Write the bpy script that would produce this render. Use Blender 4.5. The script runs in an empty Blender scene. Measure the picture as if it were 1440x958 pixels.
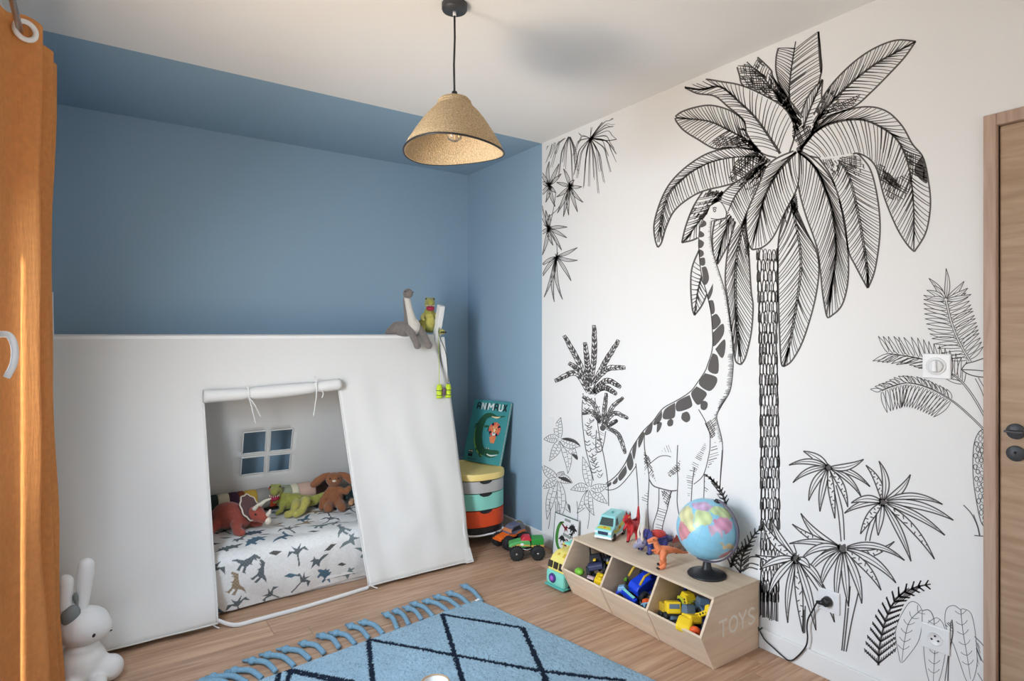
import bpy, bmesh, math, random
import numpy as np
from mathutils import Vector, Matrix, Euler, noise

# ---------------------------------------------------------------- camera, world, lights, exposure
scene = bpy.context.scene
COL = scene.collection
F, CX, HY = 847.0, 720.0, 471.0            # focal length (px of a 1440x958 frame), centre column, horizon row
YAW = math.radians(34.6)
FW = (math.sin(YAW), math.cos(YAW))
RT = (math.cos(YAW), -math.sin(YAW))
EYE = 1.305
XW, YB, CEILZ, XL = 2.29, 3.90, 2.50, -0.28   # right wall, back wall, ceiling, left wall
YSEAM = 2.99                               # blue paint meets the wallpaper

cd = bpy.data.cameras.new('camera')
cam = bpy.data.objects.new('camera', cd)
COL.objects.link(cam)
cam.location = (0, 0, EYE)
cam.rotation_euler = (math.radians(90), 0, -YAW)
cd.sensor_width = 36.0
cd.lens = F / 1440 * 36.0
cd.shift_y = -8.0 / 1440
cd.clip_start = 0.01
scene.camera = cam

world = bpy.data.worlds.new('sky')
scene.world = world
world.use_nodes = True
wn = world.node_tree
bg = wn.nodes['Background']
# bright hazy sky over sunlit warm ground (light stone and dry grass outside the windows)
SKY_K, GND_K = 3.6, 0.8
wtc = wn.nodes.new('ShaderNodeTexCoord'); wsp = wn.nodes.new('ShaderNodeSeparateXYZ')
wn.links.new(wtc.outputs['Generated'], wsp.inputs[0])
wmr = wn.nodes.new('ShaderNodeMapRange'); wmr.inputs['From Min'].default_value = -0.05; wmr.inputs['From Max'].default_value = 0.05
wn.links.new(wsp.outputs['Z'], wmr.inputs['Value'])
wmx = wn.nodes.new('ShaderNodeMix'); wmx.data_type = 'RGBA'
wn.links.new(wmr.outputs[0], wmx.inputs[0])
wmx.inputs[6].default_value = (GND_K * 1.0, GND_K * 0.80, GND_K * 0.60, 1)
wmx.inputs[7].default_value = (SKY_K * 0.70, SKY_K * 0.86, SKY_K * 1.06, 1)
wn.links.new(wmx.outputs[2], bg.inputs[0])
bg.inputs[1].default_value = 1.0

def area_light(name, loc, direction, sx, sy, power, color):
    l = bpy.data.lights.new(name, 'AREA'); l.shape = 'RECTANGLE'; l.size = sx; l.size_y = sy; l.energy = power; l.color = color
    o = bpy.data.objects.new(name, l); COL.objects.link(o)
    o.location = loc; o.rotation_euler = Vector(direction).to_track_quat('-Z', 'Y').to_euler()
    return o
def portal(name, loc, direction, sx, sy):
    """marks a window opening for the renderer's sampling of the sky; gives off no light of its own"""
    l = bpy.data.lights.new(name, 'AREA'); l.shape = 'RECTANGLE'; l.size = sx; l.size_y = sy; l.cycles.is_portal = True
    o = bpy.data.objects.new(name, l); COL.objects.link(o)
    o.location = loc; o.rotation_euler = Vector(direction).to_track_quat('-Z', 'Y').to_euler()
    return o
portal('side_window_portal', (-0.335, 1.50, 1.09), (1, 0, 0), 1.2, 2.06)
# warm light thrown up by the patch of sunlit terrace just outside the French window
area_light('terrace_bounce', (-2.2, 1.5, 0.02), (0.25, 0, 1), 2.0, 1.8, 50, (1.0, 0.84, 0.66))
# daylight in the open half of the French window, next to the curtain: cool from the sky, warm from the sunlit ground
area_light('window_sky', (-0.265, 1.83, 1.52), (1, .35, -.55), .42, .62, 28, (0.70, 0.845, 1.0)).data.spread = 2.3
area_light('window_ground', (-0.265, 1.83, 0.92), (1, .35, .62), .42, .58, 18, (1.0, 0.85, 0.69)).data.spread = 2.3
sl = bpy.data.lights.new('sun', 'SUN'); sl.energy = 12.0; sl.angle = 0.01; sl.color = (1.0, 0.93, 0.80)
so = bpy.data.objects.new('sun', sl); COL.objects.link(so)
so.rotation_euler = Vector((0.115, 1.0, -0.42)).to_track_quat('-Z', 'Y').to_euler()

vs = scene.view_settings
vs.view_transform = 'Standard'
vs.look = 'None'
vs.gamma = 1.0
vs.use_curve_mapping = False
vs.exposure = 0.05

# ---------------------------------------------------------------- rays of the photograph onto real surfaces
def ray(px, py):
    k = (px - CX) / F
    return Vector((FW[0] + k * RT[0], FW[1] + k * RT[1], (HY - py) / F))
CAMP = Vector((0, 0, EYE))
def on_x(px, py, x): d = ray(px, py); return CAMP + d * (x / d.x)
def on_y(px, py, y): d = ray(px, py); return CAMP + d * (y / d.y)
def on_z(px, py, z): d = ray(px, py); return CAMP + d * ((z - EYE) / d.z)
def on_plane(px, py, p, n):
    d = ray(px, py); n = Vector(n)
    return CAMP + d * (n.dot(Vector(p) - CAMP) / n.dot(d))

# ---------------------------------------------------------------- materials
def srgb(r, g, b):
    f = lambda c: (c / 255 / 12.92) if c / 255 <= 0.04045 else ((c / 255 + 0.055) / 1.055) ** 2.4
    return (f(r), f(g), f(b), 1.0)

MATS = {}
def mat(name, col, rough=0.6, var=0.0, scale=20.0, bump=0.0, bscale=200.0, metal=0.0, spec=0.4, trans=0.0, sheen=0.0, attr=None, stretch=None):
    """a principled material; var = colour grain, bump = fine relief, trans = share of light let through"""
    if name in MATS: return MATS[name]
    m = bpy.data.materials.new(name); m.use_nodes = True
    nt = m.node_tree; b = nt.nodes['Principled BSDF']
    b.inputs['Roughness'].default_value = rough
    b.inputs['Metallic'].default_value = metal
    b.inputs['Specular IOR Level'].default_value = spec
    b.inputs['Sheen Weight'].default_value = sheen
    b.inputs['Base Color'].default_value = col
    tc = nt.nodes.new('ShaderNodeTexCoord')
    src = None
    if attr:
        a = nt.nodes.new('ShaderNodeAttribute'); a.attribute_name = attr; src = a.outputs['Color']
    if var > 0:
        n = nt.nodes.new('ShaderNodeTexNoise'); n.inputs['Scale'].default_value = scale; n.inputs['Detail'].default_value = 4
        nt.links.new(tc.outputs['Object'], n.inputs['Vector'])
        mr = nt.nodes.new('ShaderNodeMapRange'); mr.inputs['From Min'].default_value = 0.3; mr.inputs['From Max'].default_value = 0.7
        mr.inputs['To Min'].default_value = 1 - var; mr.inputs['To Max'].default_value = 1 + var
        nt.links.new(n.outputs['Fac'], mr.inputs['Value'])
        mx = nt.nodes.new('ShaderNodeVectorMath'); mx.operation = 'SCALE'
        if src: nt.links.new(src, mx.inputs[0])
        else: mx.inputs[0].default_value = col[:3]
        nt.links.new(mr.outputs[0], mx.inputs['Scale'])
        src = mx.outputs[0]
    if src: nt.links.new(src, b.inputs['Base Color'])
    nrm = None
    if bump > 0:
        n2 = nt.nodes.new('ShaderNodeTexNoise'); n2.inputs['Scale'].default_value = bscale; n2.inputs['Detail'].default_value = 3
        if stretch:
            mp = nt.nodes.new('ShaderNodeMapping'); mp.inputs['Scale'].default_value = stretch
            nt.links.new(tc.outputs['Object'], mp.inputs['Vector']); nt.links.new(mp.outputs[0], n2.inputs['Vector'])
        else: nt.links.new(tc.outputs['Object'], n2.inputs['Vector'])
        bp = nt.nodes.new('ShaderNodeBump'); bp.inputs['Strength'].default_value = bump; bp.inputs['Distance'].default_value = 0.004
        nt.links.new(n2.outputs['Fac'], bp.inputs['Height'])
        nt.links.new(bp.outputs[0], b.inputs['Normal']); nrm = bp.outputs[0]
    if trans > 0:
        t = nt.nodes.new('ShaderNodeBsdfTranslucent'); t.inputs['Color'].default_value = col
        if src: nt.links.new(src, t.inputs['Color'])
        ms = nt.nodes.new('ShaderNodeMixShader'); ms.inputs[0].default_value = trans
        nt.links.new(b.outputs[0], ms.inputs[1]); nt.links.new(t.outputs[0], ms.inputs[2])
        nt.links.new(ms.outputs[0], nt.nodes['Material Output'].inputs['Surface'])
    MATS[name] = m
    return m

def wood(name, c1, c2, axis=0, stretch=14.0, rough=0.5, scale=3.0, rnd=True, bump=0.05):
    """long streaked grain along one axis (0 x, 1 y, 2 z), each object shifted by its own random number"""
    if name in MATS: return MATS[name]
    m = bpy.data.materials.new(name); m.use_nodes = True
    nt = m.node_tree; b = nt.nodes['Principled BSDF']; b.inputs['Roughness'].default_value = rough
    b.inputs['Specular IOR Level'].default_value = 0.35
    tc = nt.nodes.new('ShaderNodeTexCoord'); oi = nt.nodes.new('ShaderNodeObjectInfo')
    mp = nt.nodes.new('ShaderNodeMapping')
    s = [stretch] * 3; s[axis] = 1.0
    mp.inputs['Scale'].default_value = s
    nt.links.new(tc.outputs['Object'], mp.inputs['Vector'])
    if rnd:
        cb = nt.nodes.new('ShaderNodeVectorMath'); cb.operation = 'SCALE'; cb.inputs[0].default_value = (37, 53, 71)
        nt.links.new(oi.outputs['Random'], cb.inputs['Scale'])
        nt.links.new(cb.outputs[0], mp.inputs['Location'])
    n = nt.nodes.new('ShaderNodeTexNoise'); n.inputs['Scale'].default_value = scale; n.inputs['Detail'].default_value = 6; n.inputs['Distortion'].default_value = 0.6
    nt.links.new(mp.outputs[0], n.inputs['Vector'])
    r = nt.nodes.new('ShaderNodeValToRGB')
    r.color_ramp.elements[0].position = 0.32; r.color_ramp.elements[0].color = c1
    r.color_ramp.elements[1].position = 0.68; r.color_ramp.elements[1].color = c2
    nt.links.new(n.outputs['Fac'], r.inputs['Fac'])
    out = r.outputs['Color']
    if rnd:
        mr = nt.nodes.new('ShaderNodeMapRange'); mr.inputs['To Min'].default_value = 0.86; mr.inputs['To Max'].default_value = 1.1
        nt.links.new(oi.outputs['Random'], mr.inputs['Value'])
        sc = nt.nodes.new('ShaderNodeVectorMath'); sc.operation = 'SCALE'
        nt.links.new(out, sc.inputs[0]); nt.links.new(mr.outputs[0], sc.inputs['Scale']); out = sc.outputs[0]
    nt.links.new(out, b.inputs['Base Color'])
    bp = nt.nodes.new('ShaderNodeBump'); bp.inputs['Strength'].default_value = bump; bp.inputs['Distance'].default_value = 0.002
    nt.links.new(n.outputs['Fac'], bp.inputs['Height']); nt.links.new(bp.outputs[0], b.inputs['Normal'])
    MATS[name] = m
    return m

# ---------------------------------------------------------------- mesh helpers
def frame_of(d):
    d = Vector(d).normalized()
    a = Vector((0, 0, 1)) if abs(d.z) < 0.9 else Vector((1, 0, 0))
    u = d.cross(a).normalized(); v = d.cross(u).normalized()
    return u, v

class MB:
    """collects shapes; build() links them as ONE mesh object"""
    def __init__(s): s.v = []; s.f = []; s.m = []; s.mi = 0; s.sm = []
    def slot(s, i): s.mi = i; return s
    def add(s, vs, fs, smooth=False):
        o = len(s.v); s.v += [tuple(p) for p in vs]
        for f in fs: s.f.append(tuple(o + i for i in f)); s.m.append(s.mi); s.sm.append(smooth)
        return s
    def box(s, lo, hi, bev=0.0, M=None):
        bm = bmesh.new(); bmesh.ops.create_cube(bm, size=1)
        c = [(a + b) / 2 for a, b in zip(lo, hi)]; d = [abs(b - a) for a, b in zip(lo, hi)]
        for v in bm.verts: v.co = Vector((c[0] + v.co.x * d[0], c[1] + v.co.y * d[1], c[2] + v.co.z * d[2]))
        if bev > 0: bmesh.ops.bevel(bm, geom=bm.edges[:], offset=min(bev, min(d) * 0.45), segments=2, profile=0.5, affect='EDGES')
        s.bm(bm, M); return s
    def bm(s, bm, M=None, smooth=False):
        if M: bmesh.ops.transform(bm, matrix=M, verts=bm.verts[:])
        bm.verts.index_update()
        s.add([v.co for v in bm.verts], [[v.index for v in f.verts] for f in bm.faces], smooth); bm.free(); return s
    def obox(s, c, size, rot=(0, 0, 0), bev=0.0):
        M = Matrix.Translation(c) @ Euler(rot).to_matrix().to_4x4()
        return s.box([-x / 2 for x in size], [x / 2 for x in size], bev, M)
    def lathe(s, prof, n=32, c=(0, 0, 0), M=None, cap=True, sq=1.0):
        vs = []; fs = []
        for (r, z) in prof:
            for i in range(n):
                a = 2 * math.pi * i / n
                p = Vector((r * math.cos(a), r * sq * math.sin(a), z))
                vs.append((M @ p if M else p) + Vector(c))
        for j in range(len(prof) - 1):
            for i in range(n):
                k = (i + 1) % n
                fs.append((j * n + i, j * n + k, (j + 1) * n + k, (j + 1) * n + i))
        if cap:
            fs.append(tuple(reversed(range(n)))); q = (len(prof) - 1) * n; fs.append(tuple(q + i for i in range(n)))
        return s.add(vs, fs, True)
    def tube(s, pts, r, n=10, cap=True, flat=1.0):
        pts = [Vector(p) for p in pts]; rs = r if hasattr(r, '__len__') else [r] * len(pts)
        vs = []; fs = []; pu = None
        for i, p in enumerate(pts):
            d = (pts[min(i + 1, len(pts) - 1)] - pts[max(i - 1, 0)])
            if pu is None: u, v = frame_of(d)
            else:
                d = d.normalized(); u = (pu - d * pu.dot(d)).normalized(); v = d.cross(u)
            pu = u
            for k in range(n):
                a = 2 * math.pi * k / n
                vs.append(p + u * (rs[i] * math.cos(a)) + v * (rs[i] * flat * math.sin(a)))
        for j in range(len(pts) - 1):
            for k in range(n):
                q = (k + 1) % n
                fs.append((j * n + k, j * n + q, (j + 1) * n + q, (j + 1) * n + k))
        if cap: fs.append(tuple(reversed(range(n)))); q = (len(pts) - 1) * n; fs.append(tuple(q + i for i in range(n)))
        return s.add(vs, fs, True)
    def cyl(s, p0, p1, r, n=24, r1=None, bev=0.0):
        p0 = Vector(p0); p1 = Vector(p1); d = p1 - p0; L = d.length; r1 = r if r1 is None else r1
        M = d.to_track_quat('Z', 'Y').to_matrix().to_4x4()
        b = min(bev, r * 0.5, L * 0.4)
        prof = [(r, 0), (r1, L)] if b <= 0 else [(r - b, 0), (r, b), (r1, L - b), (r1 - b, L)]
        return s.lathe(prof, n, p0, M)
    def ball(s, c, r, n=20, M=None):
        r = r if hasattr(r, '__len__') else (r, r, r)
        bm = bmesh.new(); bmesh.ops.create_uvsphere(bm, u_segments=n, v_segments=max(6, n // 2), radius=1)
        X = Matrix.Translation(c) @ (M or Matrix()) @ Matrix.Diagonal((r[0], r[1], r[2], 1))
        return s.bm(bm, X, True)
    def torus(s, c, R, r, axis=(0, 0, 1), n=32, m=10, sq=1.0):
        M = Vector(axis).to_track_quat('Z', 'Y').to_matrix(); vs = []; fs = []
        for i in range(n):
            a = 2 * math.pi * i / n
            for j in range(m):
                b = 2 * math.pi * j / m; q = R + r * math.cos(b)
                vs.append(M @ Vector((q * math.cos(a), q * sq * math.sin(a), r * math.sin(b))) + Vector(c))
        for i in range(n):
            for j in range(m):
                fs.append((i * m + j, ((i + 1) % n) * m + j, ((i + 1) % n) * m + (j + 1) % m, i * m + (j + 1) % m))
        return s.add(vs, fs, True)
    def prism(s, poly, p0, ux, uy, uz, t):
        """polygon in the plane (ux, uy) at p0, thickened by t along uz"""
        p0 = Vector(p0); ux = Vector(ux); uy = Vector(uy); uz = Vector(uz); n = len(poly)
        a = [p0 + ux * x + uy * y for x, y in poly]; b = [p + uz * t for p in a]
        fs = [tuple(range(n)), tuple(reversed(range(n, 2 * n)))] + [((i + 1) % n, i, n + i, n + (i + 1) % n) for i in range(n)]
        return s.add(a + b, fs)
    def flat(s, poly, p0, ux, uy):
        p0 = Vector(p0); ux = Vector(ux); uy = Vector(uy)
        return s.add([p0 + ux * x + uy * y for x, y in poly], [tuple(range(len(poly)))])
    def build(s, name, mats, parent=None, smooth=None, fix=True):
        me = bpy.data.meshes.new(name); me.from_pydata(s.v, [], s.f)
        for m in (mats if isinstance(mats, (list, tuple)) else [mats]): me.materials.append(m)
        me.polygons.foreach_set('material_index', s.m)
        me.polygons.foreach_set('use_smooth', s.sm if smooth is None else [smooth] * len(s.f))
        if fix:
            bm = bmesh.new(); bm.from_mesh(me); bmesh.ops.recalc_face_normals(bm, faces=bm.faces[:]); bm.to_mesh(me); bm.free()
        me.update()
        return link(name, me, parent)

def link(name, me, parent=None):
    o = bpy.data.objects.new(name, me); COL.objects.link(o)
    if parent: o.parent = parent
    return o

def thing(name, label, cat, loc=(0, 0, 0), rotz=0.0, group=None, rot=None):
    o = bpy.data.objects.new(name, None); COL.objects.link(o)
    o.empty_display_size = 0.05
    o.location = loc; o.rotation_euler = rot if rot else (0, 0, rotz)
    return tag(o, label, cat, group)
def tag(o, label, cat, group=None):
    o['label'] = label; o['category'] = cat
    if group: o['group'] = group
    return o
def lab(o, label): o['label'] = label; return o
def struct(o): o['kind'] = 'structure'; return o

def organic(name, blobs, m, parent=None, vox=0.005, it=6):
    """balls ('b', centre, radii[, rot]) and tapered limbs ('l', points, radii) fused into one continuous skin"""
    b = MB()
    for q in blobs:
        if q[0] == 'b':
            M = Euler(q[3]).to_matrix().to_4x4() if len(q) > 3 else None
            b.ball(q[1], q[2], 20, M)
        else:
            pts = [Vector(p) for p in q[1]]; rs = q[2] if hasattr(q[2], '__len__') else [q[2]] * len(pts)
            for i in range(len(pts) - 1):
                n = max(2, int((pts[i + 1] - pts[i]).length / (min(rs[i], rs[i + 1]) * 0.5 + 1e-4)))
                n = min(n, 14)
                for k in range(n + 1):
                    t = k / n
                    b.ball(pts[i].lerp(pts[i + 1], t), rs[i] * (1 - t) + rs[i + 1] * t, 12)
    o = b.build(name, m, parent, True)
    r = o.modifiers.new('r', 'REMESH'); r.mode = 'VOXEL'; r.voxel_size = vox; r.use_smooth_shade = True
    s = o.modifiers.new('s', 'SMOOTH'); s.iterations = it; s.factor = 0.5
    dg = bpy.context.evaluated_depsgraph_get(); dg.update()
    me = bpy.data.meshes.new_from_object(o.evaluated_get(dg), depsgraph=dg)
    o.modifiers.clear(); old = o.data; o.data = me; bpy.data.meshes.remove(old); me.name = name
    if len(me.materials) == 0: me.materials.append(m)
    return o

def smooth_path(pts, n=6):
    """Catmull-Rom through the points"""
    P = [Vector(p) for p in pts]; out = []
    for i in range(len(P) - 1):
        a = P[max(i - 1, 0)]; b = P[i]; c = P[i + 1]; d = P[min(i + 2, len(P) - 1)]
        for k in range(n):
            t = k / n
            out.append(0.5 * ((2 * b) + (c - a) * t + (2 * a - 5 * b + 4 * c - d) * t * t + (3 * b - a - 3 * c + d) * t ** 3))
    out.append(P[-1]); return out

def copy_tree(o, parent=None, depth=0):
    c = o.copy(); COL.objects.link(c); c.parent = parent
    for ch in list(o.children): copy_tree(ch, c)
    return c

def inside(poly, X, Y):
    """vectorised point-in-polygon"""
    poly = np.asarray(poly, float); r = np.zeros(X.shape, bool); n = len(poly); j = n - 1
    for i in range(n):
        xi, yi = poly[i]; xj, yj = poly[j]
        if yi != yj:
            c = ((yi > Y) != (yj > Y)) & (X < (xj - xi) * (Y - yi) / (yj - yi) + xi)
            r ^= c
        j = i
    return r

W_PAINT = mat('white_paint', (0.78, 0.775, 0.76, 1), 0.75, bump=0.02, bscale=400)
CEIL = mat('ceiling_paint', (0.80, 0.79, 0.77, 1), 0.85, bump=0.02, bscale=400)
BLUE = mat('blue_paint', srgb(146, 173, 193), 0.7, bump=0.02, bscale=400)
PAPER = mat('wallpaper', (0.80, 0.79, 0.775, 1), 0.7, bump=0.01, bscale=500)
INK = mat('printed_ink', (0.105, 0.096, 0.092, 1), 0.75)
INK2 = mat('printed_ink_pale', (0.16, 0.16, 0.165, 1), 0.75)
OAK = wood('oak_veneer', srgb(166, 136, 108), srgb(190, 162, 134), 1, 9, 0.5, 5)
CASING = wood('oak_casing', srgb(170, 142, 124), srgb(188, 162, 144), 2, 14, 0.5, 4)
FLOORW = wood('floor_oak', srgb(160, 122, 96), srgb(196, 161, 133), 0, 16, 0.40, 3.4)
BLACK = mat('black_plastic', (0.018, 0.018, 0.02, 1), 0.4)
DARKGREY = mat('dark_metal', (0.06, 0.063, 0.07, 1), 0.45, metal=0.3)
WPLAST = mat('white_plastic', (0.80, 0.80, 0.80, 1), 0.35)
STEEL = mat('brushed_steel', (0.55, 0.54, 0.52, 1), 0.35, metal=1.0)
# ---------------------------------------------------------------- the room
YF = -1.1                                   # wall behind the camera
b = MB().box((XL - 0.3, YF - 0.1, -0.12), (XW + 0.1, YB + 0.1, -0.014))
SUBF = mat('dark_joint', (0.05, 0.035, 0.025, 1), 0.8)
floor = struct(b.build('floor', SUBF))
rng = random.Random(4)
PW = 0.192
def plank_mesh(L):
    q = MB()
    q.box((0, 0.0006, -0.014), (L - 0.0012, PW - 0.0006, 0.0), 0.0012)
    return q
row = 0; y = YF
while y < YB:
    x = XL - rng.random() * 1.2
    w = min(PW, YB - y)
    while x < XW:
        L = 1.29
        x0, x1 = max(x, XL), min(x + L, XW)
        if x1 - x0 > 0.03:
            q = MB().box((0, 0.0006, -0.014), (x1 - x0 - 0.0012, w - 0.0006, 0.0), 0.0012)
            o = q.build('plank', FLOORW, floor); o.location = (x0, y, 0)
        x += L
    y += PW

# ceiling: white, with the painted blue band over the bed
b = MB()
b.slot(0).box((XL - 0.05, YF - 0.1, CEILZ), (XW + 0.1, YSEAM, CEILZ + 0.1))
b.slot(1).box((XL - 0.05, YSEAM, CEILZ), (XW + 0.1, YB + 0.1, CEILZ + 0.1))
struct(b.build('ceiling', [CEIL, BLUE]))
struct(MB().box((XL - 0.05, YB, 0), (XW + 0.1, YB + 0.1, CEILZ)).build('wall_back', BLUE))
RX0, RX1, RZ0, RZ1 = 0.60, 2.20, 0.75, 2.32          # added opening, unseen behind the camera, to brighten the back wall
struct(MB().box((XL - 0.05, YF - 0.1, 0), (RX0, YF, CEILZ)).box((RX1, YF - 0.1, 0), (XW + 0.1, YF, CEILZ)).box((RX0, YF - 0.1, 0), (RX1, YF, RZ0)).box((RX0, YF - 0.1, RZ1), (RX1, YF, CEILZ)).build('wall_front', W_PAINT))
# door opening in the right wall: y D0..D1
D1, D0, DZ = 0.684, -0.10, 1.955
b = MB()
b.slot(1).box((XW, YSEAM, 0), (XW + 0.1, YB, CEILZ))
b.slot(0).box((XW, D1, 0), (XW + 0.1, YSEAM, CEILZ))
b.box((XW, D0, DZ), (XW + 0.1, D1, CEILZ)); b.box((XW, YF, 0), (XW + 0.1, D0, CEILZ))
wall_right = struct(b.build('wall_right', [PAPER, BLUE]))
# left wall with a French window opening
WY0, WY1, WZ0, WZ1 = 0.90, 2.10, 0.06, 2.12
b = MB()
b.slot(0).box((XL - 0.05, YF, 0), (XL, WY0, CEILZ)); b.box((XL - 0.05, WY1, 0), (XL, YSEAM, CEILZ))
b.box((XL - 0.05, WY0, WZ1), (XL, WY1, CEILZ)); b.box((XL - 0.05, WY0, 0), (XL, WY1, WZ0))
b.slot(1).box((XL - 0.05, YSEAM, 0), (XL, YB, CEILZ))
struct(b.build('wall_left', [W_PAINT, BLUE]))
# window: fixed frame, one casement ajar towards the room, with its lever handle
win = struct(MB().box((XL - 0.05, WY0, WZ0), (XL + 0.01, WY0 + 0.05, WZ1), 0.004).box((XL - 0.05, WY1 - 0.05, WZ0), (XL + 0.01, WY1, WZ1), 0.004)
    .box((XL - 0.05, WY0 + 0.05, WZ1 - 0.05), (XL + 0.01, WY1 - 0.05, WZ1), 0.004).box((XL - 0.05, WY0 + 0.05, WZ0), (XL + 0.01, WY1 - 0.05, WZ0 + 0.04), 0.004)
    .build('window_1', WPLAST))
hinge = Vector((XL + 0.03, WY1 - 0.05, 0)); free = Vector((-0.185, 1.56, 0))
ang = math.atan2(-(free.x - hinge.x), free.y - hinge.y)   # local +y runs hinge -> free
Lw = (free - hinge).length
Mx = Matrix.Translation(hinge) @ Matrix.Rotation(ang, 4, 'Z')
z0, z1 = WZ0 + 0.045, WZ1 - 0.055
q = MB()
for lo, hi in (((-0.025, 0, z0), (0.025, 0.07, z1)), ((-0.025, Lw - 0.07, z0), (0.025, Lw, z1)),
               ((-0.025, 0.07, z0), (0.025, Lw - 0.07, z0 + 0.08)), ((-0.025, 0.07, z1 - 0.08), (0.025, Lw - 0.07, z1))):
    q.box(lo, hi, 0.004, Mx)
q.build('casement', WPLAST, win)
w2 = struct(MB().box((RX0, YF - 0.08, RZ0), (RX0 + .05, YF - .02, RZ1), .004).box((RX1 - .05, YF - 0.08, RZ0), (RX1, YF - .02, RZ1), .004).box((RX0 + .05, YF - .08, RZ0), (RX1 - .05, YF - .02, RZ0 + .05), .004).box((RX0 + .05, YF - .08, RZ1 - .05), (RX1 - .05, YF - .02, RZ1), .004).build('added_fill_window', WPLAST))  # added window frame, out of view, made up for the fill light
gm = bpy.data.materials.new('window_glass'); gm.use_nodes = True
nt = gm.node_tree; nt.nodes.remove(nt.nodes['Principled BSDF'])
tb = nt.nodes.new('ShaderNodeBsdfTransparent'); gb = nt.nodes.new('ShaderNodeBsdfGlossy'); gb.inputs['Roughness'].default_value = 0.02
ms = nt.nodes.new('ShaderNodeMixShader'); ms.inputs[0].default_value = 0.06
nt.links.new(tb.outputs[0], ms.inputs[1]); nt.links.new(gb.outputs[0], ms.inputs[2]); nt.links.new(ms.outputs[0], nt.nodes['Material Output'].inputs['Surface'])
MB().box((-0.003, 0.07, z0 + 0.08), (0.003, Lw - 0.07, z1 - 0.08), 0, Mx).build('pane', gm, win)
h0 = on_y(-3, 478, 1.60); hh = []
for px, py in ((-6, 472), (4, 470), (13, 472), (19, 482), (21, 497), (19, 512), (14, 523), (9, 531)): hh.append(on_y(px, py, 1.60))
MB().tube(smooth_path(hh, 4), 0.0065, 12).box((hh[0].x - 0.03, 1.585, hh[0].z - 0.05), (hh[0].x, 1.615, hh[0].z + 0.03), 0.004).build('handle', WPLAST, win)

MB().box((RX0 + .05, YF - .053, RZ0 + .05), (RX1 - .05, YF - .047, RZ1 - .05)).build('pane', gm, w2)
# added white diffuser over that opening: turns sun and sky into soft fill
FILL_BLIND = mat('fill_blind_fabric', (0.92, 0.91, 0.90, 1), 0.9, trans=0.42)
b = MB(); b.add([(RX0 - .02, YF + .012, RZ0 - .03), (RX1 + .02, YF + .012, RZ0 - .03), (RX1 + .02, YF + .012, RZ1 + .04), (RX0 - .02, YF + .012, RZ1 + .04)], [(0, 1, 2, 3)]); b.build('fill_blind', FILL_BLIND, w2)
MB().cyl((RX0 - .03, YF + .02, RZ1 + .05), (RX1 + .03, YF + .02, RZ1 + .05), .02, 20).build('fill_blind_roller', WPLAST, w2)
# baseboards
BH = 0.08
def baseboard(name, lo, hi, ax):
    struct(MB().box(lo, hi, 0.003).build(name, W_PAINT))
baseboard('baseboard_right', (XW - 0.014, D1 + 0.03, 0), (XW, YB - 0.014, BH), 1)
baseboard('baseboard_back', (XL, YB - 0.014, 0), (XW, YB, BH), 0)
baseboard('baseboard_left', (XL, WY1 + 0.02, 0), (XL + 0.014, YB - 0.014, BH), 1)

# door in the right wall
DT = 1.988
dr = struct(MB().box((XW + 0.008, D0 + 0.005, 0.006), (XW + 0.048, D1 - 0.008, DZ - 0.006), 0.002).build('door_1', OAK))
MB().box((XW - 0.012, D1 - 0.004, 0), (XW + 0.1, D1 + 0.029, DT), 0.003).build('door_frame', CASING, dr)
MB().box((XW - 0.012, D0 - 0.03, 0), (XW + 0.1, D0 + 0.004, DT), 0.003).build('door_frame', CASING, dr)
MB().box((XW - 0.011, D0 + 0.004, DZ - 0.004), (XW + 0.1, D1 - 0.004, DT), 0.003).build('door_frame', CASING, dr)
SEAL = mat('door_seal', (0.035, 0.018, 0.014, 1), 0.8)
MB().box((XW + 0.012, D1 - 0.008, 0), (XW + 0.03, D1 - 0.003, DZ - 0.004)).build('door_seal', SEAL, dr)
ky, kz, kz2 = 0.6356, 1.012, 0.945
for z, nm in ((kz, 'thumb_turn'), (kz2, 'keyhole_plate')):
    q = MB().cyl((XW + 0.008, ky, z), (XW - 0.002, ky, z), 0.0235, 32, bev=0.002)
    o = q.build(nm, DARKGREY, dr)
    if nm == 'thumb_turn': lab(MB().obox((XW - 0.012, ky, z), (0.022, 0.046, 0.007), (0, 0, 0), 0.002).build('grip', DARKGREY, o), 'flat grip of the thumb turn')
    else: MB().cyl((XW - 0.0035, ky, z + 0.004), (XW - 0.0015, ky, z + 0.004), 0.004, 12).box((XW - 0.0035, ky - 0.0022, z - 0.009), (XW - 0.0015, ky + 0.0022, z + 0.004)).build('keyhole', BLACK, o)

# ---------------------------------------------------------------- switches and sockets on the mural wall
def wall_yz(px, py): p = on_x(px, py, XW); return p.y, p.z
def plate(name, label, cat, px0, py0, px1, py1, w=0.082, t=0.009, m=WPLAST):
    y, z = wall_yz((px0 + px1) / 2, (py0 + py1) / 2)
    o = thing(name, label, cat, (XW, y, z))
    MB().box((-t, -w / 2, -w / 2), (0, w / 2, w / 2), 0.003).build('plate', m, o)
    return o
o = plate('dimmer_switch', 'white square dimmer switch with round knob on the mural wall', 'light switch', 1299, 499, 1337, 531)
M = Matrix.Rotation(-math.pi / 2, 4, 'Y')
MB().lathe([(0.029, 0.008), (0.029, 0.011), (0.026, 0.012)], 32, (0, 0, 0), M).build('dial_ring', WPLAST, o)
MB().lathe([(0.022, 0.010), (0.021, 0.020), (0.018, 0.022)], 32, (0, 0, 0), M).build('knob', WPLAST, o)
MB().box((-0.030, -0.007, -0.018), (-0.019, 0.007, 0.018), 0.003).build('grip', WPLAST, o)
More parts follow.
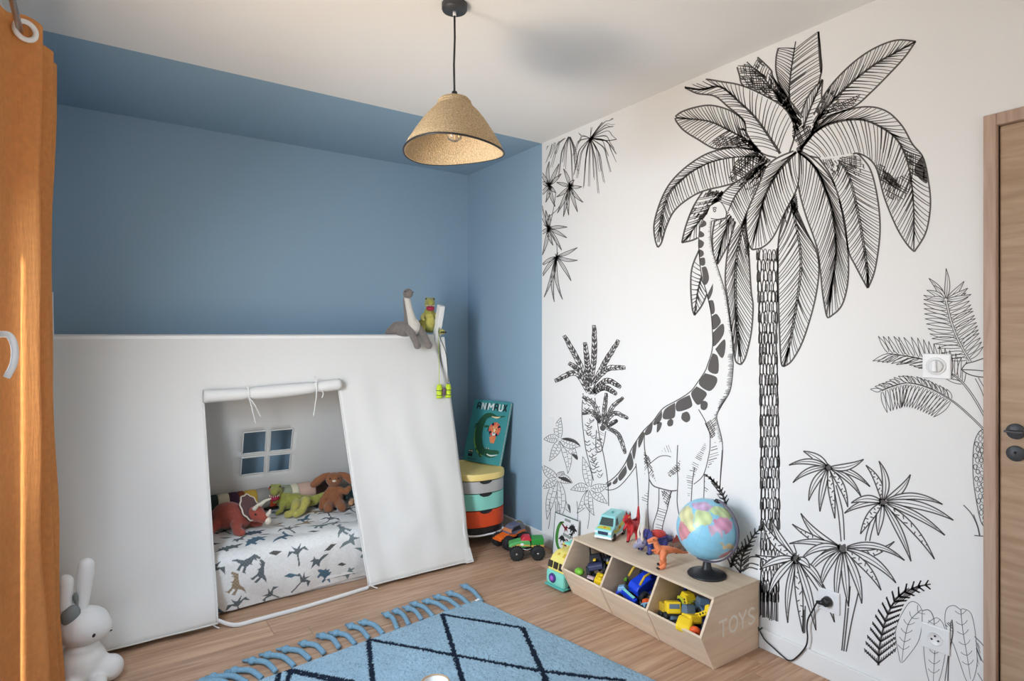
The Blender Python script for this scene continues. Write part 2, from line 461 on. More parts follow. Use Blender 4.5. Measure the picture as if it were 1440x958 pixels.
def socket(label, px0, py0, px1, py1):
    o = plate('wall_socket', label, 'socket', px0, py0, px1, py1)
    MB().lathe([(0.0225, 0.0085), (0.0225, 0.010), (0.020, 0.010), (0.0195, 0.0092)], 32, (0, 0, 0), M).build('well', WPLAST, o)
    for dy, dz in ((-0.0095, -0.004), (0.0095, -0.004), (0, 0.009)):
        MB().cyl((-0.0112, dy, dz), (-0.0085, dy, dz), 0.003, 12).build('pin_hole', DARKGREY, o)
    return o
s1 = socket('white wall socket with a black plug in it, beside the toy box', 1151, 828, 1182, 862)
s2 = socket('empty white wall socket near the door frame', 1296, 875, 1337, 920)
o = plate('blanking_plate', 'small faint white plate low on the mural wall near the blue paint', 'wall plate', 771, 587, 782, 600, 0.07, 0.004, PAPER)
MB().box((-0.0055, -0.02, -0.02), (-0.004, 0.02, 0.02), 0.001).build('cover', PAPER, o)

# plug with its cord hanging to the floor and running behind the toy box
sy, sz = s1.location.y, s1.location.z
pg = thing('power_cord', 'black power cord with plug drooping from the wall socket to the toy box', 'power cord', (XW, sy, 0))
MB().cyl((-0.009, 0, sz), (-0.034, 0.004, sz - 0.002), 0.019, 24, 0.016, 0.004).cyl((-0.024, 0, sz - 0.004), (-0.030, 0.034, sz - 0.010), 0.011, 16, 0.006).build('plug', BLACK, pg)
cp = [(-0.030, 0.032, sz - 0.010)]
for px, py in ((1148, 855), (1141, 868), (1139, 880), (1140, 895), (1137, 908), (1125, 922), (1115, 927), (1105, 921), (1092, 909), (1080, 898), (1073, 886)):
    y, z = wall_yz(px, py); cp.append((-0.022, y - sy, max(z, 0.008)))
y, z = cp[-1][1:]
cp += [(-0.02, y + 0.02, 0.10), (-0.019, y + 0.015, 0.07), (-0.018, y - 0.008, 0.09)]
MB().tube(smooth_path(cp, 5), 0.003, 8).build('cord', BLACK, pg)
# ---------------------------------------------------------------- the wallpaper's line drawing (flat print on the right wall)
# strokes are drawn on the wall sheet; coordinates are read off crops (T) and carried onto the wall plane by on_x
class Sheet:
    def __init__(s): s.items = []; s.fills = []
    def T(s, x0, y0, sc): s.t = (x0, y0, sc); return s
    def P(s, pts): x0, y0, sc = s.t; a = np.asarray(pts, float); return np.c_[x0 + a[:, 0] / sc, y0 + a[:, 1] / sc]
    def line(s, pts, w=1.2, w1=None, ink=0, raw=False, curve=True, n=5, grp=None):
        a = np.asarray(pts, float) if raw else s.P(pts)
        if curve and len(a) > 2:
            a = np.array([(p.x, p.y) for p in smooth_path([(x, y, 0) for x, y in a], n)])
        elif len(a) == 2 and curve:
            t = np.linspace(0, 1, 6)[:, None]; a = a[0] * (1 - t) + a[1] * t
        s.items.append(('l', a, w, w if w1 is None else w1, ink, grp or s.g))
    def poly(s, pts, ink=0, raw=False, curve=True):
        a = np.asarray(pts, float) if raw else s.P(pts)
        if curve: a = np.array([(p.x, p.y) for p in smooth_path([(x, y, 0) for x, y in list(a) + [a[0]]], 4)])[:-1]
        s.items.append(('p', a, 0, 0, ink, s.g))
    def mask(s, poly, raw=True):
        """a white area: hides what was drawn before"""
        a = np.asarray(poly, float) if raw else s.P(poly)
        s.items.append(('m', a, 0, 0, 0, s.g))
S = Sheet(); MR = random.Random(7)

def resample(a, n):
    a = np.asarray(a, float); d = np.r_[0, np.cumsum(np.hypot(*np.diff(a, axis=0).T))]; t = np.linspace(0, d[-1], n)
    return np.c_[np.interp(t, d, a[:, 0]), np.interp(t, d, a[:, 1])]
def sm(a, n=6): return np.array([(p.x, p.y) for p in smooth_path([(x, y, 0) for x, y in a], n)])

def leaf(mid, left, right, n=22, w=1.9, hw=1.05, lead=0.16, dark=0.0, db=False, mw=2.2, ink=0):
    """big blade: outline, midrib and slanting veins; dark = share of the base that is cross-hatched"""
    m, l, r = [sm(S.P(x)) for x in (mid, left, right)]
    S.mask(np.r_[l, r[::-1]])
    S.line(l, w, raw=True, curve=False, ink=ink); S.line(r, w, raw=True, curve=False, ink=ink)
    if db:
        S.line(resample(m, 40) + [-0.9, 0], 1.1, raw=True, curve=False, ink=ink); S.line(resample(m, 40) + [1.3, 0], 1.1, raw=True, curve=False, ink=ink)
    else: S.line(resample(m, 40), mw * 1.15, mw * 0.6, raw=True, curve=False, ink=ink)
    N = 200; mm, ll, rr = resample(m, N), resample(l, N), resample(r, N)
    for side in (ll, rr):
        for i in range(n):
            t = (i + 0.5 + MR.uniform(-.25, .25)) / n * 0.93
            a = int(t * (N - 1)); e = min(N - 1, int((t + lead * (1 - 0.5 * t)) * (N - 1)))
            p, q = mm[a], side[e]
            k = MR.uniform(0.93, 1.0); q = p + (q - p) * k
            c = (p + q) / 2 + (mm[min(N - 1, e)] - mm[a]) * MR.uniform(0.05, 0.2)
            tt = np.linspace(0, 1, 7)[:, None]
            cv = (1 - tt) ** 2 * p + 2 * tt * (1 - tt) * c + tt ** 2 * q
            S.line(cv, hw * MR.uniform(0.8, 1.35), hw * 0.75, raw=True, curve=False, ink=ink)
            if MR.random() < 0.18: S.line(cv[:4] + [0.8, 0.5], hw * 1.5, 0.5, raw=True, curve=False, ink=ink)
    if dark > 0:
        for k in range(int(130 * dark)):
            t = MR.random() ** 1.6 * dark; a = int(t * (N - 1)); side = ll if MR.random() < .5 else rr
            f = MR.uniform(0.05, 0.9); p = mm[a] * (1 - f) + side[a] * f
            d = mm[min(N - 1, a + 9)] - mm[a]; d = d / (np.hypot(*d) + 1e-6) * MR.uniform(4, 11)
            S.line(np.array([p, p + d]), MR.uniform(0.9, 2.4), 0.6, raw=True, curve=False, ink=ink)

HW = 0.78
def hatch(poly, step=2.2, ang=0.6, w=1.1, ink=0, cross=False):
    a = S.P(poly); lo = a.min(0) - 2; hi = a.max(0) + 2; c = (lo + hi) / 2; R = np.hypot(*(hi - lo)) / 2
    for an in ([ang, ang + 1.3] if cross else [ang]):
        d = np.array([math.cos(an), math.sin(an)]); nrm = np.array([-d[1], d[0]]); k = -R
        while k < R:
            t = np.linspace(-R, R, 50)[:, None]; pts = c + nrm * (k + MR.uniform(-.3, .3) * step) + d * t
            m = inside(a, pts[:, 0], pts[:, 1]); i = 0
            while i < len(m):
                if m[i]:
                    j = i
                    while j + 1 < len(m) and m[j + 1]: j += 1
                    if j > i and MR.random() < .88: S.line(pts[i:j + 1], w * HW * MR.uniform(.6, 1.25), raw=True, curve=False, ink=ink)
                    i = j + 1
                else: i += 1
            k += step * 1.25

def lens(c, tip, w, bow=0.12, lw=1.3, ink=0, teeth=0, raw=False, vein=False, start=0.06, mask=False):
    """a narrow pointed leaf from c to tip"""
    c, tip = (np.asarray(c, float), np.asarray(tip, float)) if raw else S.P([c, tip])
    d = tip - c; L = np.hypot(*d); u = d / L; nn = np.array([-u[1], u[0]])
    t = np.linspace(start, 1, 14); cen = c + np.outer(t, d) + np.outer(4 * t * (1 - t) * bow * L, nn)
    hw = w * np.sin(np.pi * np.clip(t, 0, 1) ** 0.8) * 0.5; hw[-1] = 0
    A = cen + nn * hw[:, None]; B = cen - nn * hw[:, None]
    if mask: S.mask(np.r_[A, B[::-1]])
    S.line(A, lw, lw * 0.9, raw=True, curve=False, ink=ink); S.line(B, lw, lw * .9, raw=True, curve=False, ink=ink)
    if vein: S.line(cen[:-2], lw * 0.8, lw * 0.4, raw=True, curve=False, ink=ink)
    if teeth:
        for i in range(teeth):
            f = 0.15 + 0.7 * i / teeth; k = f * 13; a = int(k); p = cen[a] * (1 - k + a) + cen[a + 1] * (k - a)
            q = A[a] if i % 2 else B[a]
            S.line(np.array([p, p + (q - p) * .8 + u * 1.5]), lw * .8, raw=True, curve=False, ink=ink)

def star(c, tips, w, lw=1.3, blob=5.0, ink=0, teeth=None, bow=None, mask=True):
    for i, t in enumerate(tips):
        b = (bow[i] if bow else MR.uniform(-.1, .1))
        lens(c, t, w * MR.uniform(.85, 1.15), b, lw, ink, teeth=(9 if teeth and i in teeth else 0), vein=not (teeth and i in teeth), mask=mask)
    p = S.P([c])[0]; n = 22
    S.poly([p + np.array([math.cos(a), math.sin(a)]) * blob * MR.uniform(.55, 1.1) for a in np.linspace(0, 2 * math.pi, n)[:-1]], raw=True, curve=False, ink=ink)

def fern(rachis, L0, L1, n=14, lw=1.6, sides=(1, 1), lean=0.75, ink=0, comb=5, taper=True):
    """a rib with toothed side fronds"""
    m = sm(S.P(rachis)); S.line(m, lw * 1.9, lw, raw=True, curve=False, ink=ink)
    N = 100; mm = resample(m, N)
    for i in range(n):
        t = (i + 0.4) / n; a = int(t * (N - 2)); d = mm[a + 1] - mm[a]; d /= np.hypot(*d) + 1e-9
        for sd in (1, -1):
            if not sides[0 if sd > 0 else 1]: continue
            L = (L0 if sd > 0 else L1) * (1 - 0.75 * t if taper else 1)
            nn = np.array([-d[1], d[0]]) * sd; v = nn * (1 - lean * .5) + d * lean; v /= np.hypot(*v)
            p = mm[a]; tt = np.linspace(0, 1, 6)[:, None]
            cv = p + v * L * tt + d * (tt ** 2) * L * 0.15
            S.line(cv, lw * 1.5, lw * .6, raw=True, curve=False, ink=ink)
            for k in range(comb):
                q = p + v * L * (k + .8) / (comb + .5); e = (d * 0.9 + v * 0.35) * L * 0.2
                S.line(np.array([q, q + e]), lw * 1.1, lw * .6, raw=True, curve=False, ink=ink)

def ruffle(mid, w, ink=0, lw=1.0, n=26):
    """band shaped frond with a ragged hatched edge"""
    m = resample(sm(S.P(mid)), 40); d = np.gradient(m, axis=0); d /= np.hypot(d[:, 0], d[:, 1])[:, None] + 1e-9
    nn = np.c_[-d[:, 1], d[:, 0]]; t = np.linspace(0, 1, 40); h = w * .5 * (0.35 + 0.65 * np.sin(np.pi * np.clip(t * .93 + .03, 0, 1)) ** .5)
    A = m + nn * h[:, None]; B = m - nn * h[:, None]
    S.mask(np.r_[A, B[::-1]])
    for X in (A, B): S.line(X + np.random.RandomState(3).uniform(-.5, .5, X.shape), lw, raw=True, curve=False, ink=ink)
    S.line(m, lw * 1.3, raw=True, curve=False, ink=ink)
    S.line(np.array([A[-1], B[-1]]), lw, raw=True, curve=False, ink=ink)
    for i in range(n):
        a = 2 + int(i / n * 36)
        for X in (A, B):
            if MR.random() < .8: S.line(np.array([m[a] + (X[a] - m[a]) * MR.uniform(0, .3), X[min(39, a + 2)]]), lw * MR.uniform(.8, 1.8), raw=True, curve=False, ink=ink)

Z3 = (900, 0, 2.661); ZC = (900, 250, 3.192); ZA = (750, 150, 3.304); ZB = (750, 440, 3.092); ZD = (1180, 360, 3.423)
ZE = (960, 480, 2.994); ZF = (900, 150, 5.636); ZG = (1100, 170, 4.564); ZH = (1020, 280, 3.832); ZI = (840, 500, 3.686)
ZJ = (1060, 620, 4.8); ZK = (1040, 780, 3.6)

# --- the tall palm: trunk of overlapping scales, then the crown from back to front
S.g = 'palm_tree_print'
def trunk(x0f, x1f, y0, y1, rows, cols, ink=0, lw=1.25):
    for r in range(rows):
        ya = y0 + (y1 - y0) * r / rows; h = (y1 - y0) / rows
        a, b = x0f(ya), x1f(ya); cw = (b - a) / cols
        for c in range(cols + 1):
            x = a + cw * (c + (0.5 if r % 2 else 0)) - cw * .5 + MR.uniform(-.7, .7); yy = ya + MR.uniform(-1.2, 1.2)
            xl, xr = max(a - 1, x), min(b + 1, x + cw)
            if xr - xl < cw * .4: continue
            H = h * 1.15
            S.line(np.array([(xl + .3, yy + H), (xl, yy + H * .55), (xl + (xr - xl) * .22, yy + H * .12), ((xl + xr) / 2, yy), (xr - (xr - xl) * .22, yy + H * .12), (xr, yy + H * .55), (xr - .3, yy + H)]), lw * MR.uniform(.75, 1.3), raw=True, ink=ink, n=3)
            if MR.random() < .4: S.line(np.array([((xl + xr) / 2, yy + H * .35), ((xl + xr) / 2 + .4, yy + H * .95)]), lw * .8, raw=True, ink=ink)
    for f in (x0f, x1f):
        ys = np.linspace(y0, y1, 60); S.line(np.array([(f(v) + MR.uniform(-.5, .5), v) for v in ys]), lw * 1.1, raw=True, curve=False, ink=ink)
trunk(lambda y: np.interp(y, [350, 480, 610, 715, 880], [1065, 1068.5, 1070, 1070.5, 1070]), lambda y: np.interp(y, [350, 480, 610, 715, 880], [1094, 1092, 1095, 1096, 1094]), 350, 845, 34, 5)
for k in range(15):
    x = 1069 + k * 1.8 + MR.uniform(-.6, .6); S.line(np.array([(x, 812 + MR.uniform(0, 20)), (x + MR.uniform(-1, 1), 850), (x, min(878 - (1096 - x) * .38, 876) + MR.uniform(-3, 0))]), MR.uniform(.8, 1.7), raw=True)

S.T(*Z3)
leaf([(590, 490), (560, 370), (565, 270), (583, 155)], [(570, 420), (530, 340), (510, 270), (510, 215), (518, 180)], [(600, 470), (640, 390), (678, 275), (676, 200), (668, 118)], 26, lead=.2)
S.line([(668, 118), (672, 200), (678, 272)], 2.6)
leaf([(610, 480), (640, 400), (683, 300)], [(600, 440), (630, 360), (683, 297)], [(640, 500), (678, 420), (680, 350), (684, 299)], 11, lead=.2)
leaf([(600, 470), (520, 370), (470, 300), (400, 232)], [(560, 450), (440, 360), (385, 320), (372, 280), (362, 245)], [(610, 440), (505, 300), (490, 262), (440, 214)], 24, dark=.95)
hatch([(370, 250), (400, 235), (500, 340), (480, 350), (400, 325)], 2.4, .1, 1.2, cross=True)
hatch([(500, 290), (540, 340), (590, 440), (560, 440), (500, 340)], 1.7, 1.1, 2.0, cross=True)
leaf([(640, 500), (690, 415), (780, 320), (880, 240), (960, 195), (1032, 155)], [(650, 430), (700, 340), (760, 270), (830, 210), (900, 170), (965, 150), (1032, 155)], [(660, 500), (700, 440), (800, 400), (860, 350), (930, 280), (990, 215), (1032, 155)], 28, dark=.32, mw=2.8)
hatch([(690, 420), (720, 390), (830, 350), (800, 395), (700, 430)], 2.2, -.4, 1.2, cross=True)
S.T(*ZF)
leaf([(980, 380), (900, 310), (800, 240), (690, 180), (560, 120), (430, 100), (285, 90)], [(940, 400), (880, 340), (700, 325), (590, 332), (460, 260), (350, 190), (290, 120), (280, 90)], [(960, 330), (880, 260), (850, 170), (800, 90), (700, 25), (560, -10), (430, 8), (330, 42), (280, 80)], 30, hw=1.1, dark=.3)
hatch([(570, 270), (640, 230), (800, 240), (880, 310), (600, 320)], 2.0, -.12, 1.1, cross=True)
S.T(*Z3)
leaf([(525, 575), (440, 450), (370, 380), (300, 325), (230, 335), (168, 328)], [(510, 590), (470, 580), (440, 560), (400, 500), (388, 450), (330, 400), (280, 360), (215, 350), (168, 328)], [(560, 570), (580, 490), (545, 410), (470, 360), (380, 320), (300, 305), (240, 297), (200, 312), (168, 328)], 26, lead=.2, mw=2.8)
S.T(*ZC)
leaf([(370, 60), (300, 150), (200, 285)], [(290, 50), (240, 130), (205, 220), (188, 292)], [(380, 70), (320, 150), (268, 262), (188, 292)], 16, dark=.5)
leaf([(290, 400), (262, 500), (245, 610)], [(268, 320), (235, 400), (228, 480), (234, 580), (245, 618)], [(300, 420), (305, 500), (280, 570), (245, 618)], 12)
leaf([(560, -30), (440, 110), (375, 260), (345, 390)], [(540, -40), (400, 60), (350, 150), (325, 260), (335, 390)], [(590, 0), (490, 140), (420, 260), (345, 395)], 22, dark=.6, lead=.25)
S.T(*ZH)
leaf([(130, 60), (90, 170), (60, 330), (55, 500), (65, 700), (80, 850)], [(80, 60), (50, 140), (15, 270), (0, 430), (15, 560), (40, 760), (55, 870), (85, 892)], [(150, 100), (125, 220), (130, 340), (140, 500), (150, 580), (140, 720), (110, 850), (85, 892)], 34, db=True)
hatch([(90, 140), (120, 120), (135, 300), (110, 320)], 2.2, .9, 1.1, cross=True)
S.T(*Z3)
leaf([(600, 560), (660, 490), (740, 455), (830, 448), (900, 475), (960, 520), (1000, 600), (1018, 700), (1025, 800), (1025, 935)], [(600, 575), (680, 592), (770, 585), (820, 575), (880, 620), (915, 740), (960, 850), (1000, 915), (1027, 942)], [(600, 555), (660, 480), (740, 425), (840, 400), (920, 415), (980, 470), (1020, 540), (1060, 590), (1080, 680), (1087, 770), (1070, 870), (1027, 942)], 46, lead=.1, mw=2.6)
S.T(*ZG)
hatch([(600, 270), (660, 290), (700, 370), (840, 330), (830, 430), (770, 520), (680, 500), (620, 360)], 2.5, .5, 1.3, cross=True)
hatch([(640, 300), (700, 350), (760, 420), (730, 440), (650, 370)], 1.4, .8, 1.7)
hatch([(780, 190), (890, 220), (920, 330), (930, 390), (840, 350)], 2.4, .3, 1.3, cross=True)
S.poly([(900, 220), (915, 280), (932, 400), (870, 360), (850, 300)])
leaf([(360, 250), (430, 360), (480, 560), (520, 780), (545, 955), (765, 1150)][:5] + [(550, 1065)], [(235, 240), (300, 330), (350, 450), (400, 640), (425, 830), (470, 930), (548, 1075)], [(490, 212), (560, 300), (600, 430), (625, 600), (625, 760), (595, 960), (552, 1073)], 36, db=True, dark=.15)
hatch([(360, 235), (490, 215), (530, 290), (430, 320)], 2.0, .2, 1.2, cross=True)
hatch([(240, 250), (330, 240), (330, 340)], 2.2, 1.2, 1.6)
leaf([(100, 195), (190, 270), (260, 400), (320, 580), (345, 800), (335, 960), (290, 1180)], [(95, 200), (105, 420), (150, 600), (220, 800), (245, 960), (260, 1110), (285, 1250), (303, 1262)], [(115, 190), (220, 260), (320, 380), (370, 520), (410, 740), (425, 880), (420, 1050), (380, 1190), (303, 1262)], 34, mw=3.0, lead=.22)
S.T(*ZH)
leaf([(340, -20), (370, 90), (400, 250), (405, 400), (370, 650), (335, 830), (315, 900)], [(330, 40), (290, 200), (284, 330), (285, 450), (290, 650), (300, 870), (315, 903)], [(370, 20), (440, 180), (490, 280), (505, 390), (480, 560), (420, 760), (360, 870), (315, 903)], 34, db=True, dark=.12)
hatch([(345, 0), (385, -30), (395, 70), (365, 90)], 1.6, .8, 1.6, cross=True)
S.T(*Z3)
leaf([(585, 568), (520, 640), (470, 730), (440, 840), (425, 900)], [(575, 565), (500, 600), (450, 660), (410, 740), (397, 830), (405, 905), (420, 935)], [(595, 570), (592, 690), (545, 790), (500, 885), (460, 925), (420, 935)], 26, mw=3.0, lead=.24)
S.T(*ZF)
leaf([(960, 400), (860, 395), (720, 405), (560, 440), (420, 510), (320, 590), (230, 690), (180, 830), (160, 960), (145, 1075)], [(980, 440), (860, 560), (700, 620), (500, 670), (370, 740), (270, 830), (210, 950), (170, 1080), (141, 1115)], [(960, 370), (900, 345), (750, 325), (600, 350), (480, 400), (340, 500), (230, 620), (160, 760), (112, 930), (120, 1050), (141, 1115)], 46, lead=.06, db=True, hw=1.15)
hatch([(700, 560), (760, 430), (900, 350), (980, 430), (860, 540), (740, 610)], 2.2, -.8, 1.7, cross=True)
hatch([(880, 260), (980, 380), (1050, 430), (980, 470), (900, 360), (800, 260)], 1.8, .7, 1.9, cross=True)
leaf([(990, 450), (880, 560), (760, 700), (700, 830)], [(960, 440), (850, 540), (730, 620), (650, 700), (640, 760)], [(1000, 470), (950, 600), (880, 760), (800, 950)], 20, dark=.5)
S.T(*Z3)
hatch([(570, 470), (640, 470), (640, 520), (600, 565), (570, 510)], 2.0, 1.2, 1.8, cross=True)
S.poly([(585, 555), (600, 545), (612, 560), (600, 572), (588, 570)])

# --- the long-necked dinosaur
S.g = 'dinosaur_print'
cv = lambda T, pts: S.T(*T).P(pts)
back = np.r_[cv(ZC, [(312, 130), (300, 160), (275, 200), (264, 270), (266, 340), (275, 430), (300, 520), (318, 600), (325, 680), (325, 770), (300, 850)]), cv(ZI, [(560, 80), (520, 140), (480, 190), (410, 235), (340, 275), (290, 340), (240, 390), (205, 440), (175, 490), (150, 550), (110, 610), (60, 655), (10, 682)])]
front = np.r_[cv(ZC, [(322, 195), (318, 260), (330, 340), (358, 430), (385, 520), (400, 620), (415, 720), (418, 820)]), cv(ZI, [(705, 60), (690, 180), (645, 260), (620, 310), (625, 350), (645, 430), (650, 500), (642, 600), (635, 690)])]
head = cv(ZC, [(300, 165), (312, 130), (340, 112), (360, 107), (378, 130), (388, 158), (380, 182), (345, 190), (322, 195)])
tail = cv(ZI, [(635, 690), (555, 650), (500, 665), (412, 700), (330, 690), (290, 675), (265, 640), (200, 575), (160, 630), (110, 680), (60, 698), (10, 682)])
S.mask(np.r_[head, sm(front), tail[1:], sm(back)[::-1]])
legs = cv(ZI, [(200, 570), (213, 760), (215, 958), (275, 958), (262, 780), (270, 660), (320, 690), (290, 958), (340, 958), (385, 700), (415, 700), (418, 780), (440, 900), (485, 800), (490, 700), (415, 560)])
S.line(back, 1.3, raw=True); S.line(front, 1.1, raw=True); S.line(head, 1.2, raw=True)
S.T(*ZC); S.line([(318, 183), (350, 187), (382, 180)], 1.1); S.line([(328, 146), (336, 140), (341, 148), (334, 154), (330, 148)], 1.3); S.line([(326, 138), (336, 133), (344, 138)], 1.4)
def fringe(path, L, step=2.0, w=.9, jit=.4, dirv=(-1, 0)):
    p = resample(path, max(2, int(np.hypot(*np.diff(path, axis=0).T).sum() / step))); v = np.array(dirv, float); v /= np.hypot(*v)
    for q in p: S.line(np.array([q, q + v * L * MR.uniform(1 - jit, 1 + jit)]), w * MR.uniform(.7, 1.4), .5, raw=True, curve=False)
fr = sm(front); fringe(fr[:40], 3.0, 2.1); fringe(fr[40:62], 5.5, 1.5, 1.0); fringe(fr[58:80], 4.5, 1.9, .9, dirv=(-.7, .35))
S.T(*ZC)
for p in ([(284, 189), (297, 200), (295, 215), (272, 222)], [(270, 238), (287, 250), (286, 264), (266, 266)], [(265, 275), (287, 290), (280, 312), (264, 313)], [(264, 320), (284, 330), (285, 348), (266, 356)], [(268, 362), (290, 360), (292, 390), (273, 393)],
          [(277, 403), (298, 402), (310, 455), (290, 480)], [(328, 474), (326, 512), (310, 547), (302, 530)], [(308, 552), (329, 553), (336, 600), (320, 610)], [(323, 622), (345, 612), (363, 650), (328, 682)], [(328, 695), (372, 655), (375, 705), (330, 758)], [(338, 770), (380, 725), (382, 780), (367, 810)], [(326, 788), (350, 805), (350, 878), (305, 862)]): S.poly(p)
S.T(*ZI)
for p in ([(558, 92), (617, 112), (616, 150), (580, 185), (526, 146)], [(515, 160), (566, 193), (555, 225), (520, 257), (486, 200)], [(478, 205), (490, 240), (488, 267), (440, 288), (410, 285), (413, 240)], [(403, 245), (405, 295), (395, 325), (342, 328), (350, 280)], [(335, 285), (335, 320), (325, 343), (297, 362), (292, 345)],
          [(312, 345), (335, 350), (325, 385), (308, 398)], [(288, 345), (285, 380), (275, 405), (249, 413), (252, 385)], [(242, 395), (240, 430), (217, 480), (212, 445), (225, 410)], [(207, 440), (200, 500), (190, 540), (181, 490)], [(175, 500), (188, 560), (175, 595), (162, 590), (153, 550)], [(148, 570), (152, 610), (120, 650), (109, 625)], [(105, 628), (105, 655), (90, 668), (79, 660)], [(72, 655), (72, 670), (55, 682), (53, 668)], [(48, 668), (42, 682), (14, 683)],
          [(535, 245), (552, 235), (571, 245), (570, 270), (555, 284), (537, 275)], [(440, 300), (465, 291), (480, 310), (480, 335), (460, 347), (436, 328)], [(366, 338), (382, 328), (394, 340), (390, 362), (372, 368), (362, 355)]): S.poly(p)
L = S.line
L([(10, 682), (60, 698), (110, 682), (160, 630), (200, 575)], 1.1)
L([(200, 560), (208, 650), (213, 760), (212, 860), (216, 958)]); L([(245, 400), (245, 480), (265, 600), (268, 660), (262, 780), (268, 900), (275, 958)])
L([(320, 690), (316, 790), (290, 880), (290, 950)], 1.1); L([(385, 700), (362, 800), (338, 890), (340, 955)], 1.1)
L([(268, 640), (290, 675), (330, 690), (380, 702), (412, 700)], 1.5); L([(272, 562), (320, 525), (360, 520), (382, 527)], 1)
L([(417, 465), (413, 560), (418, 650), (414, 760), (430, 860), (442, 930)], 1.2); L([(525, 280), (560, 340), (582, 400), (585, 450), (580, 510), (550, 620), (500, 668)], 1.1)
L([(505, 580), (495, 640), (490, 700), (485, 780)], 1.1); L([(555, 615), (554, 680), (552, 750)], 1.1); L([(648, 490), (640, 600), (636, 690)], 1.1)
hatch([(240, 500), (270, 520), (290, 600), (310, 660), (262, 610), (245, 620)], 2.0, .9, 1.2, cross=True)
hatch([(360, 610), (430, 540), (430, 600), (380, 630)], 2.2, -.6, 1.2, cross=True); hatch([(330, 700), (390, 705), (365, 790), (345, 760)], 2.2, .7, 1.1, cross=True)
hatch([(330, 500), (350, 470), (375, 460), (385, 505)], 3, 1.2, .8); hatch([(555, 350), (615, 320), (610, 420), (590, 430)], 2.0, 1.1, 1.1, cross=True)
hatch([(590, 470), (615, 440), (632, 520), (570, 590), (580, 520)], 2.4, -.3, 1.2); hatch([(490, 560), (560, 440), (565, 480), (510, 620), (495, 640)], 2.1, .5, 1.0)
hatch([(460, 610), (500, 570), (490, 700), (470, 760)], 2.8, .2, .9); hatch([(310, 790), (362, 800), (338, 900), (300, 900)], 3, .3, .9); hatch([(225, 740), (265, 700), (262, 780)], 3, .4, .9)
hatch([(552, 640), (580, 690), (560, 730)], 2.6, .6, 1.0)

# --- hanging sprays at the top left
S.g = 'hanging_plant_print'; S.T(*ZA)
def spray(c, tips, lift=.12, ink=1, w=.9, dup=2):
    for t in tips:
        for k in range(dup):
            c0 = np.array(c, float); t0 = np.array(t, float) + np.array([MR.uniform(-9, 9), MR.uniform(-12, 4)]) * k
            m = (c0 + t0) / 2 + np.array([(t0[0] - c0[0]) * lift * 1.5, -abs(t0[0] - c0[0]) * lift * 2 - 8])
            S.line([c0, c0 * .5 + m * .5 - [0, 4], m, t0 * .45 + m * .55 - [0, -3], t0], w * (1.0 if k else 1.4), w * .7, ink=ink)
spray((168, 133), [(44, 190), (58, 262), (88, 282), (118, 330), (150, 290), (180, 345), (212, 312), (60, 200), (100, 220), (135, 260), (195, 300), (225, 135), (80, 240)])
spray((265, 148), [(372, 56), (388, 152), (386, 258), (362, 302), (332, 355), (300, 402), (262, 372), (232, 380), (206, 332), (186, 320), (188, 230), (208, 175), (240, 300), (285, 340), (315, 300), (350, 230), (268, 95), (372, 92), (378, 200)])
for t in ((372, 56), (388, 152), (372, 92), (386, 220)): S.line([(265, 148), ((265 + t[0]) / 2 + 10, min(148, t[1]) + 10), t], 1.6, 1.2)
def tuft(c, tips):
    for t in tips: lens(c, t, 4.2, MR.uniform(-.08, .08), 1.1, 0, vein=True, start=.02)
    p = S.P([c])[0]
    for k in range(14): a = MR.uniform(0, 6.28); S.line(np.array([p, p + np.array([math.cos(a), math.sin(a)]) * MR.uniform(4, 9)]), 1.7, .5, raw=True)
tuft((75, 365), [(75, 255), (120, 265), (130, 312), (35, 295), (30, 345), (32, 420), (58, 445), (102, 465), (105, 400)])
tuft((170, 370), [(140, 288), (190, 340), (226, 372), (232, 445), (206, 490), (165, 505), (140, 512), (112, 495), (108, 420), (108, 352)])
tuft((70, 565), [(42, 460), (58, 482), (158, 560), (156, 610), (132, 668), (92, 645), (42, 690), (30, 600), (75, 500)])
tuft((108, 698), [(205, 655), (206, 714), (176, 810), (136, 896), (98, 908), (50, 886), (36, 800), (34, 745)])
S.line([(75, 510), (110, 480), (130, 450)], 1.0, ink=1); S.line([(110, 690), (108, 640), (80, 580)], 1.0, ink=1); S.line([(105, 400), (95, 470), (80, 540)], 1.0, ink=1)

# --- the two small palms and the broad-leaved plants at the left
S.g = 'small_palm_print'; S.T(*ZB)
S.line([(217, 350), (212, 450), (226, 580), (245, 660), (262, 730)], 1.2); S.line([(268, 370), (285, 520), (310, 640), (324, 740), (328, 840)], 1.2)
for k in range(44):
    f = k / 44; y = 365 + f * 350; x = np.interp(y, [350, 450, 580, 700], [217, 213, 226, 255]) + MR.random() ** 2 * 55
    S.line([(x, y), (x + 10, y + 5 + MR.uniform(0, 8)), (x + 22, y + MR.uniform(-3, 3))], MR.uniform(.8, 1.4))
for m in ([(240, 330), (200, 220), (135, 100)], [(243, 330), (235, 220), (225, 130)], [(250, 320), (265, 180), (265, 55)], [(258, 320), (310, 220), (372, 120)], [(258, 312), (320, 245), (400, 240)], [(262, 340), (320, 295), (380, 325)], [(262, 352), (310, 325), (362, 355)], [(240, 335), (195, 250), (155, 220)], [(238, 345), (185, 262), (95, 298)]): ruffle(m, 7.0)
hatch([(235, 330), (270, 320), (268, 355), (240, 355)], 1.6, .9, 1.8, cross=True)
S.line([(275, 510), (272, 560), (275, 600), (295, 602), (308, 560), (315, 515)], 1.2); hatch([(276, 515), (312, 515), (298, 598), (277, 598)], 2.6, .5, 1.0)
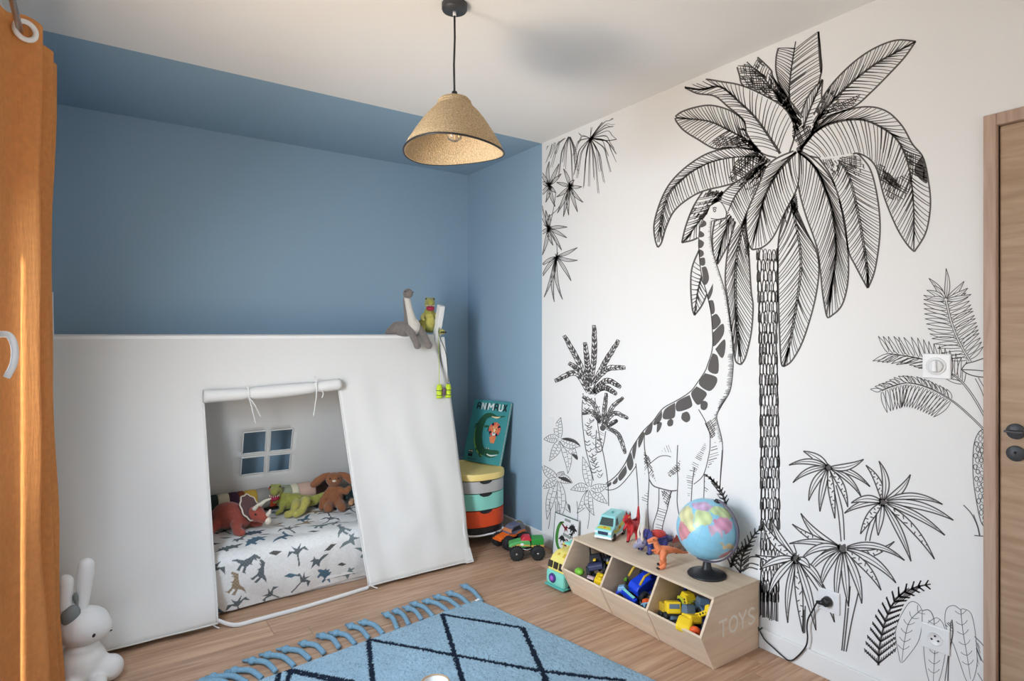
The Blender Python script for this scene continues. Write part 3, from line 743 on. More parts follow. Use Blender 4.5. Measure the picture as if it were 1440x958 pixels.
for m in ([(300, 490), (310, 420), (318, 350)], [(305, 490), (345, 410), (392, 370)], [(310, 490), (350, 437), (412, 460)], [(315, 497), (345, 480), (366, 468)], [(318, 500), (370, 530), (400, 612)], [(292, 482), (260, 432), (215, 440)], [(296, 480), (265, 400), (215, 366)]): ruffle(m, 5.5, n=18)
S.poly([(290, 495), (305, 488), (316, 500), (305, 514), (292, 508)])
S.g = 'broad_leaf_print'
for c, tips in (((115, 550), [(120, 455), (45, 550), (70, 645), (150, 700), (192, 640), (205, 580)]), ((105, 720), [(38, 660), (132, 690), (170, 740), (162, 870), (95, 932), (60, 900), (38, 765)]), ((245, 765), [(215, 625), (162, 770), (190, 872), (265, 882), (322, 830), (326, 748)])):
    for t in tips: lens(c, t, 12, MR.uniform(-.12, .12), .9, 1, vein=True, mask=True, teeth=10)
for p in ([(118, 548), (150, 543), (185, 555), (205, 580), (180, 566), (150, 558)], [(105, 715), (140, 715), (166, 738), (135, 732)], [(165, 610), (190, 620), (193, 638), (180, 632)], [(150, 830), (160, 840), (162, 868), (155, 855)]): S.poly(p)
for x in (70, 95, 110, 190, 240): S.line([(x, 820), (x + 4, 880), (x - 4, 940)], .9, ink=1)

# --- palm at the right edge with the bird's bill
S.g = 'edge_palm_print'; S.T(*ZD)
def pinnate(rachis, la, lb, n, aa, ab, w=5.0, lw=1.0, t0=.02, t1=.95, shrink=.5):
    m = resample(sm(S.P(rachis)), 100); sc = S.t[2]
    for i in range(n):
        t = t0 + (t1 - t0) * i / (n - 1); a = int(t * 98); d = m[a + 1] - m[a]; th = math.atan2(d[1], d[0])
        for L, an in ((la, aa), (lb, ab)):
            if L <= 0: continue
            g = L / sc * (1 - shrink * (1 - math.sin(math.pi * (.25 + .6 * t)))); q = m[a] + np.array([math.cos(th + an), math.sin(th + an)]) * g
            lens(m[a], q, w, MR.uniform(-.06, .06), lw, 0, raw=True, start=0)
    S.mask(np.r_[m + [-1.2, 0], (m + [1.6, 0])[::-1]])
    S.line(m + [-1.2, 0], lw, raw=True, curve=False); S.line(m + [1.6, 0], lw, raw=True, curve=False)
pinnate([(515, 215), (540, 320), (580, 420), (635, 515)], 130, 120, 15, 2.05, -1.75, 5.2)
for t in ((515, 60), (432, 108), (455, 142), (602, 122), (620, 155), (422, 165), (422, 210), (636, 185)): lens((513, 212), t, 7, 0.05, 1.1, 0, vein=True, mask=True)
pinnate([(235, 470), (330, 483), (420, 505), (560, 580), (640, 670), (715, 800)], 100, 115, 17, 2.6, -2.25, 5.0, t1=.66)
pinnate([(200, 650), (250, 630), (330, 612), (430, 635), (540, 695), (640, 780), (715, 855)], 120, 60, 20, 1.75, -2.6, 5.2, t1=.62, shrink=.3)
S.line([(655, 590), (690, 660), (716, 760)], 1.0); S.line([(670, 585), (700, 640), (716, 700)], 1.0)
S.mask(S.P([(592, 546), (612, 520), (650, 508), (690, 495), (720, 488), (720, 588), (630, 574)]))
S.line([(716, 489), (690, 495), (650, 509), (612, 519), (594, 540), (592, 550), (620, 568), (660, 580), (718, 586)], 1.4); S.line([(592, 548), (640, 549), (718, 556)], 1.3)
S.line([(699, 524), (706, 516), (713, 524), (706, 532), (699, 524)], 1.4); 
S.g = 'cone_trunk_print'; S.T(*ZE)
S.line([(1285, 385), (1262, 372), (1240, 395), (1226, 440), (1222, 520), (1226, 600), (1240, 690), (1258, 765), (1285, 792)], 1.2)
for r in range(17):
    for c in range(4):
        y = 385 + r * 24 + MR.uniform(-4, 4); xl = np.interp(y, [380, 440, 520, 690, 790], [1248, 1227, 1223, 1240, 1268]); x = xl + (c + (.5 if r % 2 else 0)) * 17
        if x > 1284: continue
        S.line([(x, y), (x + 8, y + 12 + MR.uniform(-3, 3)), (x + 16, y + 2), (x + 13, y - 9), (x + 4, y - 10), (x, y)], MR.uniform(.8, 1.4), ink=MR.choice([0, 1]), n=3)
S.line([(1183, 690), (1215, 725), (1240, 775), (1250, 820)], 1.6, ink=1); S.line([(1228, 818), (1275, 822)], 1.6, ink=1); S.line([(1225, 730), (1243, 780), (1252, 820)], 1.2, ink=1)

# --- the star-leaved plants
S.g = 'star_plant_print'; S.T(*ZJ)
for pts in ([(535, 300), (570, 480), (590, 680)], [(555, 300), (600, 480), (612, 670)], [(805, 500), (760, 640), (745, 790)], [(830, 500), (790, 640), (765, 790)], [(270, 700), (290, 760)]): S.line(pts, 1.3)
S.T(*ZK); 
for pts in ([(518, 486), (535, 300), (545, 140)], [(528, 490), (548, 300), (560, 160)], [(540, 492), (570, 330), (600, 200), (612, 110)], [(323, 400), (325, 280)], [(330, 398), (333, 260)]): S.line(pts, 1.5)
S.T(*ZJ)
star((505, 180), [(335, 70), (238, 165), (265, 283), (372, 405), (447, 478), (548, 525), (635, 448), (725, 377), (785, 310), (742, 125)], 8.5, 1.5, 6, teeth=(5, 6), bow=[.06, .12, .12, .1, .04, 0, -.08, -.1, -.1, .1])
star((870, 415), [(757, 165), (845, 137), (1058, 228), (1275, 430), (1348, 537), (1290, 638), (1220, 800), (1062, 815), (840, 640), (720, 630), (612, 490), (658, 420)], 9.5, 1.5, 7, teeth=(0, 6, 9), bow=[.1, .12, .1, -.12, -.08, -.06, -.06, -.04, .02, .05, .1, .12])
star((600, 730), [(318, 490), (260, 563), (240, 695), (320, 800), (400, 850), (950, 680), (1018, 808), (960, 960), (860, 1010), (730, 1100), (640, 1120), (560, 1110), (450, 1000), (340, 950)], 9.5, 1.5, 8, teeth=(1, 8, 5), bow=[-.1, -.06, .08, .16, .12, .16, -.14, -.1, -.08, -.06, 0, .04, .1, .14])
star((285, 795), [(115, 525), (60, 540), (10, 770), (40, 870), (100, 1050), (230, 1230), (330, 1290), (420, 1280), (545, 1225), (470, 1000), (380, 860)], 9.5, 1.5, 8, teeth=(1, 2, 6), bow=[-.06, -.1, -.08, .1, .1, .05, 0, -.03, -.08, -.1, -.12])

# --- ferns and the thin-lined leaves at the foot of the wall
S.g = 'fern_print'; S.T(*ZK)
fern([(703, 562), (712, 450), (748, 310), (800, 220), (880, 170), (968, 150)], 31, 27, 15, 1.7, (1, 1), .55, comb=7)
hatch([(760, 270), (800, 200), (850, 170), (960, 145), (900, 185), (830, 230)], 1.7, -.7, 1.9)
S.T(940, 690, 6.842)
fern([(690, 800), (710, 640), (770, 520), (830, 420), (900, 360)], 16, 20, 10, 1.5, (1, 1), .6, comb=4)
fern([(600, 740), (650, 620), (730, 560), (800, 520)], 10, 12, 7, 1.6, (1, 1), .6, comb=3)
for pts in ([(720, 740), (790, 700), (870, 720)], [(715, 780), (780, 740), (860, 760)], [(720, 700), (790, 640), (880, 640)]): S.line(pts, 1.8)
S.T(*ZI); fern([(668, 775), (640, 700), (600, 650), (555, 615)], 8, 8, 9, 1.6, (1, 1), .5, comb=3)
hatch([(575, 620), (600, 640), (655, 745), (630, 740)], 1.6, .9, 1.6)
S.g = 'veined_leaf_print'; S.T(*ZK)
def vein_leaf(out, mid, n=6):
    S.mask(sm(S.P(out))); S.line(out, .9, ink=1); m = resample(sm(S.P(mid)), 60); S.line(m, 1.1, .7, raw=True, curve=False, ink=1)
    for i in range(n):
        a = int((i + .5) / n * 52); d = m[a + 4] - m[a]; d /= np.hypot(*d) + 1e-9; nn = np.array([-d[1], d[0]])
        for s_ in (1, -1): S.line(np.array([m[a], m[a] + (nn * s_ - d * .55) * 5, m[a] + (nn * s_ * 1.6 - d * 1.2) * 5]), .8, raw=True, ink=1)
vein_leaf([(925, 285), (905, 250), (865, 240), (828, 290), (800, 350), (790, 410), (805, 500), (820, 548), (865, 500), (905, 440), (922, 370), (925, 285)], [(920, 280), (860, 340), (835, 440), (822, 540)])
vein_leaf([(975, 330), (945, 360), (932, 430), (938, 540), (955, 625), (980, 680), (1010, 640), (1035, 540), (1050, 430), (1030, 350), (1000, 320), (975, 330)], [(985, 330), (990, 450), (985, 560), (980, 670)])
vein_leaf([(1120, 280), (1085, 258), (1048, 275), (1040, 340), (1060, 410), (1085, 460), (1120, 560), (1150, 640), (1180, 640), (1202, 560), (1200, 470), (1190, 370), (1170, 295), (1130, 275), (1120, 280)], [(1120, 280), (1130, 380), (1150, 500), (1170, 630)])
S.line([(925, 285), (955, 280), (975, 300), (985, 330)], 1.3, ink=1); S.line([(1075, 330), (1080, 400), (1062, 500), (1055, 640)], 1.8); S.line([(1070, 340), (1060, 480), (1040, 640)], 1.3)
hatch([(1030, 355), (1070, 335), (1085, 410), (1060, 370)], 2, .8, 1.2)
S.line([(1190, 415), (1225, 450), (1256, 490)], 1.3, ink=1); S.line([(1200, 470), (1230, 540), (1256, 560)], 1.1, ink=1); hatch([(1195, 430), (1215, 460), (1225, 540), (1205, 570)], 2, 1.2, 1.2, ink=1); S.line([(1205, 600), (1230, 640), (1250, 680)], 1.1, ink=1)

WM = {'palm_tree_print': 1.25, 'star_plant_print': 1.35, 'dinosaur_print': 1.12, 'fern_print': 1.1, 'edge_palm_print': 1.05}
def emit_mural():
    CE = lambda x: 206.7 - 0.4215 * (x - 762.2)           # the ceiling's edge over the wall
    groups = {}
    masks = [(i, it[1], it[1].min(0), it[1].max(0)) for i, it in enumerate(S.items) if it[0] == 'm']
    for i, (k, a, w0, w1, ink, g) in enumerate(S.items):
        if k == 'm': continue
        G = groups.setdefault(g, ([], [], []))
        if k == 'p':
            ok = True
            for j, mp, lo, hi in masks:
                if j > i and (a.min(0) < hi).all() and (a.max(0) > lo).all() and inside(mp, a[:, 0], a[:, 1]).mean() > .6: ok = False
            if ok:
                o = len(G[0]); G[0].extend(a.tolist()); G[1].append(tuple(range(o, o + len(a)))); G[2].append(ink)
            continue
        if len(a) < 2: continue
        L = np.hypot(*np.diff(a, axis=0).T).sum()
        if L < 0.5: continue
        n = max(3, min(90, int(L / 2.4) + 2)); a = resample(a, n)
        keep = (a[:, 1] > CE(a[:, 0]) + 1.0) & (a[:, 0] > 762.5) & (a[:, 0] < 1387)
        keep &= a[:, 1] < 743 + .438 * (a[:, 0] - 761)
        lo0, hi0 = a.min(0), a.max(0)
        for j, mp, lo, hi in masks:
            if j > i and (lo0 < hi).all() and (hi0 > lo).all(): keep &= ~inside(mp, a[:, 0], a[:, 1])
        d = np.gradient(a, axis=0); d /= np.hypot(d[:, 0], d[:, 1])[:, None] + 1e-9
        nn = np.c_[-d[:, 1], d[:, 0]]; ww = np.linspace(w0, w1, n)[:, None] * .5 * WM.get(g, 1.0)
        A, B = a + nn * ww, a - nn * ww
        o = len(G[0]); G[0].extend(np.stack([A, B], 1).reshape(-1, 2).tolist())
        for q in range(n - 1):
            if keep[q] and keep[q + 1]: G[1].append((o + 2 * q, o + 2 * q + 1, o + 2 * q + 3, o + 2 * q + 2)); G[2].append(ink)
    tot = 0
    for g, (v, f, inks) in groups.items():
        if not f: continue
        v = np.asarray(v); k = (v[:, 0] - CX) / F; dx = FW[0] + k * RT[0]; t = XW / dx
        co = np.c_[np.full(len(v), XW - 0.0006), t * (FW[1] + k * RT[1]), EYE + t * (HY - v[:, 1]) / F]
        used = np.unique(np.concatenate([np.array(x) for x in f])); remap = np.full(len(v), -1); remap[used] = np.arange(len(used))
        me = bpy.data.meshes.new(g); me.from_pydata(co[used].tolist(), [], [tuple(remap[list(x)]) for x in f])
        me.materials.append(INK); me.materials.append(INK2); me.polygons.foreach_set('material_index', inks); me.update()
        o = link(g, me, wall_right); o['kind'] = 'stuff'; tot += len(f)
    return tot
print('mural faces', emit_mural())
# ---------------------------------------------------------------- curtain on its rod
CURT = mat('orange_gauze', srgb(234, 166, 100), 0.85, var=0.06, scale=60, bump=1.0, bscale=170, trans=0.45, stretch=(1, 1, .10))
ROD = Vector((-0.185, 0, 2.20))
rd = thing('curtain_rod', 'brushed steel curtain rod running along the window wall near the ceiling', 'curtain rod', (ROD.x, 1.6, 2.20))
MB().cyl((0, -1.15, 0), (0, 1.12, 0), 0.0085, 16).build('rod', STEEL, rd)
for y in (-0.95, 1.08):
    MB().cyl((-0.095, y, 0.0), (-0.088, y, 0.0), 0.024, 20).cyl((-0.09, y, 0), (0, y, -0.004), 0.006, 12).torus((0, y, 0), 0.0115, 0.003, (0, 1, 0)).build('bracket', STEEL, rd)
MB().ball((0, 1.135, 0), 0.017).build('finial', STEEL, rd)
ct = thing('curtain', 'orange gauze eyelet curtain bunched in folds beside the window', 'curtain', (0, 0, 0))
plan = [(-0.262, 2.10), (-0.240, 2.20), (-0.214, 2.262), (-0.170, 2.284), (-0.128, 2.312), (-0.150, 2.375), (-0.235, 2.40), (-0.238, 2.44), (-0.150, 2.465), (-0.108, 2.50), (-0.135, 2.545), (-0.235, 2.56), (-0.150, 2.60), (-0.104, 2.64), (-0.16, 2.69), (-0.2, 2.72)]
pp = [(p.x, p.y) for p in smooth_path([(a, b, 0) for a, b in plan], 7)]
vs_, fs_ = [], []; NZ = 60; zt, zb = 2.245, 0.012
for j in range(NZ + 1):
    f = j / NZ; z = zt + (zb - zt) * f
    for i, (x, y) in enumerate(pp):
        a = i / len(pp)
        amp = 0.006 * f * math.sin(9 * f + 17 * a) + 0.004 * math.sin(23 * f + 5 * a) * f
        sp = float(np.interp(f, [0, .08, .22, .5, .75, 1], [.88, .86, .70, .66, .80, 1.08]))
        topw = 0.006 * math.sin(a * 40) if j == 0 else 0
        vs_.append((-0.185 + (x + 0.185) * sp + amp + (0.012 * f), y + amp * .6, z + topw + noise.noise((a * 9, f * 7, 0)) * 0.002))
W = len(pp)
for j in range(NZ):
    for i in range(W - 1): fs_.append((j * W + i, j * W + i + 1, (j + 1) * W + i + 1, (j + 1) * W + i))
b = MB(); b.add(vs_, fs_, True); o = b.build('cloth', CURT, ct)
ec = Vector((-0.176, 2.277, 2.200))
lab(MB().torus(ec + Vector((0.004, -0.006, 0)), 0.026, 0.0075, (0.42, -0.9, 0), 36, 10).build('eyelet', WPLAST, ct), 'white ring eyelet with the rod through it')
for yy in (2.42, 2.50, 2.60): MB().torus((-0.185, yy, 2.2), 0.026, 0.006, (0.6, 0.8, 0), 28, 8).build('eyelet', WPLAST, ct)

# ---------------------------------------------------------------- pendant lamp
LX, LY = 1.065, 1.91
STRAW = mat('plaited_straw', srgb(202, 176, 138), 0.85, var=0.30, scale=190, bump=0.9, bscale=240, trans=0.05)
lp = thing('pendant_lamp', 'straw pendant lamp with black rim hanging from the white ceiling', 'lamp', (LX, LY, CEILZ))
MB().lathe([(0.046, 0), (0.046, -0.018), (0.043, -0.024), (0.008, -0.026)], 40).build('canopy', DARKGREY, lp)
lab(MB().cyl((0.0, 0, -0.026), (0, 0, -0.042), 0.006, 16).build('cord_grip', WPLAST, lp), 'clear cord grip under the canopy')
MB().tube([(0, 0, -0.03), (0.002, 0.001, -0.12), (-0.002, 0, -0.22), (0, 0, -0.33)], 0.0038, 10).build('cord', BLACK, lp)
MB().lathe([(0.008, -0.315), (0.010, -0.318), (0.010, -0.348), (0.019, -0.352), (0.019, -0.40), (0.014, -0.41)], 24).build('socket', BLACK, lp)
prof = [(0.012, -0.340), (0.046, -0.342), (0.056, -0.348), (0.061, -0.358), (0.066, -0.370), (0.088, -0.392), (0.112, -0.420), (0.134, -0.452), (0.156, -0.486), (0.172, -0.512), (0.181, -0.532)]
pr = [(q.x, q.y) for q in smooth_path([(a, c, 0) for a, c in prof], 6)]
n = 120; vs_, fs_ = [], []
for side in (0, 1):
    for (r, z) in pr:
        for i in range(n):
            a = 2 * math.pi * i / n
            rr = r - 0.005 * side + 0.0014 * math.sin(z * 620) * (1 - side)
            rr *= 1 + 0.012 * math.sin(3 * a + 1) * max(0, (-z - 0.38) * 6)
            vs_.append((rr * math.cos(a), rr * math.sin(a), z + 0.010 * math.sin(2 * a + 0.6) * max(0, (-z - 0.40) * 7) - 0.002 * side))
K = len(pr)
for side in (0, 1):
    o_ = side * K * n
    for j in range(K - 1):
        for i in range(n):
            k = (i + 1) % n; fs_.append((o_ + j * n + i, o_ + j * n + k, o_ + (j + 1) * n + k, o_ + (j + 1) * n + i))
for i in range(n):
    k = (i + 1) % n; e = (K - 1) * n; fs_.append((e + i, e + k, K * n + e + k, K * n + e + i))
b = MB(); b.add(vs_, fs_, True); sh = b.build('shade', STRAW, lp)
rim = [Vector(vs_[(K - 1) * n + i]) for i in range(n)]
lab(MB().tube(rim + [rim[0]], 0.0036, 8, cap=False).build('rim_binding', BLACK, sh), 'black binding around the rim')
GLASSB = mat('bulb_glass', (0.95, 0.93, 0.88, 1), 0.05); GLASSB.node_tree.nodes['Principled BSDF'].inputs['Transmission Weight'].default_value = 0.9
MB().lathe([(0.012, -0.405), (0.015, -0.42), (0.028, -0.445), (0.031, -0.465), (0.024, -0.488), (0.008, -0.497), (0.001, -0.498)], 28).build('bulb', GLASSB, lp)
BRASS = mat('brass_filament', (0.75, 0.55, 0.22, 1), 0.3, metal=1.0)
for a in range(6): MB().cyl((0.009 * math.cos(a), 0.009 * math.sin(a), -0.42), (0.012 * math.cos(a), 0.012 * math.sin(a), -0.475), 0.0012, 6).build('filament', BRASS, lp)

# ---------------------------------------------------------------- house bed: white frame, tent cloth, mattress, duvet
YR, ZR, YHEM, YBK = 3.42, 1.305, 2.94, 3.865
XA, XB = -0.19, 1.765
BEDW = mat('white_lacquered_wood', (0.76, 0.755, 0.74, 1), 0.45)
bed = thing('house_bed_frame', 'white wooden house bed frame whose crossed rafters poke above the tent', 'bed', (0.8, 3.42, 0))
def rafter(x, ya, za, yb, zb, xb=None):
    a = Vector((x - 0.8, ya - 3.42, za)); c = Vector(((x if xb is None else xb) - 0.8, yb - 3.42, zb)); d = (c - a); L_ = d.length
    M = Matrix.Translation((a + c) / 2) @ d.to_track_quat('Z', 'X').to_matrix().to_4x4()
    MB().box((-0.0225, -0.017, -L_ / 2), (0.0225, 0.017, L_ / 2), 0.003, M).build('rafter', BEDW, bed)
for x, e in ((XA + 0.052, XA + .052), (1.728, 1.822)):
    sl_ = 0.46 / 1.305
    rafter(x, YHEM + 0.025 + 0.02, 0.0, YR + 0.024, ZR - 0.02, e)
    rafter(1.77 if x > 1 else XA + .014, 3.83, 0.0, 3.362, ZR + 0.185, 1.780 if x > 1 else XA + .014)
MB().box((XA - 0.8, -0.0150, ZR - 0.035), (0.953, 0.0150, ZR - 0.004), 0.003).build('ridge_pole', BEDW, bed)
MB().box((XA + 0.035 - 0.8, -0.34, 0.05), (0.975, -0.315, 0.12), 0.004).build('side_rail', BEDW, bed)
MB().box((XA + 0.035 - 0.8, 0.36, 0.05), (0.975, 0.385, 0.12), 0.004).build('side_rail', BEDW, bed)
MB().box((XA + 0.04 - 0.8, -0.315, 0.0), (0.97, 0.36, 0.10), 0.004).build('slat_base', BEDW, bed)

CANV = mat('white_cotton', (0.76, 0.745, 0.72, 1), 0.9, var=0.02, scale=300, bump=0.10, bscale=500, trans=0.10)
tent = thing('tent_canopy', 'white cotton tent canopy draped over the house bed with rolled-up door', 'tent', (0.8, 3.42, 0))
TO = Vector((0.8, 3.42, 0))
FN = Vector((0, -ZR, (YR - YHEM) * -1)); FP = (0, YHEM, 0)
FN = Vector((0, -ZR, YR - YHEM))                       # normal of the front slope
BN = Vector((0, ZR, YBK - YR)); BP = (0, YBK, 0)
def fs_of(p): return 1 - p.z / ZR                       # 0 at the ridge, 1 at the hem
def fpt(px, py): p = on_plane(px, py, FP, FN); return p.x, fs_of(p)
def bpt(px, py): p = on_plane(px, py, BP, BN); return p.x, fs_of(p)
tl, blc, tr, brc = fpt(286, 560), fpt(305, 868), fpt(474, 543), fpt(517, 826)
print('opening', tl, blc, tr, brc)
ST = (tl[1] + tr[1]) / 2
def lerp(a, b, t): return a + (b - a) * t
def oL(s): return lerp(tl[0], blc[0], (s - tl[1]) / (blc[1] - tl[1]))
def oR(s): return lerp(tr[0], brc[0], (s - tr[1]) / (brc[1] - tr[1]))
def fold(x, s):
    w = 0.013 * s * math.sin(x * 12 + 2.2 * s) + 0.005 * s * math.sin(x * 31 - 4 * s + 1) + 0.030 * noise.noise((x * 3.2, s * 2.6, 1.7)) * s + 0.022 * noise.noise((x * 1.7, s * 1.5, 4.2)) * min(1, 2 * s)
    w += 0.030 * max(0, s - .55) ** 2 * math.sin(x * 6 + 1)
    if x < 0.45: w += 0.020 * max(0, s - .6) * math.sin(s * 26 + x * 8) * max(0, s - .5) * 2
    w += 0.007 * noise.noise((x * 10, s * 4.5, 2.2)) * s + 0.030 * max(0, s - .5) * noise.noise((x * 4.5 + s * 5, s * 8 - x * 3, 6.1))
    if x > 1.22: w += 0.014 * s * noise.noise((x * 9 - s * 1.6, s * 3.2, 5))
    return w
def front_xyz(x, s, off=0.0):
    y = YR + (YHEM - YR) * s; z = ZR * (1 - s) - 0.0
    w = fold(x, s) * min(1, s * 4) + off
    k = math.hypot(ZR, YR - YHEM)
    return Vector((x, y - (w + 0.006) * ZR / k, max(0.004, z + (w + 0.006) * (YR - YHEM) / k)))
def edgeR(s): return float(np.interp(s, [0, .12, .25, .3, .46, .61, .76, .9, 1], [1.750, 1.766, 1.788, 1.797, 1.793, 1.788, 1.779, 1.768, 1.758]))
b = MB(); rows = [ST * i / 14 for i in range(14)] + [ST + (0.985 - ST) * i / 44 for i in range(45)]
NA, NB_, NC = 40, 18, 34; grid = []; R0 = 14
for s in rows:
    a, c = oL(s), oR(s)
    xs = [lerp(XA, a, i / NA) for i in range(NA)] + [lerp(a, c, i / NB_) for i in range(NB_)] + [lerp(c, edgeR(s), i / NC) for i in range(NC + 1)]
    grid.append([front_xyz(x, s) - TO for x in xs])
Wg = NA + NB_ + NC + 1
flat_ = [p for r in grid for p in r]; fs_ = []
for j in range(len(rows) - 1):
    for i in range(Wg - 1):
        if NA <= i < NA + NB_ and j >= R0: continue
        fs_.append((j * Wg + i, j * Wg + i + 1, (j + 1) * Wg + i + 1, (j + 1) * Wg + i))
b.add(flat_, fs_, True); front = b.build('front_panel', CANV, tent)
m_ = front.modifiers.new('t', 'SOLIDIFY'); m_.thickness = 0.0022; m_.offset = 0
# door binding on both sides of the opening, and the ground strap across it
for f, nm in ((oL, 0), (oR, 1)):
    MB().tube([front_xyz(f(s), s, 0.001) - TO for s in rows[R0:]], 0.0032, 8).build('door_binding', CANV, front)
st = []
for px, py in ((305, 884), (330, 880), (360, 873), (390, 865), (420, 857), (450, 848), (480, 839), (505, 831), (517, 827)):
    p = on_z(px, py, 0.012); st.append(p - TO)
st = [front_xyz(oL(.975), .975) - TO] + st[1:] + [front_xyz(oR(.975), .975) - TO]
q = MB(); sp = smooth_path(st, 4); vs_ = []
for p in sp:
    vs_ += [p + Vector((0, -0.002, -0.007)), p + Vector((0, 0.004, 0.010))]
q.add(vs_, [(2 * i, 2 * i + 1, 2 * i + 3, 2 * i + 2) for i in range(len(sp) - 1)], True)
o = q.build('ground_strap', CANV, tent); m_ = o.modifiers.new('t', 'SOLIDIFY'); m_.thickness = 0.003
# hem along the floor and the corner flap, the rolled door with two tied tapes
MB().tube([front_xyz(lerp(XA, oL(.985), i / 30), .983, 0.002) - TO for i in range(31)], 0.0035, 6).build('hem', CANV, front)
MB().tube([front_xyz(lerp(oR(.985), edgeR(.985), i / 30), .983, 0.002) - TO for i in range(31)], 0.0035, 6).build('hem', CANV, front)
for x, s in ((blc[0] - 0.02, .985), (oR(.985) + 0.012, .985)):
    p = front_xyz(x, s) - TO; MB().tube([p + Vector((0, -.002, .002)), p + Vector((.012, -.03, -.0)), p + Vector((.02, -.04, -.001))], 0.0025, 6).build('peg_loop', CANV, tent)
q = MB(); fl = [front_xyz(edgeR(.93) - .035, .93, .004), front_xyz(edgeR(.93), .93, .004), front_xyz(edgeR(.985) + .012, .99, .004), front_xyz(edgeR(.985) - .04, .99, .004)]
q.add([p - TO for p in fl], [(0, 1, 2, 3)]); o = q.build('corner_patch', CANV, front); m_ = o.modifiers.new('t', 'SOLIDIFY'); m_.thickness = 0.002
A0 = front_xyz(oL(ST) - 0.004, tl[1], 0.024) - TO; A1 = front_xyz(oR(ST) + 0.004, tr[1], 0.024) - TO
rp = []; rr = []
for i in range(41):
    t = i / 40; p = A0.lerp(A1, t); p.z += -0.008 * math.sin(math.pi * t)
    r = 0.033 - 0.002 * math.sin(t * 9)
    for tt in (0.30, 0.80): r -= 0.010 * math.exp(-((t - tt) / 0.022) ** 2)
    rp.append(p); rr.append(r)
MB().tube(rp, rr, 18).build('rolled_door', CANV, tent)
for tt in (0.30, 0.80):
    c = A0.lerp(A1, tt) + Vector((0, 0, -0.006)); d = (A1 - A0).normalized()
    q = MB(); q.torus(c, 0.0255, 0.0045, d, 28, 8)
    if tt < .5:
        q.tube(smooth_path([c + Vector((0, -.02, -.016)), c + Vector((.01, -.03, -.06)), c + Vector((.022, -.03, -.115)), c + Vector((.03, -.028, -.15))], 5), 0.0058, 8, flat=.5)
        q.tube(smooth_path([c + Vector((0, -.02, -.016)), c + Vector((.022, -.032, -.05)), c + Vector((.04, -.03, -.085)), c + Vector((.055, -.028, -.12))], 5), 0.0058, 8, flat=.5)
        q.tube(smooth_path([c + Vector((0, -.02, .02)), c + Vector((-.008, -.01, .04))], 5), 0.0035, 8)
    else:
        q.tube(smooth_path([c + Vector((0, -.024, .03)), c + Vector((0, -.03, -.01)), c + Vector((-.008, -.032, -.08)), c + Vector((-.018, -.03, -.15))], 5), 0.0062, 8, flat=.5)
        q.tube(smooth_path([c + Vector((0, -.024, -.016)), c + Vector((.03, -.03, -.02)), c + Vector((.034, -.03, -.04)), c + Vector((.026, -.03, -.055))], 5), 0.0058, 8, flat=.5)
        q.tube([c + Vector((0, -.024, .03)), c + Vector((-.002, 0, .06))], 0.0035, 8)
    q.build('tie_tape', CANV, tent)
# back slope with the four-pane cut-out window
wx = [bpt(342, 610)[0], bpt(374, 608)[0], bpt(380, 607)[0], bpt(411, 604)[0]]
wx2 = [bpt(338, 668)[0], bpt(371, 665)[0], bpt(377, 664)[0], bpt(406, 661)[0]]
wsr = [(bpt(342, 608)[1] + bpt(411, 603)[1]) / 2, (bpt(340, 637)[1] + bpt(411, 633)[1]) / 2, (bpt(340, 643)[1] + bpt(411, 638)[1]) / 2, (bpt(338, 669)[1] + bpt(406, 660)[1]) / 2]
def back_xyz(x, s):
    w = 0.008 * noise.noise((x * 4, s * 3, 9)) + 0.012 * s * math.sin(x * 13 + 3 * s) * (0.4 + s) + 0.010 * math.sin(x * 5) * s
    y = YR + (YBK - YR) * s; z = ZR * (1 - s); k = math.hypot(ZR, YBK - YR)
    sag = 0.03 * math.sin(math.pi * min(1, s * 1.1)) * 0.5
    return Vector((x, y - (w + sag) * ZR / k * .6, max(0.01, z)))
cols = [('a', i / 18) for i in range(18)] + [('b', i / 6) for i in range(6)] + [('c', 0), ('c', .5)] + [('d', i / 6) for i in range(6)] + [('e', i / 26) for i in range(27)]
brow = [wsr[0] * i / 16 for i in range(16)] + [lerp(wsr[0], wsr[1], i / 5) for i in range(5)] + [wsr[1], lerp(wsr[1], wsr[2], .5)] + [lerp(wsr[2], wsr[3], i / 5) for i in range(5)] + [lerp(wsr[3], .93, i / 14) for i in range(15)]
def bw(i, s): return lerp(wx[i], wx2[i], (s - wsr[0]) / (wsr[3] - wsr[0]))
def bx(c, s):
    k, t = c
    e = {'a': (XA, bw(0, s)), 'b': (bw(0, s), bw(1, s)), 'c': (bw(1, s), bw(2, s)), 'd': (bw(2, s), bw(3, s)), 'e': (bw(3, s), 1.77)}[k]
    return lerp(e[0], e[1], t)
vs_ = [back_xyz(bx(c, s), s) - TO for s in brow for c in cols]; fs_ = []; Wb = len(cols)
for j in range(len(brow) - 1):
    for i in range(Wb - 1):
        s = (brow[j] + brow[j + 1]) / 2
        if cols[i][0] in 'bd' and (wsr[0] < s < wsr[1] or wsr[2] < s < wsr[3]): continue
        fs_.append((j * Wb + i, j * Wb + i + 1, (j + 1) * Wb + i + 1, (j + 1) * Wb + i))
b = MB(); b.add(vs_, fs_, True); back_p = b.build('back_panel', CANV, tent)
m_ = back_p.modifiers.new('t', 'SOLIDIFY'); m_.thickness = 0.0022; m_.offset = 0
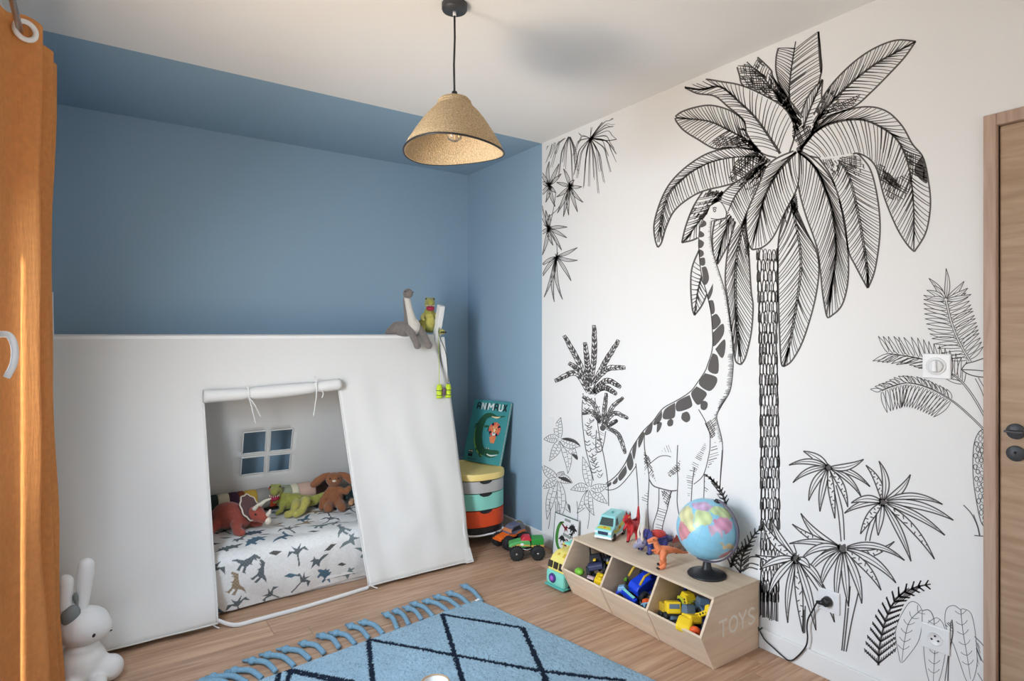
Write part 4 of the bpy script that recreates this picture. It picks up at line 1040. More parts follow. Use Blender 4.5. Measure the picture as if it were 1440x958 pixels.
def loop(i0, i1, s0, s1):
    P_ = []
    for k in range(8): P_.append(back_xyz(bw(i0, s0) + (bw(i1, s0) - bw(i0, s0)) * k / 8, s0))
    for k in range(8): s = lerp(s0, s1, k / 8); P_.append(back_xyz(bw(i1, s), s))
    for k in range(8): P_.append(back_xyz(lerp(bw(i1, s1), bw(i0, s1), k / 8), s1))
    for k in range(9): s = lerp(s1, s0, k / 8); P_.append(back_xyz(bw(i0, s), s))
    return [p - TO + Vector((0, -.003, 0)) for p in P_]
for i0, i1 in ((0, 1), (2, 3)):
    for s0, s1 in ((wsr[0], wsr[1]), (wsr[2], wsr[3])):
        lab(MB().tube(loop(i0, i1, s0, s1), 0.0042, 6, cap=False).build('window_piping', CANV, back_p), 'white piping around a window cut-out')

# mattress and printed duvet
mt = thing('mattress', 'white mattress on the floor-level bed under the dinosaur duvet', 'mattress', (0.8, 3.42, 0.10))
MB().box((XA + 0.06 - 0.8, -0.31, 0.0), (0.94, 0.33, 0.145), 0.03).build('mattress_core', mat('mattress_ticking', (0.7, 0.69, 0.67, 1), 0.9), mt)
# silhouettes printed on the duvet, in centimetres
SIL = {
 'long_neck': [(-9, 0), (-6, 1.6), (-2, 3), (2, 3), (4, 4.5), (5, 8), (7.2, 8.6), (7, 7.6), (6.2, 7.2), (5.6, 4), (4.4, 1.6), (4.2, -2.4), (3, -2.4), (2.8, 0), (-.6, 0), (-.6, -2.4), (-2, -2.4), (-2.4, .4), (-5, .2)],
 'stego': [(-8, -.5), (-5, 1.5), (-4.2, 3.6), (-3, 2.8), (-2, 5.2), (-.6, 3.6), (.6, 5.6), (1.8, 3.6), (3, 4.4), (3.6, 2.4), (6, 1.2), (7.4, 0), (5.6, -.6), (4, -.2), (3.4, -3), (2, -3), (1.8, -1), (-1.6, -.8), (-2, -3), (-3.4, -3), (-3.6, -.4)],
 'ptero': [(-8, 2.4), (-4, 2.6), (-1, .8), (1, 1.6), (2, 3.6), (2.6, 1.6), (5, 1), (2.6, .2), (4, -3.6), (1, -1.4), (-1, -4.6), (-1.6, -1), (-4, .4)],
 'trex': [(-8, -2), (-5, .4), (-1.6, 1.4), (.8, 4), (2.4, 6.6), (6, 6.4), (6.2, 5.2), (3.8, 4.8), (5.6, 4.2), (3, 3.8), (2.8, 2), (4, 1.2), (2.4, 1), (1.6, -1), (2.4, -4), (3.6, -4.6), (1, -4.8), (.4, -1.6), (-1, -1.6), (-.6, -4.8), (-2.4, -4.6), (-2.4, -1), (-5, -1)],
 'palm': [(0, -6), (.4, 1), (3, 3), (6.4, 1), (4.4, 4.2), (1.4, 3.4), (3, 6.4), (.2, 4), (-2, 6.6), (-1, 3.4), (-4.2, 4.4), (-6, 1.2), (-2.6, 3), (-.4, 1), (-.9, -6)],
 'leaf': [(-3.4, -1), (-1, 1.2), (3.4, 1.4), (1, -.8)],
}
PC = [srgb(78, 106, 124), srgb(92, 100, 104), srgb(112, 126, 128), srgb(150, 132, 108), srgb(70, 88, 104), srgb(84, 82, 78)]
NX, NS = 660, 360
dx0, dx1 = XA + 0.05, 1.745
ylip, yback, ztop, zbot = 3.075, 3.735, 0.283, 0.014
rad = 0.055; seg1 = ztop - zbot - rad; arc = rad * math.pi / 2; seg2 = yback - (ylip + rad); TOTL = seg1 + arc + seg2
U = np.linspace(dx0, dx1, NX); V = np.linspace(0, TOTL, NS); UU, VV = np.meshgrid(U, V)
colr = np.ones((NS, NX, 4)); colr[..., :3] = (0.74, 0.735, 0.72); rs = random.Random(11)
warp = np.array([[noise.noise((u * 22, v * 22, 3)) for u in U] for v in V]) * 0.0035
k = 0
names = ['trex', 'stego', 'ptero', 'palm', 'long_neck', 'leaf', 'stego', 'ptero', 'long_neck', 'trex', 'palm', 'leaf']
vy = 0.03
while vy < TOTL:
    ux = dx0 + 0.05 + (k % 2) * 0.09
    while ux < dx1:
        nm = names[rs.randrange(len(names))]; sc = rs.uniform(.8, 1.1) * .0094; rot = rs.uniform(-.9, .9); fl_ = rs.choice((-1, 1))
        P_ = np.array(SIL[nm]) * sc; P_[:, 0] *= fl_; cr, sr = math.cos(rot), math.sin(rot)
        P_ = np.c_[P_[:, 0] * cr - P_[:, 1] * sr + ux + rs.uniform(-.02, .02), P_[:, 0] * sr + P_[:, 1] * cr + vy + rs.uniform(-.03, .03)]
        c = PC[1] if nm == 'palm' else (PC[5] if nm == 'leaf' and rs.random() < .5 else PC[rs.randrange(5)])
        mk = inside(P_, UU + warp, VV + warp)
        sh_ = 1 + 0.35 * (np.sin(UU * 420) * np.sin(VV * 390 + 2))[..., None]
        colr[mk, :3] = (np.array(c[:3]) * sh_)[mk]
        ux += 0.132
    vy += 0.092; k += 1
vs_ = []
for j, v in enumerate(V):
    for u in U:
        n1 = 0.006 * noise.noise((u * 7, v * 5, 2)) + 0.004 * noise.noise((u * 18, v * 9, 4))
        if v < seg1: y, z, a, c = ylip, zbot + v, 1, 0
        elif v < seg1 + arc: t = (v - seg1) / rad; y, z, a, c = ylip + rad - rad * math.cos(t), ztop - rad + rad * math.sin(t), math.cos(t), math.sin(t)
        else: y, z, a, c = ylip + rad + v - seg1 - arc, ztop, 0, 1
        rump = 0.010 * abs(math.sin(u * 9 + v * 14)) * (0.5 + noise.noise((u * 4, v * 4, 8))) + n1
        bul = 0.022 * math.sin(math.pi * min(1, v / (seg1 + arc)))
        drift = 0.06 * max(0, (u - .55)) * max(0, 1 - v / (seg1 + arc)) if v < seg1 + arc else 0
        vs_.append((u - .8, y - (rump + bul) * a + drift * .6 - 3.42, max(0.006, z + rump * c * .8 + max(0, (u - .6)) * .012 * (1 - c))))
fs_ = [(j * NX + i, j * NX + i + 1, (j + 1) * NX + i + 1, (j + 1) * NX + i) for j in range(NS - 1) for i in range(NX - 1)]
me = bpy.data.meshes.new('duvet'); me.from_pydata(vs_, [], fs_); at_ = me.color_attributes.new('print', 'FLOAT_COLOR', 'POINT')
at_.data.foreach_set('color', colr.reshape(-1)); me.polygons.foreach_set('use_smooth', [True] * len(fs_))
DUV = mat('printed_duvet', (1, 1, 1, 1), 0.9, var=0.06, scale=90, bump=0.1, bscale=300, attr='print'); me.materials.append(DUV); me.update()
dv = link('duvet', me); dv.location = (0.8, 3.42, 0)
tag(dv, 'white duvet printed with blue and grey dinosaurs on the tent bed', 'duvet')

# patchwork bolster behind the toys
zc_b = 0.366; yb_ = 3.662; rb = 0.056
bol = thing('bolster', 'long patchwork bolster cushion in coloured bands along the back of the bed', 'cushion', (0.8, yb_, zc_b))
def bxx(px): return on_y(px, 705, yb_ - 0.04).x - 0.8
bands = [(250, 307, 'dark green', (40, 52, 50)), (307, 323, 'cream', (214, 206, 180)), (323, 336, 'plum', (70, 44, 62)), (336, 345, 'rust', (120, 58, 34)), (345, 362, 'mustard yellow', (188, 150, 60)), (362, 380, 'grey', (150, 146, 138)),
         (380, 390, 'orange red', (202, 74, 38)), (390, 411, 'sage green', (150, 158, 132)), (411, 421, 'cream', (218, 208, 184)), (421, 444, 'dusty pink', (196, 164, 148)), (444, 462, 'dark brown', (62, 44, 38)), (462, 520, 'pale grey', (160, 158, 150))]
for p0, p1, nm, c in bands:
    x0, x1 = bxx(p0), bxx(p1); M = Matrix.Translation((x0, 0, 0)) @ Matrix.Rotation(math.pi / 2, 4, 'Y'); L_ = x1 - x0
    q = MB().lathe([(rb * .93, 0), (rb, min(.006, L_ * .3)), (rb * 1.02, L_ / 2), (rb, L_ - min(.006, L_ * .3)), (rb * .93, L_)], 28, (0, 0, 0), M)
    lab(q.build('band', mat('felt_' + nm.replace(' ', '_'), srgb(*c), 0.95, var=.06, bump=.2, bscale=300), bol), nm + ' band of the bolster')

# ---------------------------------------------------------------- soft toys
def plush(nm, c, v=.12): return mat(nm, srgb(*c), 0.95, var=v, scale=70, bump=.5, bscale=170, sheen=.3)
P_RED = plush('brick_plush', (152, 72, 58)); P_DRED = plush('dark_red_plush', (84, 34, 34)); P_IV = plush('ivory_plush', (214, 204, 186), .05)
P_GRN = plush('olive_plush', (150, 150, 70), .2); P_YEL = plush('lime_plush', (178, 170, 88), .15); P_BRN = plush('brown_plush', (140, 88, 56)); P_GRY = plush('grey_plush', (118, 110, 106), .15); P_CRM = plush('cream_plush', (204, 198, 188), .05)
P_MTH = mat('pink_mouth', srgb(156, 34, 66), .6)
ZT = 0.290
def eyes2(a, b_, hd):
    for q_ in (a, b_):
        c, r = (q_[0], q_[1]) if isinstance(q_[0], (tuple, Vector)) else (q_, .005)
        MB().ball(c, r, 10).build('eye', BLACK, hd)
def eyes(cs, r, hd):
    for c in cs: MB().ball(c, r, 10).build('eye', BLACK, hd)
# red triceratops at the left: faces right and forward
p = on_z(338, 748, ZT)
tc = thing('plush_triceratops', 'brick red plush triceratops with ivory horns lying on the dinosaur duvet', 'soft toy', (p.x - .012, p.y + 0.05, ZT - 0.004), math.radians(-38))
tc.scale = (.92, .92, .92)
organic('body', [('b', (-.045, 0, .085), (.095, .068, .075)), ('b', (.03, 0, .075), (.06, .058, .062)), ('l', [(-.11, 0, .06), (-.16, .015, .04), (-.19, .03, .015)], [.038, .022, .008]),
                 ('l', [(.03, -.055, .05), (.055, -.085, .022), (.085, -.10, .02)], [.03, .026, .021]), ('l', [(.03, .055, .05), (.065, .075, .022), (.10, .075, .02)], [.03, .026, .021]),
                 ('l', [(-.08, -.055, .05), (-.10, -.09, .022), (-.085, -.125, .02)], [.032, .026, .02]), ('l', [(-.08, .055, .05), (-.10, .09, .022)], [.032, .024])], P_RED, tc, .005)
q = MB(); M = Matrix.Translation((.072, 0, .125)) @ Euler((0, math.radians(62), 0)).to_matrix().to_4x4()
fr_ = [(.078 * math.cos(a) * (1 + .06 * math.cos(9 * a)), .085 * math.sin(a) * (1 + .06 * math.cos(9 * a))) for a in np.linspace(0, 2 * math.pi, 37)[:-1]]
q.prism(fr_, M @ Vector((0, 0, 0)), M.to_3x3() @ Vector((1, 0, 0)), M.to_3x3() @ Vector((0, 1, 0)), M.to_3x3() @ Vector((0, 0, 1)), .012)
fo = q.build('neck_frill', P_DRED, tc)
lab(MB().tube([M @ Vector((x, y, .012)) for x, y in fr_ + [fr_[0]]], .004, 6, cap=False).build('frill_trim', P_IV, fo), 'pale stitched edge of the frill')
hd = organic('head', [('b', (.115, 0, .095), (.05, .045, .045)), ('b', (.155, 0, .075), (.036, .032, .03))], P_RED, tc, .005)
for yy in (-.03, .03):
    MB().tube(smooth_path([(.12, yy, .13), (.15, yy * 1.2, .158), (.185, yy * 1.3, .172)], 4), [.013 - .0011 * i for i in range(9)], 12).build('horn', P_IV, hd)
MB().tube([(.178, 0, .085), (.195, 0, .105), (.20, 0, .122)], [.013, .010, .004], 12).build('nose_horn', P_IV, hd)
lab(MB().ball((.186, 0, .058), (.018, .022, .022), 14).build('beak', P_IV, hd), 'ivory beak')
eyes([(.135, -.043, .105), (.135, .043, .105)], .006, hd)
# green plush dinosaur lying beside it
def plush_rex(label, loc, rz, lying=False, group=None):
    t = thing('plush_dinosaur', label, 'soft toy', loc, rz, group)
    if lying:
        bd = organic('body', [('b', (0, 0, .06), (.05, .048, .05)), ('b', (.045, 0, .055), (.055, .05, .048)), ('l', [(.09, 0, .05), (.15, .005, .05), (.20, .01, .075), (.225, .01, .095)], [.04, .03, .018, .006]), ('l', [(-.03, 0, .075), (-.05, 0, .10)], [.036, .034]),
             ('l', [(-.02, -.045, .05), (-.02, -.075, .03), (-.045, -.095, .02)], [.018, .014, .011]), ('l', [(-.02, .045, .05), (-.035, .07, .03)], [.016, .011])], P_GRN, t, .005)
        legs_ = [[(.06, -.045, .055), (.055, -.085, .05), (.045, -.12, .022), (.015, -.135, .02)], [(.10, -.03, .06), (.11, -.085, .075), (.09, -.125, .03), (.06, -.145, .022)]]
        for L_ in legs_: organic('leg', [('l', L_, [.028, .026, .02, .021])], P_YEL, t, .005)
        H = Vector((-.055, -.022, .122)); f = Vector((-.10, -.95, -.12))
    else:
        bd = organic('body', [('b', (0, 0, .075), (.048, .052, .07)), ('b', (0, -.008, .13), (.036, .036, .045)), ('l', [(0, .03, .05), (.03, .075, .03), (.06, .12, .03)], [.042, .026, .010])], P_GRN, t, .005)
        lab(organic('belly', [('b', (-.002, -.022, .085), (.034, .036, .06))], P_YEL, t, .005), 'paler belly')
        for sx in (-1, 1):
            organic('leg', [('b', (sx * .045, -.005, .05), (.03, .035, .045)), ('l', [(sx * .048, -.01, .03), (sx * .06, -.045, .014), (sx * .072, -.07, .012)], [.024, .019, .017])], P_YEL, t, .005)
            b = MB()
            for k_ in (-1, 0, 1): b.ball((sx * .072 + k_ * .013, -.088, .010), (.006, .009, .006), 10)
            b.build('claws', BLACK, t)
            organic('arm', [('l', [(sx * .036, -.015, .12), (sx * .055, -.045, .10), (sx * .048, -.065, .09)], [.016, .013, .009])], P_YEL, t, .004)
        H = Vector((0, -.02, .185)); f = Vector((-.12, -1, -.12))
    f.normalize(); R_ = f.to_track_quat('Y', 'Z').to_matrix().to_4x4(); MH = Matrix.Translation(H) @ R_
    W_ = lambda v: MH @ Vector(v)
    hd = organic('head', [('b', W_((0, -.005, .006)), (.034, .034, .036)), ('l', [W_((0, 0, .016)), W_((0, .045, .018))], [.032, .023]), ('l', [W_((0, -.008, -.026)), W_((0, .032, -.046))], [.022, .011]), ('b', W_((-.02, .0, .036)), .012), ('b', W_((.02, 0, .036)), .012)], P_GRN, t, .004)
    MB().ball(W_((0, .038, -.020)), (.027, .028, .017), 16, R_).build('mouth', P_MTH, hd)
    b = MB()
    for k_ in range(7):
        a = math.radians(-75 + 25 * k_); b.lathe([(.0035, 0), (.0003, -.010)], 6, W_((.026 * math.sin(a), .038 + .030 * math.cos(a), .002)))
    lab(b.build('teeth', P_IV, hd), 'row of white teeth')
    eyes2((W_((-.026, .016, .038)), .005), (W_((.026, .016, .038)), .005), hd)
    return t
p = on_z(405, 722, ZT)
plush_rex('olive green plush dinosaur with open pink mouth lying beside the red triceratops', (p.x + .005, p.y + .055, ZT - .004), math.radians(-18), True)
# brown long-eared plush
p = on_z(470, 714, ZT)
br = thing('plush_rabbit', 'brown long-eared plush rabbit sitting at the right end of the bolster', 'soft toy', (p.x, p.y - .0, ZT - .004), math.radians(-20))
organic('body', [('b', (0, 0, .075), (.052, .045, .072)), ('l', [(-.035, -.02, .10), (-.062, -.03, .06), (-.07, -.035, .02)], [.02, .019, .018]), ('l', [(.035, -.02, .11), (.07, -.03, .10), (.085, -.03, .12)], [.02, .018, .017]),
                 ('l', [(-.025, -.03, .03), (-.03, -.075, .024)], [.03, .027]), ('l', [(.035, -.03, .03), (.045, -.075, .024)], [.03, .027])], P_BRN, br, .005)
hd = organic('head', [('b', (0, -.01, .172), (.048, .044, .042))], P_BRN, br, .005)
for sx in (-1, 1): organic('ear', [('l', [(sx * .028, 0, .20), (sx * .06, -.005, .19), (sx * .095, -.012, .165), (sx * .115, -.015, .15)], [.014, .02, .025, .02])], P_BRN, hd, .005)
lab(MB().ball((.002, -.052, .172), (.012, .006, .007), 12).build('nose', P_IV, hd), 'pale stitched nose')
eyes2(((-.022, -.047, .185)), ((.024, -.047, .185)), hd)
# doll half hidden behind the cloth at the right
p = on_z(497, 708, ZT)
dl = thing('rag_doll', 'rag doll in a teal top half hidden by the tent cloth', 'doll', (p.x + .02, p.y + .015, ZT - .004), math.radians(-20))
organic('body', [('b', (0, 0, .06), (.038, .034, .058)), ('l', [(-.03, -.02, .08), (-.05, -.045, .05)], [.014, .012])], plush('teal_cloth', (44, 76, 84)), dl, .005)
P_SKN = plush('peach_cloth', (214, 160, 116), .06)
hd = organic('head', [('b', (0, -.005, .148), (.037, .036, .04))], P_SKN, dl, .005)
for sx in (-1, 1): organic('leg', [('l', [(sx * .02, -.02, .022), (sx * .03, -.07, .018)], [.018, .016])], P_SKN, dl, .005)
organic('hair', [('b', (0, .012, .162), (.041, .034, .036))], plush('orange_wool', (208, 138, 66)), hd, .005)
eyes2(((-.013, -.04, .152), .0035), ((.013, -.04, .152), .0035), hd)
# grey long-necked plush astride the ridge
xk = 1.587
gd = thing('plush_long_neck', 'grey plush long-necked dinosaur sitting astride the tent ridge', 'soft toy', (xk, YR - .012, ZR), math.radians(6))
organic('body', [('b', (-.03, .02, .035), (.075, .06, .05)), ('l', [(-.07, .03, .04), (-.10, .06, .02), (-.10, .11, 0)], [.045, .03, .012])], P_GRY, gd, .005)
organic('neck', [('b', (.015, -.028, .05), (.042, .03, .05)), ('l', [(.01, -.02, .06), (-.008, -.012, .14), (-.022, -.005, .22)], [.036, .024, .02])], P_CRM, gd, .005)
lab(organic('neck_back', [('l', [(.0, .0, .06), (-.014, .003, .14), (-.025, .006, .22)], [.036, .024, .019])], P_GRY, gd, .005), 'grey back of the neck')
hd = organic('head', [('b', (-.022, -.015, .252), (.03, .036, .032))], P_GRY, gd, .005)
eyes2(((-.05, -.028, .262), .004), ((.006, -.028, .262), .004), hd)
for sx, dx in ((-1, -.03), (1, .05)): organic('leg', [('l', [(dx, -.02, .04), (dx + .012 * (1 if sx < 0 else 1), -.06, 0), (dx + .022, -.085, -.045), (dx + .026, -.095, -.065)], [.026, .023, .022, .024])], P_GRY, gd, .005)
# green T-rex plush standing on the ridge end
plush_rex('green plush dinosaur with red mouth perched on the tent ridge end', (1.745, YR + .040, ZR + .006), math.radians(-14))

# toy binoculars hung on a cord from the rafter
LIME = mat('lime_plastic', srgb(190, 214, 40), .35)
p = front_xyz(1.742, fs_of(on_plane(622, 552, FP, FN)), .022)
bn = thing('toy_binoculars', 'lime green toy binoculars hanging by a cord from the bed rafter', 'binoculars', p)
for sx in (-1, 1):
    q = MB().lathe([(.011, -.042), (.0185, -.042), (.0185, -.026), (.016, -.024), (.016, .004), (.0175, .006), (.0175, .022), (.014, .026), (.014, .040), (.012, .040)], 24, (sx * .031, 0, 0))
    q.build('barrel', LIME, bn)
    for z_ in (-.025, .005): MB().torus((sx * .031, 0, z_), .0172, .002, (0, 0, 1)).build('ring', DARKGREY, bn)
lab(MB().box((-.013, -.008, -.026), (.013, .010, .020), .004).cyl((0, -.004, -.018), (0, -.004, .018), .009, 16).build('bridge', mat('purple_grey_plastic', srgb(112, 92, 104), .5), bn), 'purple grey bridge piece')
tp = Vector((1.795, YR - .022, ZR + .045)) - p
MB().tube(smooth_path([(-.031, 0, .038), (-.034, -.004, .15), tp + Vector((-.03, -.03, -.06)), tp + Vector((-.024, -.03, 0))], 8), .0022, 8).build('cord', mat('lime_cord', srgb(176, 190, 90), .7), bn)
lab(MB().tube(smooth_path([(.031, 0, .038), (.022, -.006, .15), (.005, -.012, .24), tp + Vector((-.03, -.034, -.04)), tp + Vector((-.024, -.03, 0))], 8), .0024, 8).build('cord', mat('dark_cord', srgb(58, 66, 50), .7), bn), 'dark side of the cord')
# ---------------------------------------------------------------- rug with dark lozenge lines and knotted fringe
RZ = 0.018
def rz(px, py): p = on_z(px, py, RZ); return np.array([p.x, p.y])
cTR, cR2, cTL = rz(672, 841), rz(930, 958), rz(395, 943)
ed = (cTR - cTL) / np.hypot(*(cTR - cTL)); rdv = (cR2 - cTR) / np.hypot(*(cR2 - cTR))
c0 = cTR; W_R, L_R = 1.50, 1.9
print('rug', cTL, cTR, cR2)
NXr, NYr = 300, 330
segs = [[(622, 864), (735, 883), (768, 958)], [(518, 899), (640, 921), (764, 944), (876, 957)], [(622, 864), (640, 921), (651, 958)], [(518, 899), (524, 958)], [(410, 942), (403, 960)], [(410, 942), (497, 959)], [(735, 883), (750, 915), (770, 960)]]
sg = [(rz(*a), rz(*b)) for s in segs for a, b in zip(s[:-1], s[1:])]
# the pattern carries on below the frame: repeat the lozenges along the rug
far = []
for (a, b) in sg[:]: far.append((a + np.array([0.0, -0.62]) * 1.35, b + np.array([0.0, -0.62]) * 1.35))
lv = rz(518, 899) - rz(622, 864)
far += [(a + lv * k_, b + lv * k_) for a, b in sg + far for k_ in (2, 4)]
a_ = np.linspace(0, 1, NXr); b_ = np.linspace(0, 1, NYr) ** 1.25
AA, BB = np.meshgrid(a_, b_)
XR = c0[0] - ed[0] * W_R * AA + rdv[0] * L_R * BB; YRg = c0[1] - ed[1] * W_R * AA + rdv[1] * L_R * BB
rs_ = np.random.RandomState(5)
dist = np.full(XR.shape, 9.0)
wob = rs_.normal(0, .0022, XR.shape)
for (a, b) in sg + far:
    d = b - a; L2 = (d ** 2).sum(); t = np.clip(((XR - a[0]) * d[0] + (YRg - a[1]) * d[1]) / L2, 0, 1)
    dist = np.minimum(dist, np.hypot(XR - a[0] - t * d[0], YRg - a[1] - t * d[1]))
lin = (dist + wob) < 0.0105
base = np.array(srgb(146, 172, 188)[:3]); dk = np.array(srgb(30, 38, 52)[:3])
cl = np.ones(XR.shape + (4,))
pile = np.array([[noise.noise((x * 9, y * 9, 1)) + .6 * noise.noise((x * 30, y * 30, 4)) for x, y in zip(xr, yr)] for xr, yr in zip(XR, YRg)])
sp_ = rs_.random(XR.shape) < .05 + .06 * (pile > .35)
cl[..., :3] = base * (1 + .10 * pile + rs_.normal(0, .06, XR.shape))[..., None]
cl[sp_, :3] *= .62
cl[lin, :3] = dk * (1 + rs_.normal(0, .15, lin.sum()))[:, None]
edge = np.minimum(np.minimum(AA * W_R, (1 - AA) * W_R), np.minimum(BB, 1 - BB) * L_R)
H = RZ * np.clip(edge / .012, .15, 1) ** .5 + (rs_.normal(0, .0013, XR.shape) + .0018 * pile) * np.clip(edge / .02, 0, 1) - .0015 * lin
jx = rs_.normal(0, .0012, XR.shape) * (edge < .004)
ve = np.stack([XR + jx - c0[0], YRg + jx - c0[1], np.maximum(H, .002)], -1).reshape(-1, 3)
fc = [(j * NXr + i, j * NXr + i + 1, (j + 1) * NXr + i + 1, (j + 1) * NXr + i) for j in range(NYr - 1) for i in range(NXr - 1)]
rug = thing('rug', 'blue shaggy rug with black lozenge lines and knotted blue fringe on the wooden floor', 'rug', (c0[0], c0[1], 0))
me = bpy.data.meshes.new('pile'); me.from_pydata(ve.tolist(), [], fc); at_ = me.color_attributes.new('tuft', 'FLOAT_COLOR', 'POINT'); at_.data.foreach_set('color', cl.reshape(-1))
me.polygons.foreach_set('use_smooth', [True] * len(fc)); me.materials.append(mat('rug_pile', (1, 1, 1, 1), 1.0, bump=1.0, bscale=260, spec=.05, attr='tuft')); me.update()
link('pile', me, rug)
lab(MB().obox((-.015 * ed[0] + .0, -.022, RZ + .002), (.026, .015, .002), (0, 0, .35), .0005).build('care_label', WPLAST, rug), 'white care label on the corner')
TASS = mat('fringe_cotton', srgb(112, 146, 166), 1.0, var=.15, scale=150, bump=.4, bscale=300)
tas = [((672, 843), (655, 827)), ((655, 848), (634, 837)), ((642, 853), (617, 842)), ((626, 858), (602, 848)), ((604, 864), (584, 852)), ((588, 868), (574, 858)), ((570, 875), (558, 862)), ((554, 881), (545, 867)), ((534, 888), (513, 878)), ((514, 894), (494, 883)), ((495, 902), (473, 893)), ((473, 907), (454, 897)), ((452, 915), (428, 908)), ((432, 923), (402, 916)), ((410, 932), (377, 924)), ((385, 940), (355, 932)), ((365, 949), (330, 946)), ((345, 956), (300, 955)), ((325, 962), (285, 962))]
for (bx_, by_), (kx, ky) in tas:
    p0 = on_z(bx_, by_, .010); p1 = on_z(kx, ky, .008)
    p0 = Vector((p0.x - c0[0], p0.y - c0[1] - .034, .013)); p1 = Vector((p1.x - c0[0], p1.y - c0[1], .0155)); m = (p0 + p1) / 2 + Vector((.012, .018, .002))
    d = (p1 - m).normalized()
    q = MB().tube(smooth_path([p0, m, p1], 6), .0108, 8)
    q.ball(p1, (.0185, .0185, .015), 10)
    for k_ in range(5): q.tube([p1, p1 + d * .028 + Vector((rng.uniform(-.012, .012), rng.uniform(-.012, .012), -.004))], [.008, .005], 6)
    q.build('tassel', TASS, rug)
# small white knob of a toy that just enters the frame at the bottom
p = on_z(612, 1000, RZ)
kn = thing('cup', 'white cup with tan rim standing on the blue rug at the bottom edge', 'cup', (p.x, p.y, RZ + .003))
MB().lathe([(.034, 0), (.042, .008), (.046, .050), (.0485, .094), (.0455, .0945), (.044, .050), (.03, .012), (.001, .009)], 36).build('body', WPLAST, kn)
lab(MB().torus((0, 0, .0945), .0475, .003, (0, 0, 1), 40, 8).build('rim', mat('tan_rim', srgb(176, 146, 112), .6), kn), 'tan wooden rim')

# ---------------------------------------------------------------- round-cornered drawer tower with the picture book
cb = thing('drawer_tower', 'rounded storage tower with yellow lid and grey, mint and orange drawers in the blue corner', 'drawer unit', (1.99, 3.36, 0))
hx, hy, cr_ = .175, .225, .145
def rrect(off=0.0, n=12):
    P_ = []
    for sx, sy, a0 in ((1, 1, 0), (-1, 1, 90), (-1, -1, 180), (1, -1, 270)):
        for k in range(n + 1):
            a = math.radians(a0 + 90 * k / n); P_.append((sx * (hx - cr_) + (cr_ + off) * math.cos(a), sy * (hy - cr_) + (cr_ + off) * math.sin(a)))
    return P_
def shell(prof, nm, m, par, label=None):
    """rounded-rectangle rings (offset, z) stacked into a closed body"""
    q = MB(); rings = [[(x, y, z) for x, y in rrect(o_)] for o_, z in prof]; n = len(rings[0]); vs_ = [p for r in rings for p in r]; fs_ = []
    for j in range(len(rings) - 1):
        for i in range(n): fs_.append((j * n + i, j * n + (i + 1) % n, (j + 1) * n + (i + 1) % n, (j + 1) * n + i))
    fs_ += [tuple(reversed(range(n))), tuple((len(rings) - 1) * n + i for i in range(n))]
    q.add(vs_, fs_, True); o = q.build(nm, m, par)
    e = o.modifiers.new('e', 'EDGE_SPLIT'); e.split_angle = math.radians(35)
    return lab(o, label) if label else o
LIDC = mat('butter_yellow_lacquer', srgb(232, 206, 130), .45); GRYC = mat('light_grey_lacquer', srgb(176, 174, 172), .5)
MNT = mat('mint_lacquer', srgb(136, 206, 190), .5); ORG = mat('orange_lacquer', srgb(214, 76, 36), .5)
lid = shell([(-.002, .410), (.004, .412), (.006, .440), (.003, .450), (-.010, .450), (-.013, .444)], 'lid', LIDC, cb, 'yellow tray lid')
for nm, z0_, z1_, m_, lb_ in (('drawer', .332, .405, GRYC, 'light grey top drawer'), ('drawer', .228, .327, MNT, 'mint green middle drawer'), ('drawer', .122, .223, ORG, 'orange red bottom drawer')):
    o = shell([(-.004, z0_), (0, z0_ + .003), (0, z1_ - .003), (-.004, z1_)], nm, m_, cb, lb_)
    q = MB()
    for k_ in range(8):
        x = -.15 + .115 + .062 * k_ / 8; 
    a0, a1 = math.radians(262), math.radians(296); gp = []
    for k_ in range(9):
        a = a0 + (a1 - a0) * k_ / 8; gp.append((-.0 + (hx - cr_) * (0 if math.cos(a) < 0 else 1) * min(1, max(0, math.cos(a) * 3)) + (cr_ + .0012) * math.cos(a) - .045, -(hy - cr_) + (cr_ + .0012) * math.sin(a)))
    # dark grip slot cut along the drawer's top edge, on the straight part of the front and into the curve
    pts_ = [(x, -hy - .0012) for x in np.linspace(-.062, .022, 7)]
    vs_ = []; fs_ = []
    for (x, y), h_ in zip(pts_, (.004, .012, .016, .016, .016, .012, .004)): vs_ += [(x, y, z1_ - h_), (x, y, z1_ + .003), (x, y + .01, z1_ - h_), (x, y + .01, z1_ + .003)]
    for i in range(len(pts_) - 1): b0 = 4 * i; fs_ += [(b0, b0 + 4, b0 + 5, b0 + 1), (b0 + 2, b0 + 3, b0 + 7, b0 + 6), (b0 + 1, b0 + 5, b0 + 7, b0 + 3), (b0, b0 + 2, b0 + 6, b0 + 4)]
    fs_ += [(0, 1, 3, 2), (4 * 6, 4 * 6 + 2, 4 * 6 + 3, 4 * 6 + 1)]
    q = MB(); q.add(vs_, fs_); q.build('grip_slot', BLACK, o)
shell([(-.012, .085), (-.008, .088), (-.008, .119), (-.012, .121)], 'plinth', BLACK, cb, 'dark plinth under the drawers')
MB().tube([Vector((x, y, .075)) for x, y in rrect(-.004)] + [Vector((*rrect(-.004)[0], .075))], .006, 8, cap=False).build('base_ring', WPLAST, cb)
for sx, sy in ((1, -1), (-1, -1), (1, 1), (-1, 1)):
    MB().cyl((sx * (hx - .045), sy * (hy - .043), 0), (sx * (hx - .045), sy * (hy - .043), .088), .007, 14).build('leg', WPLAST, cb)

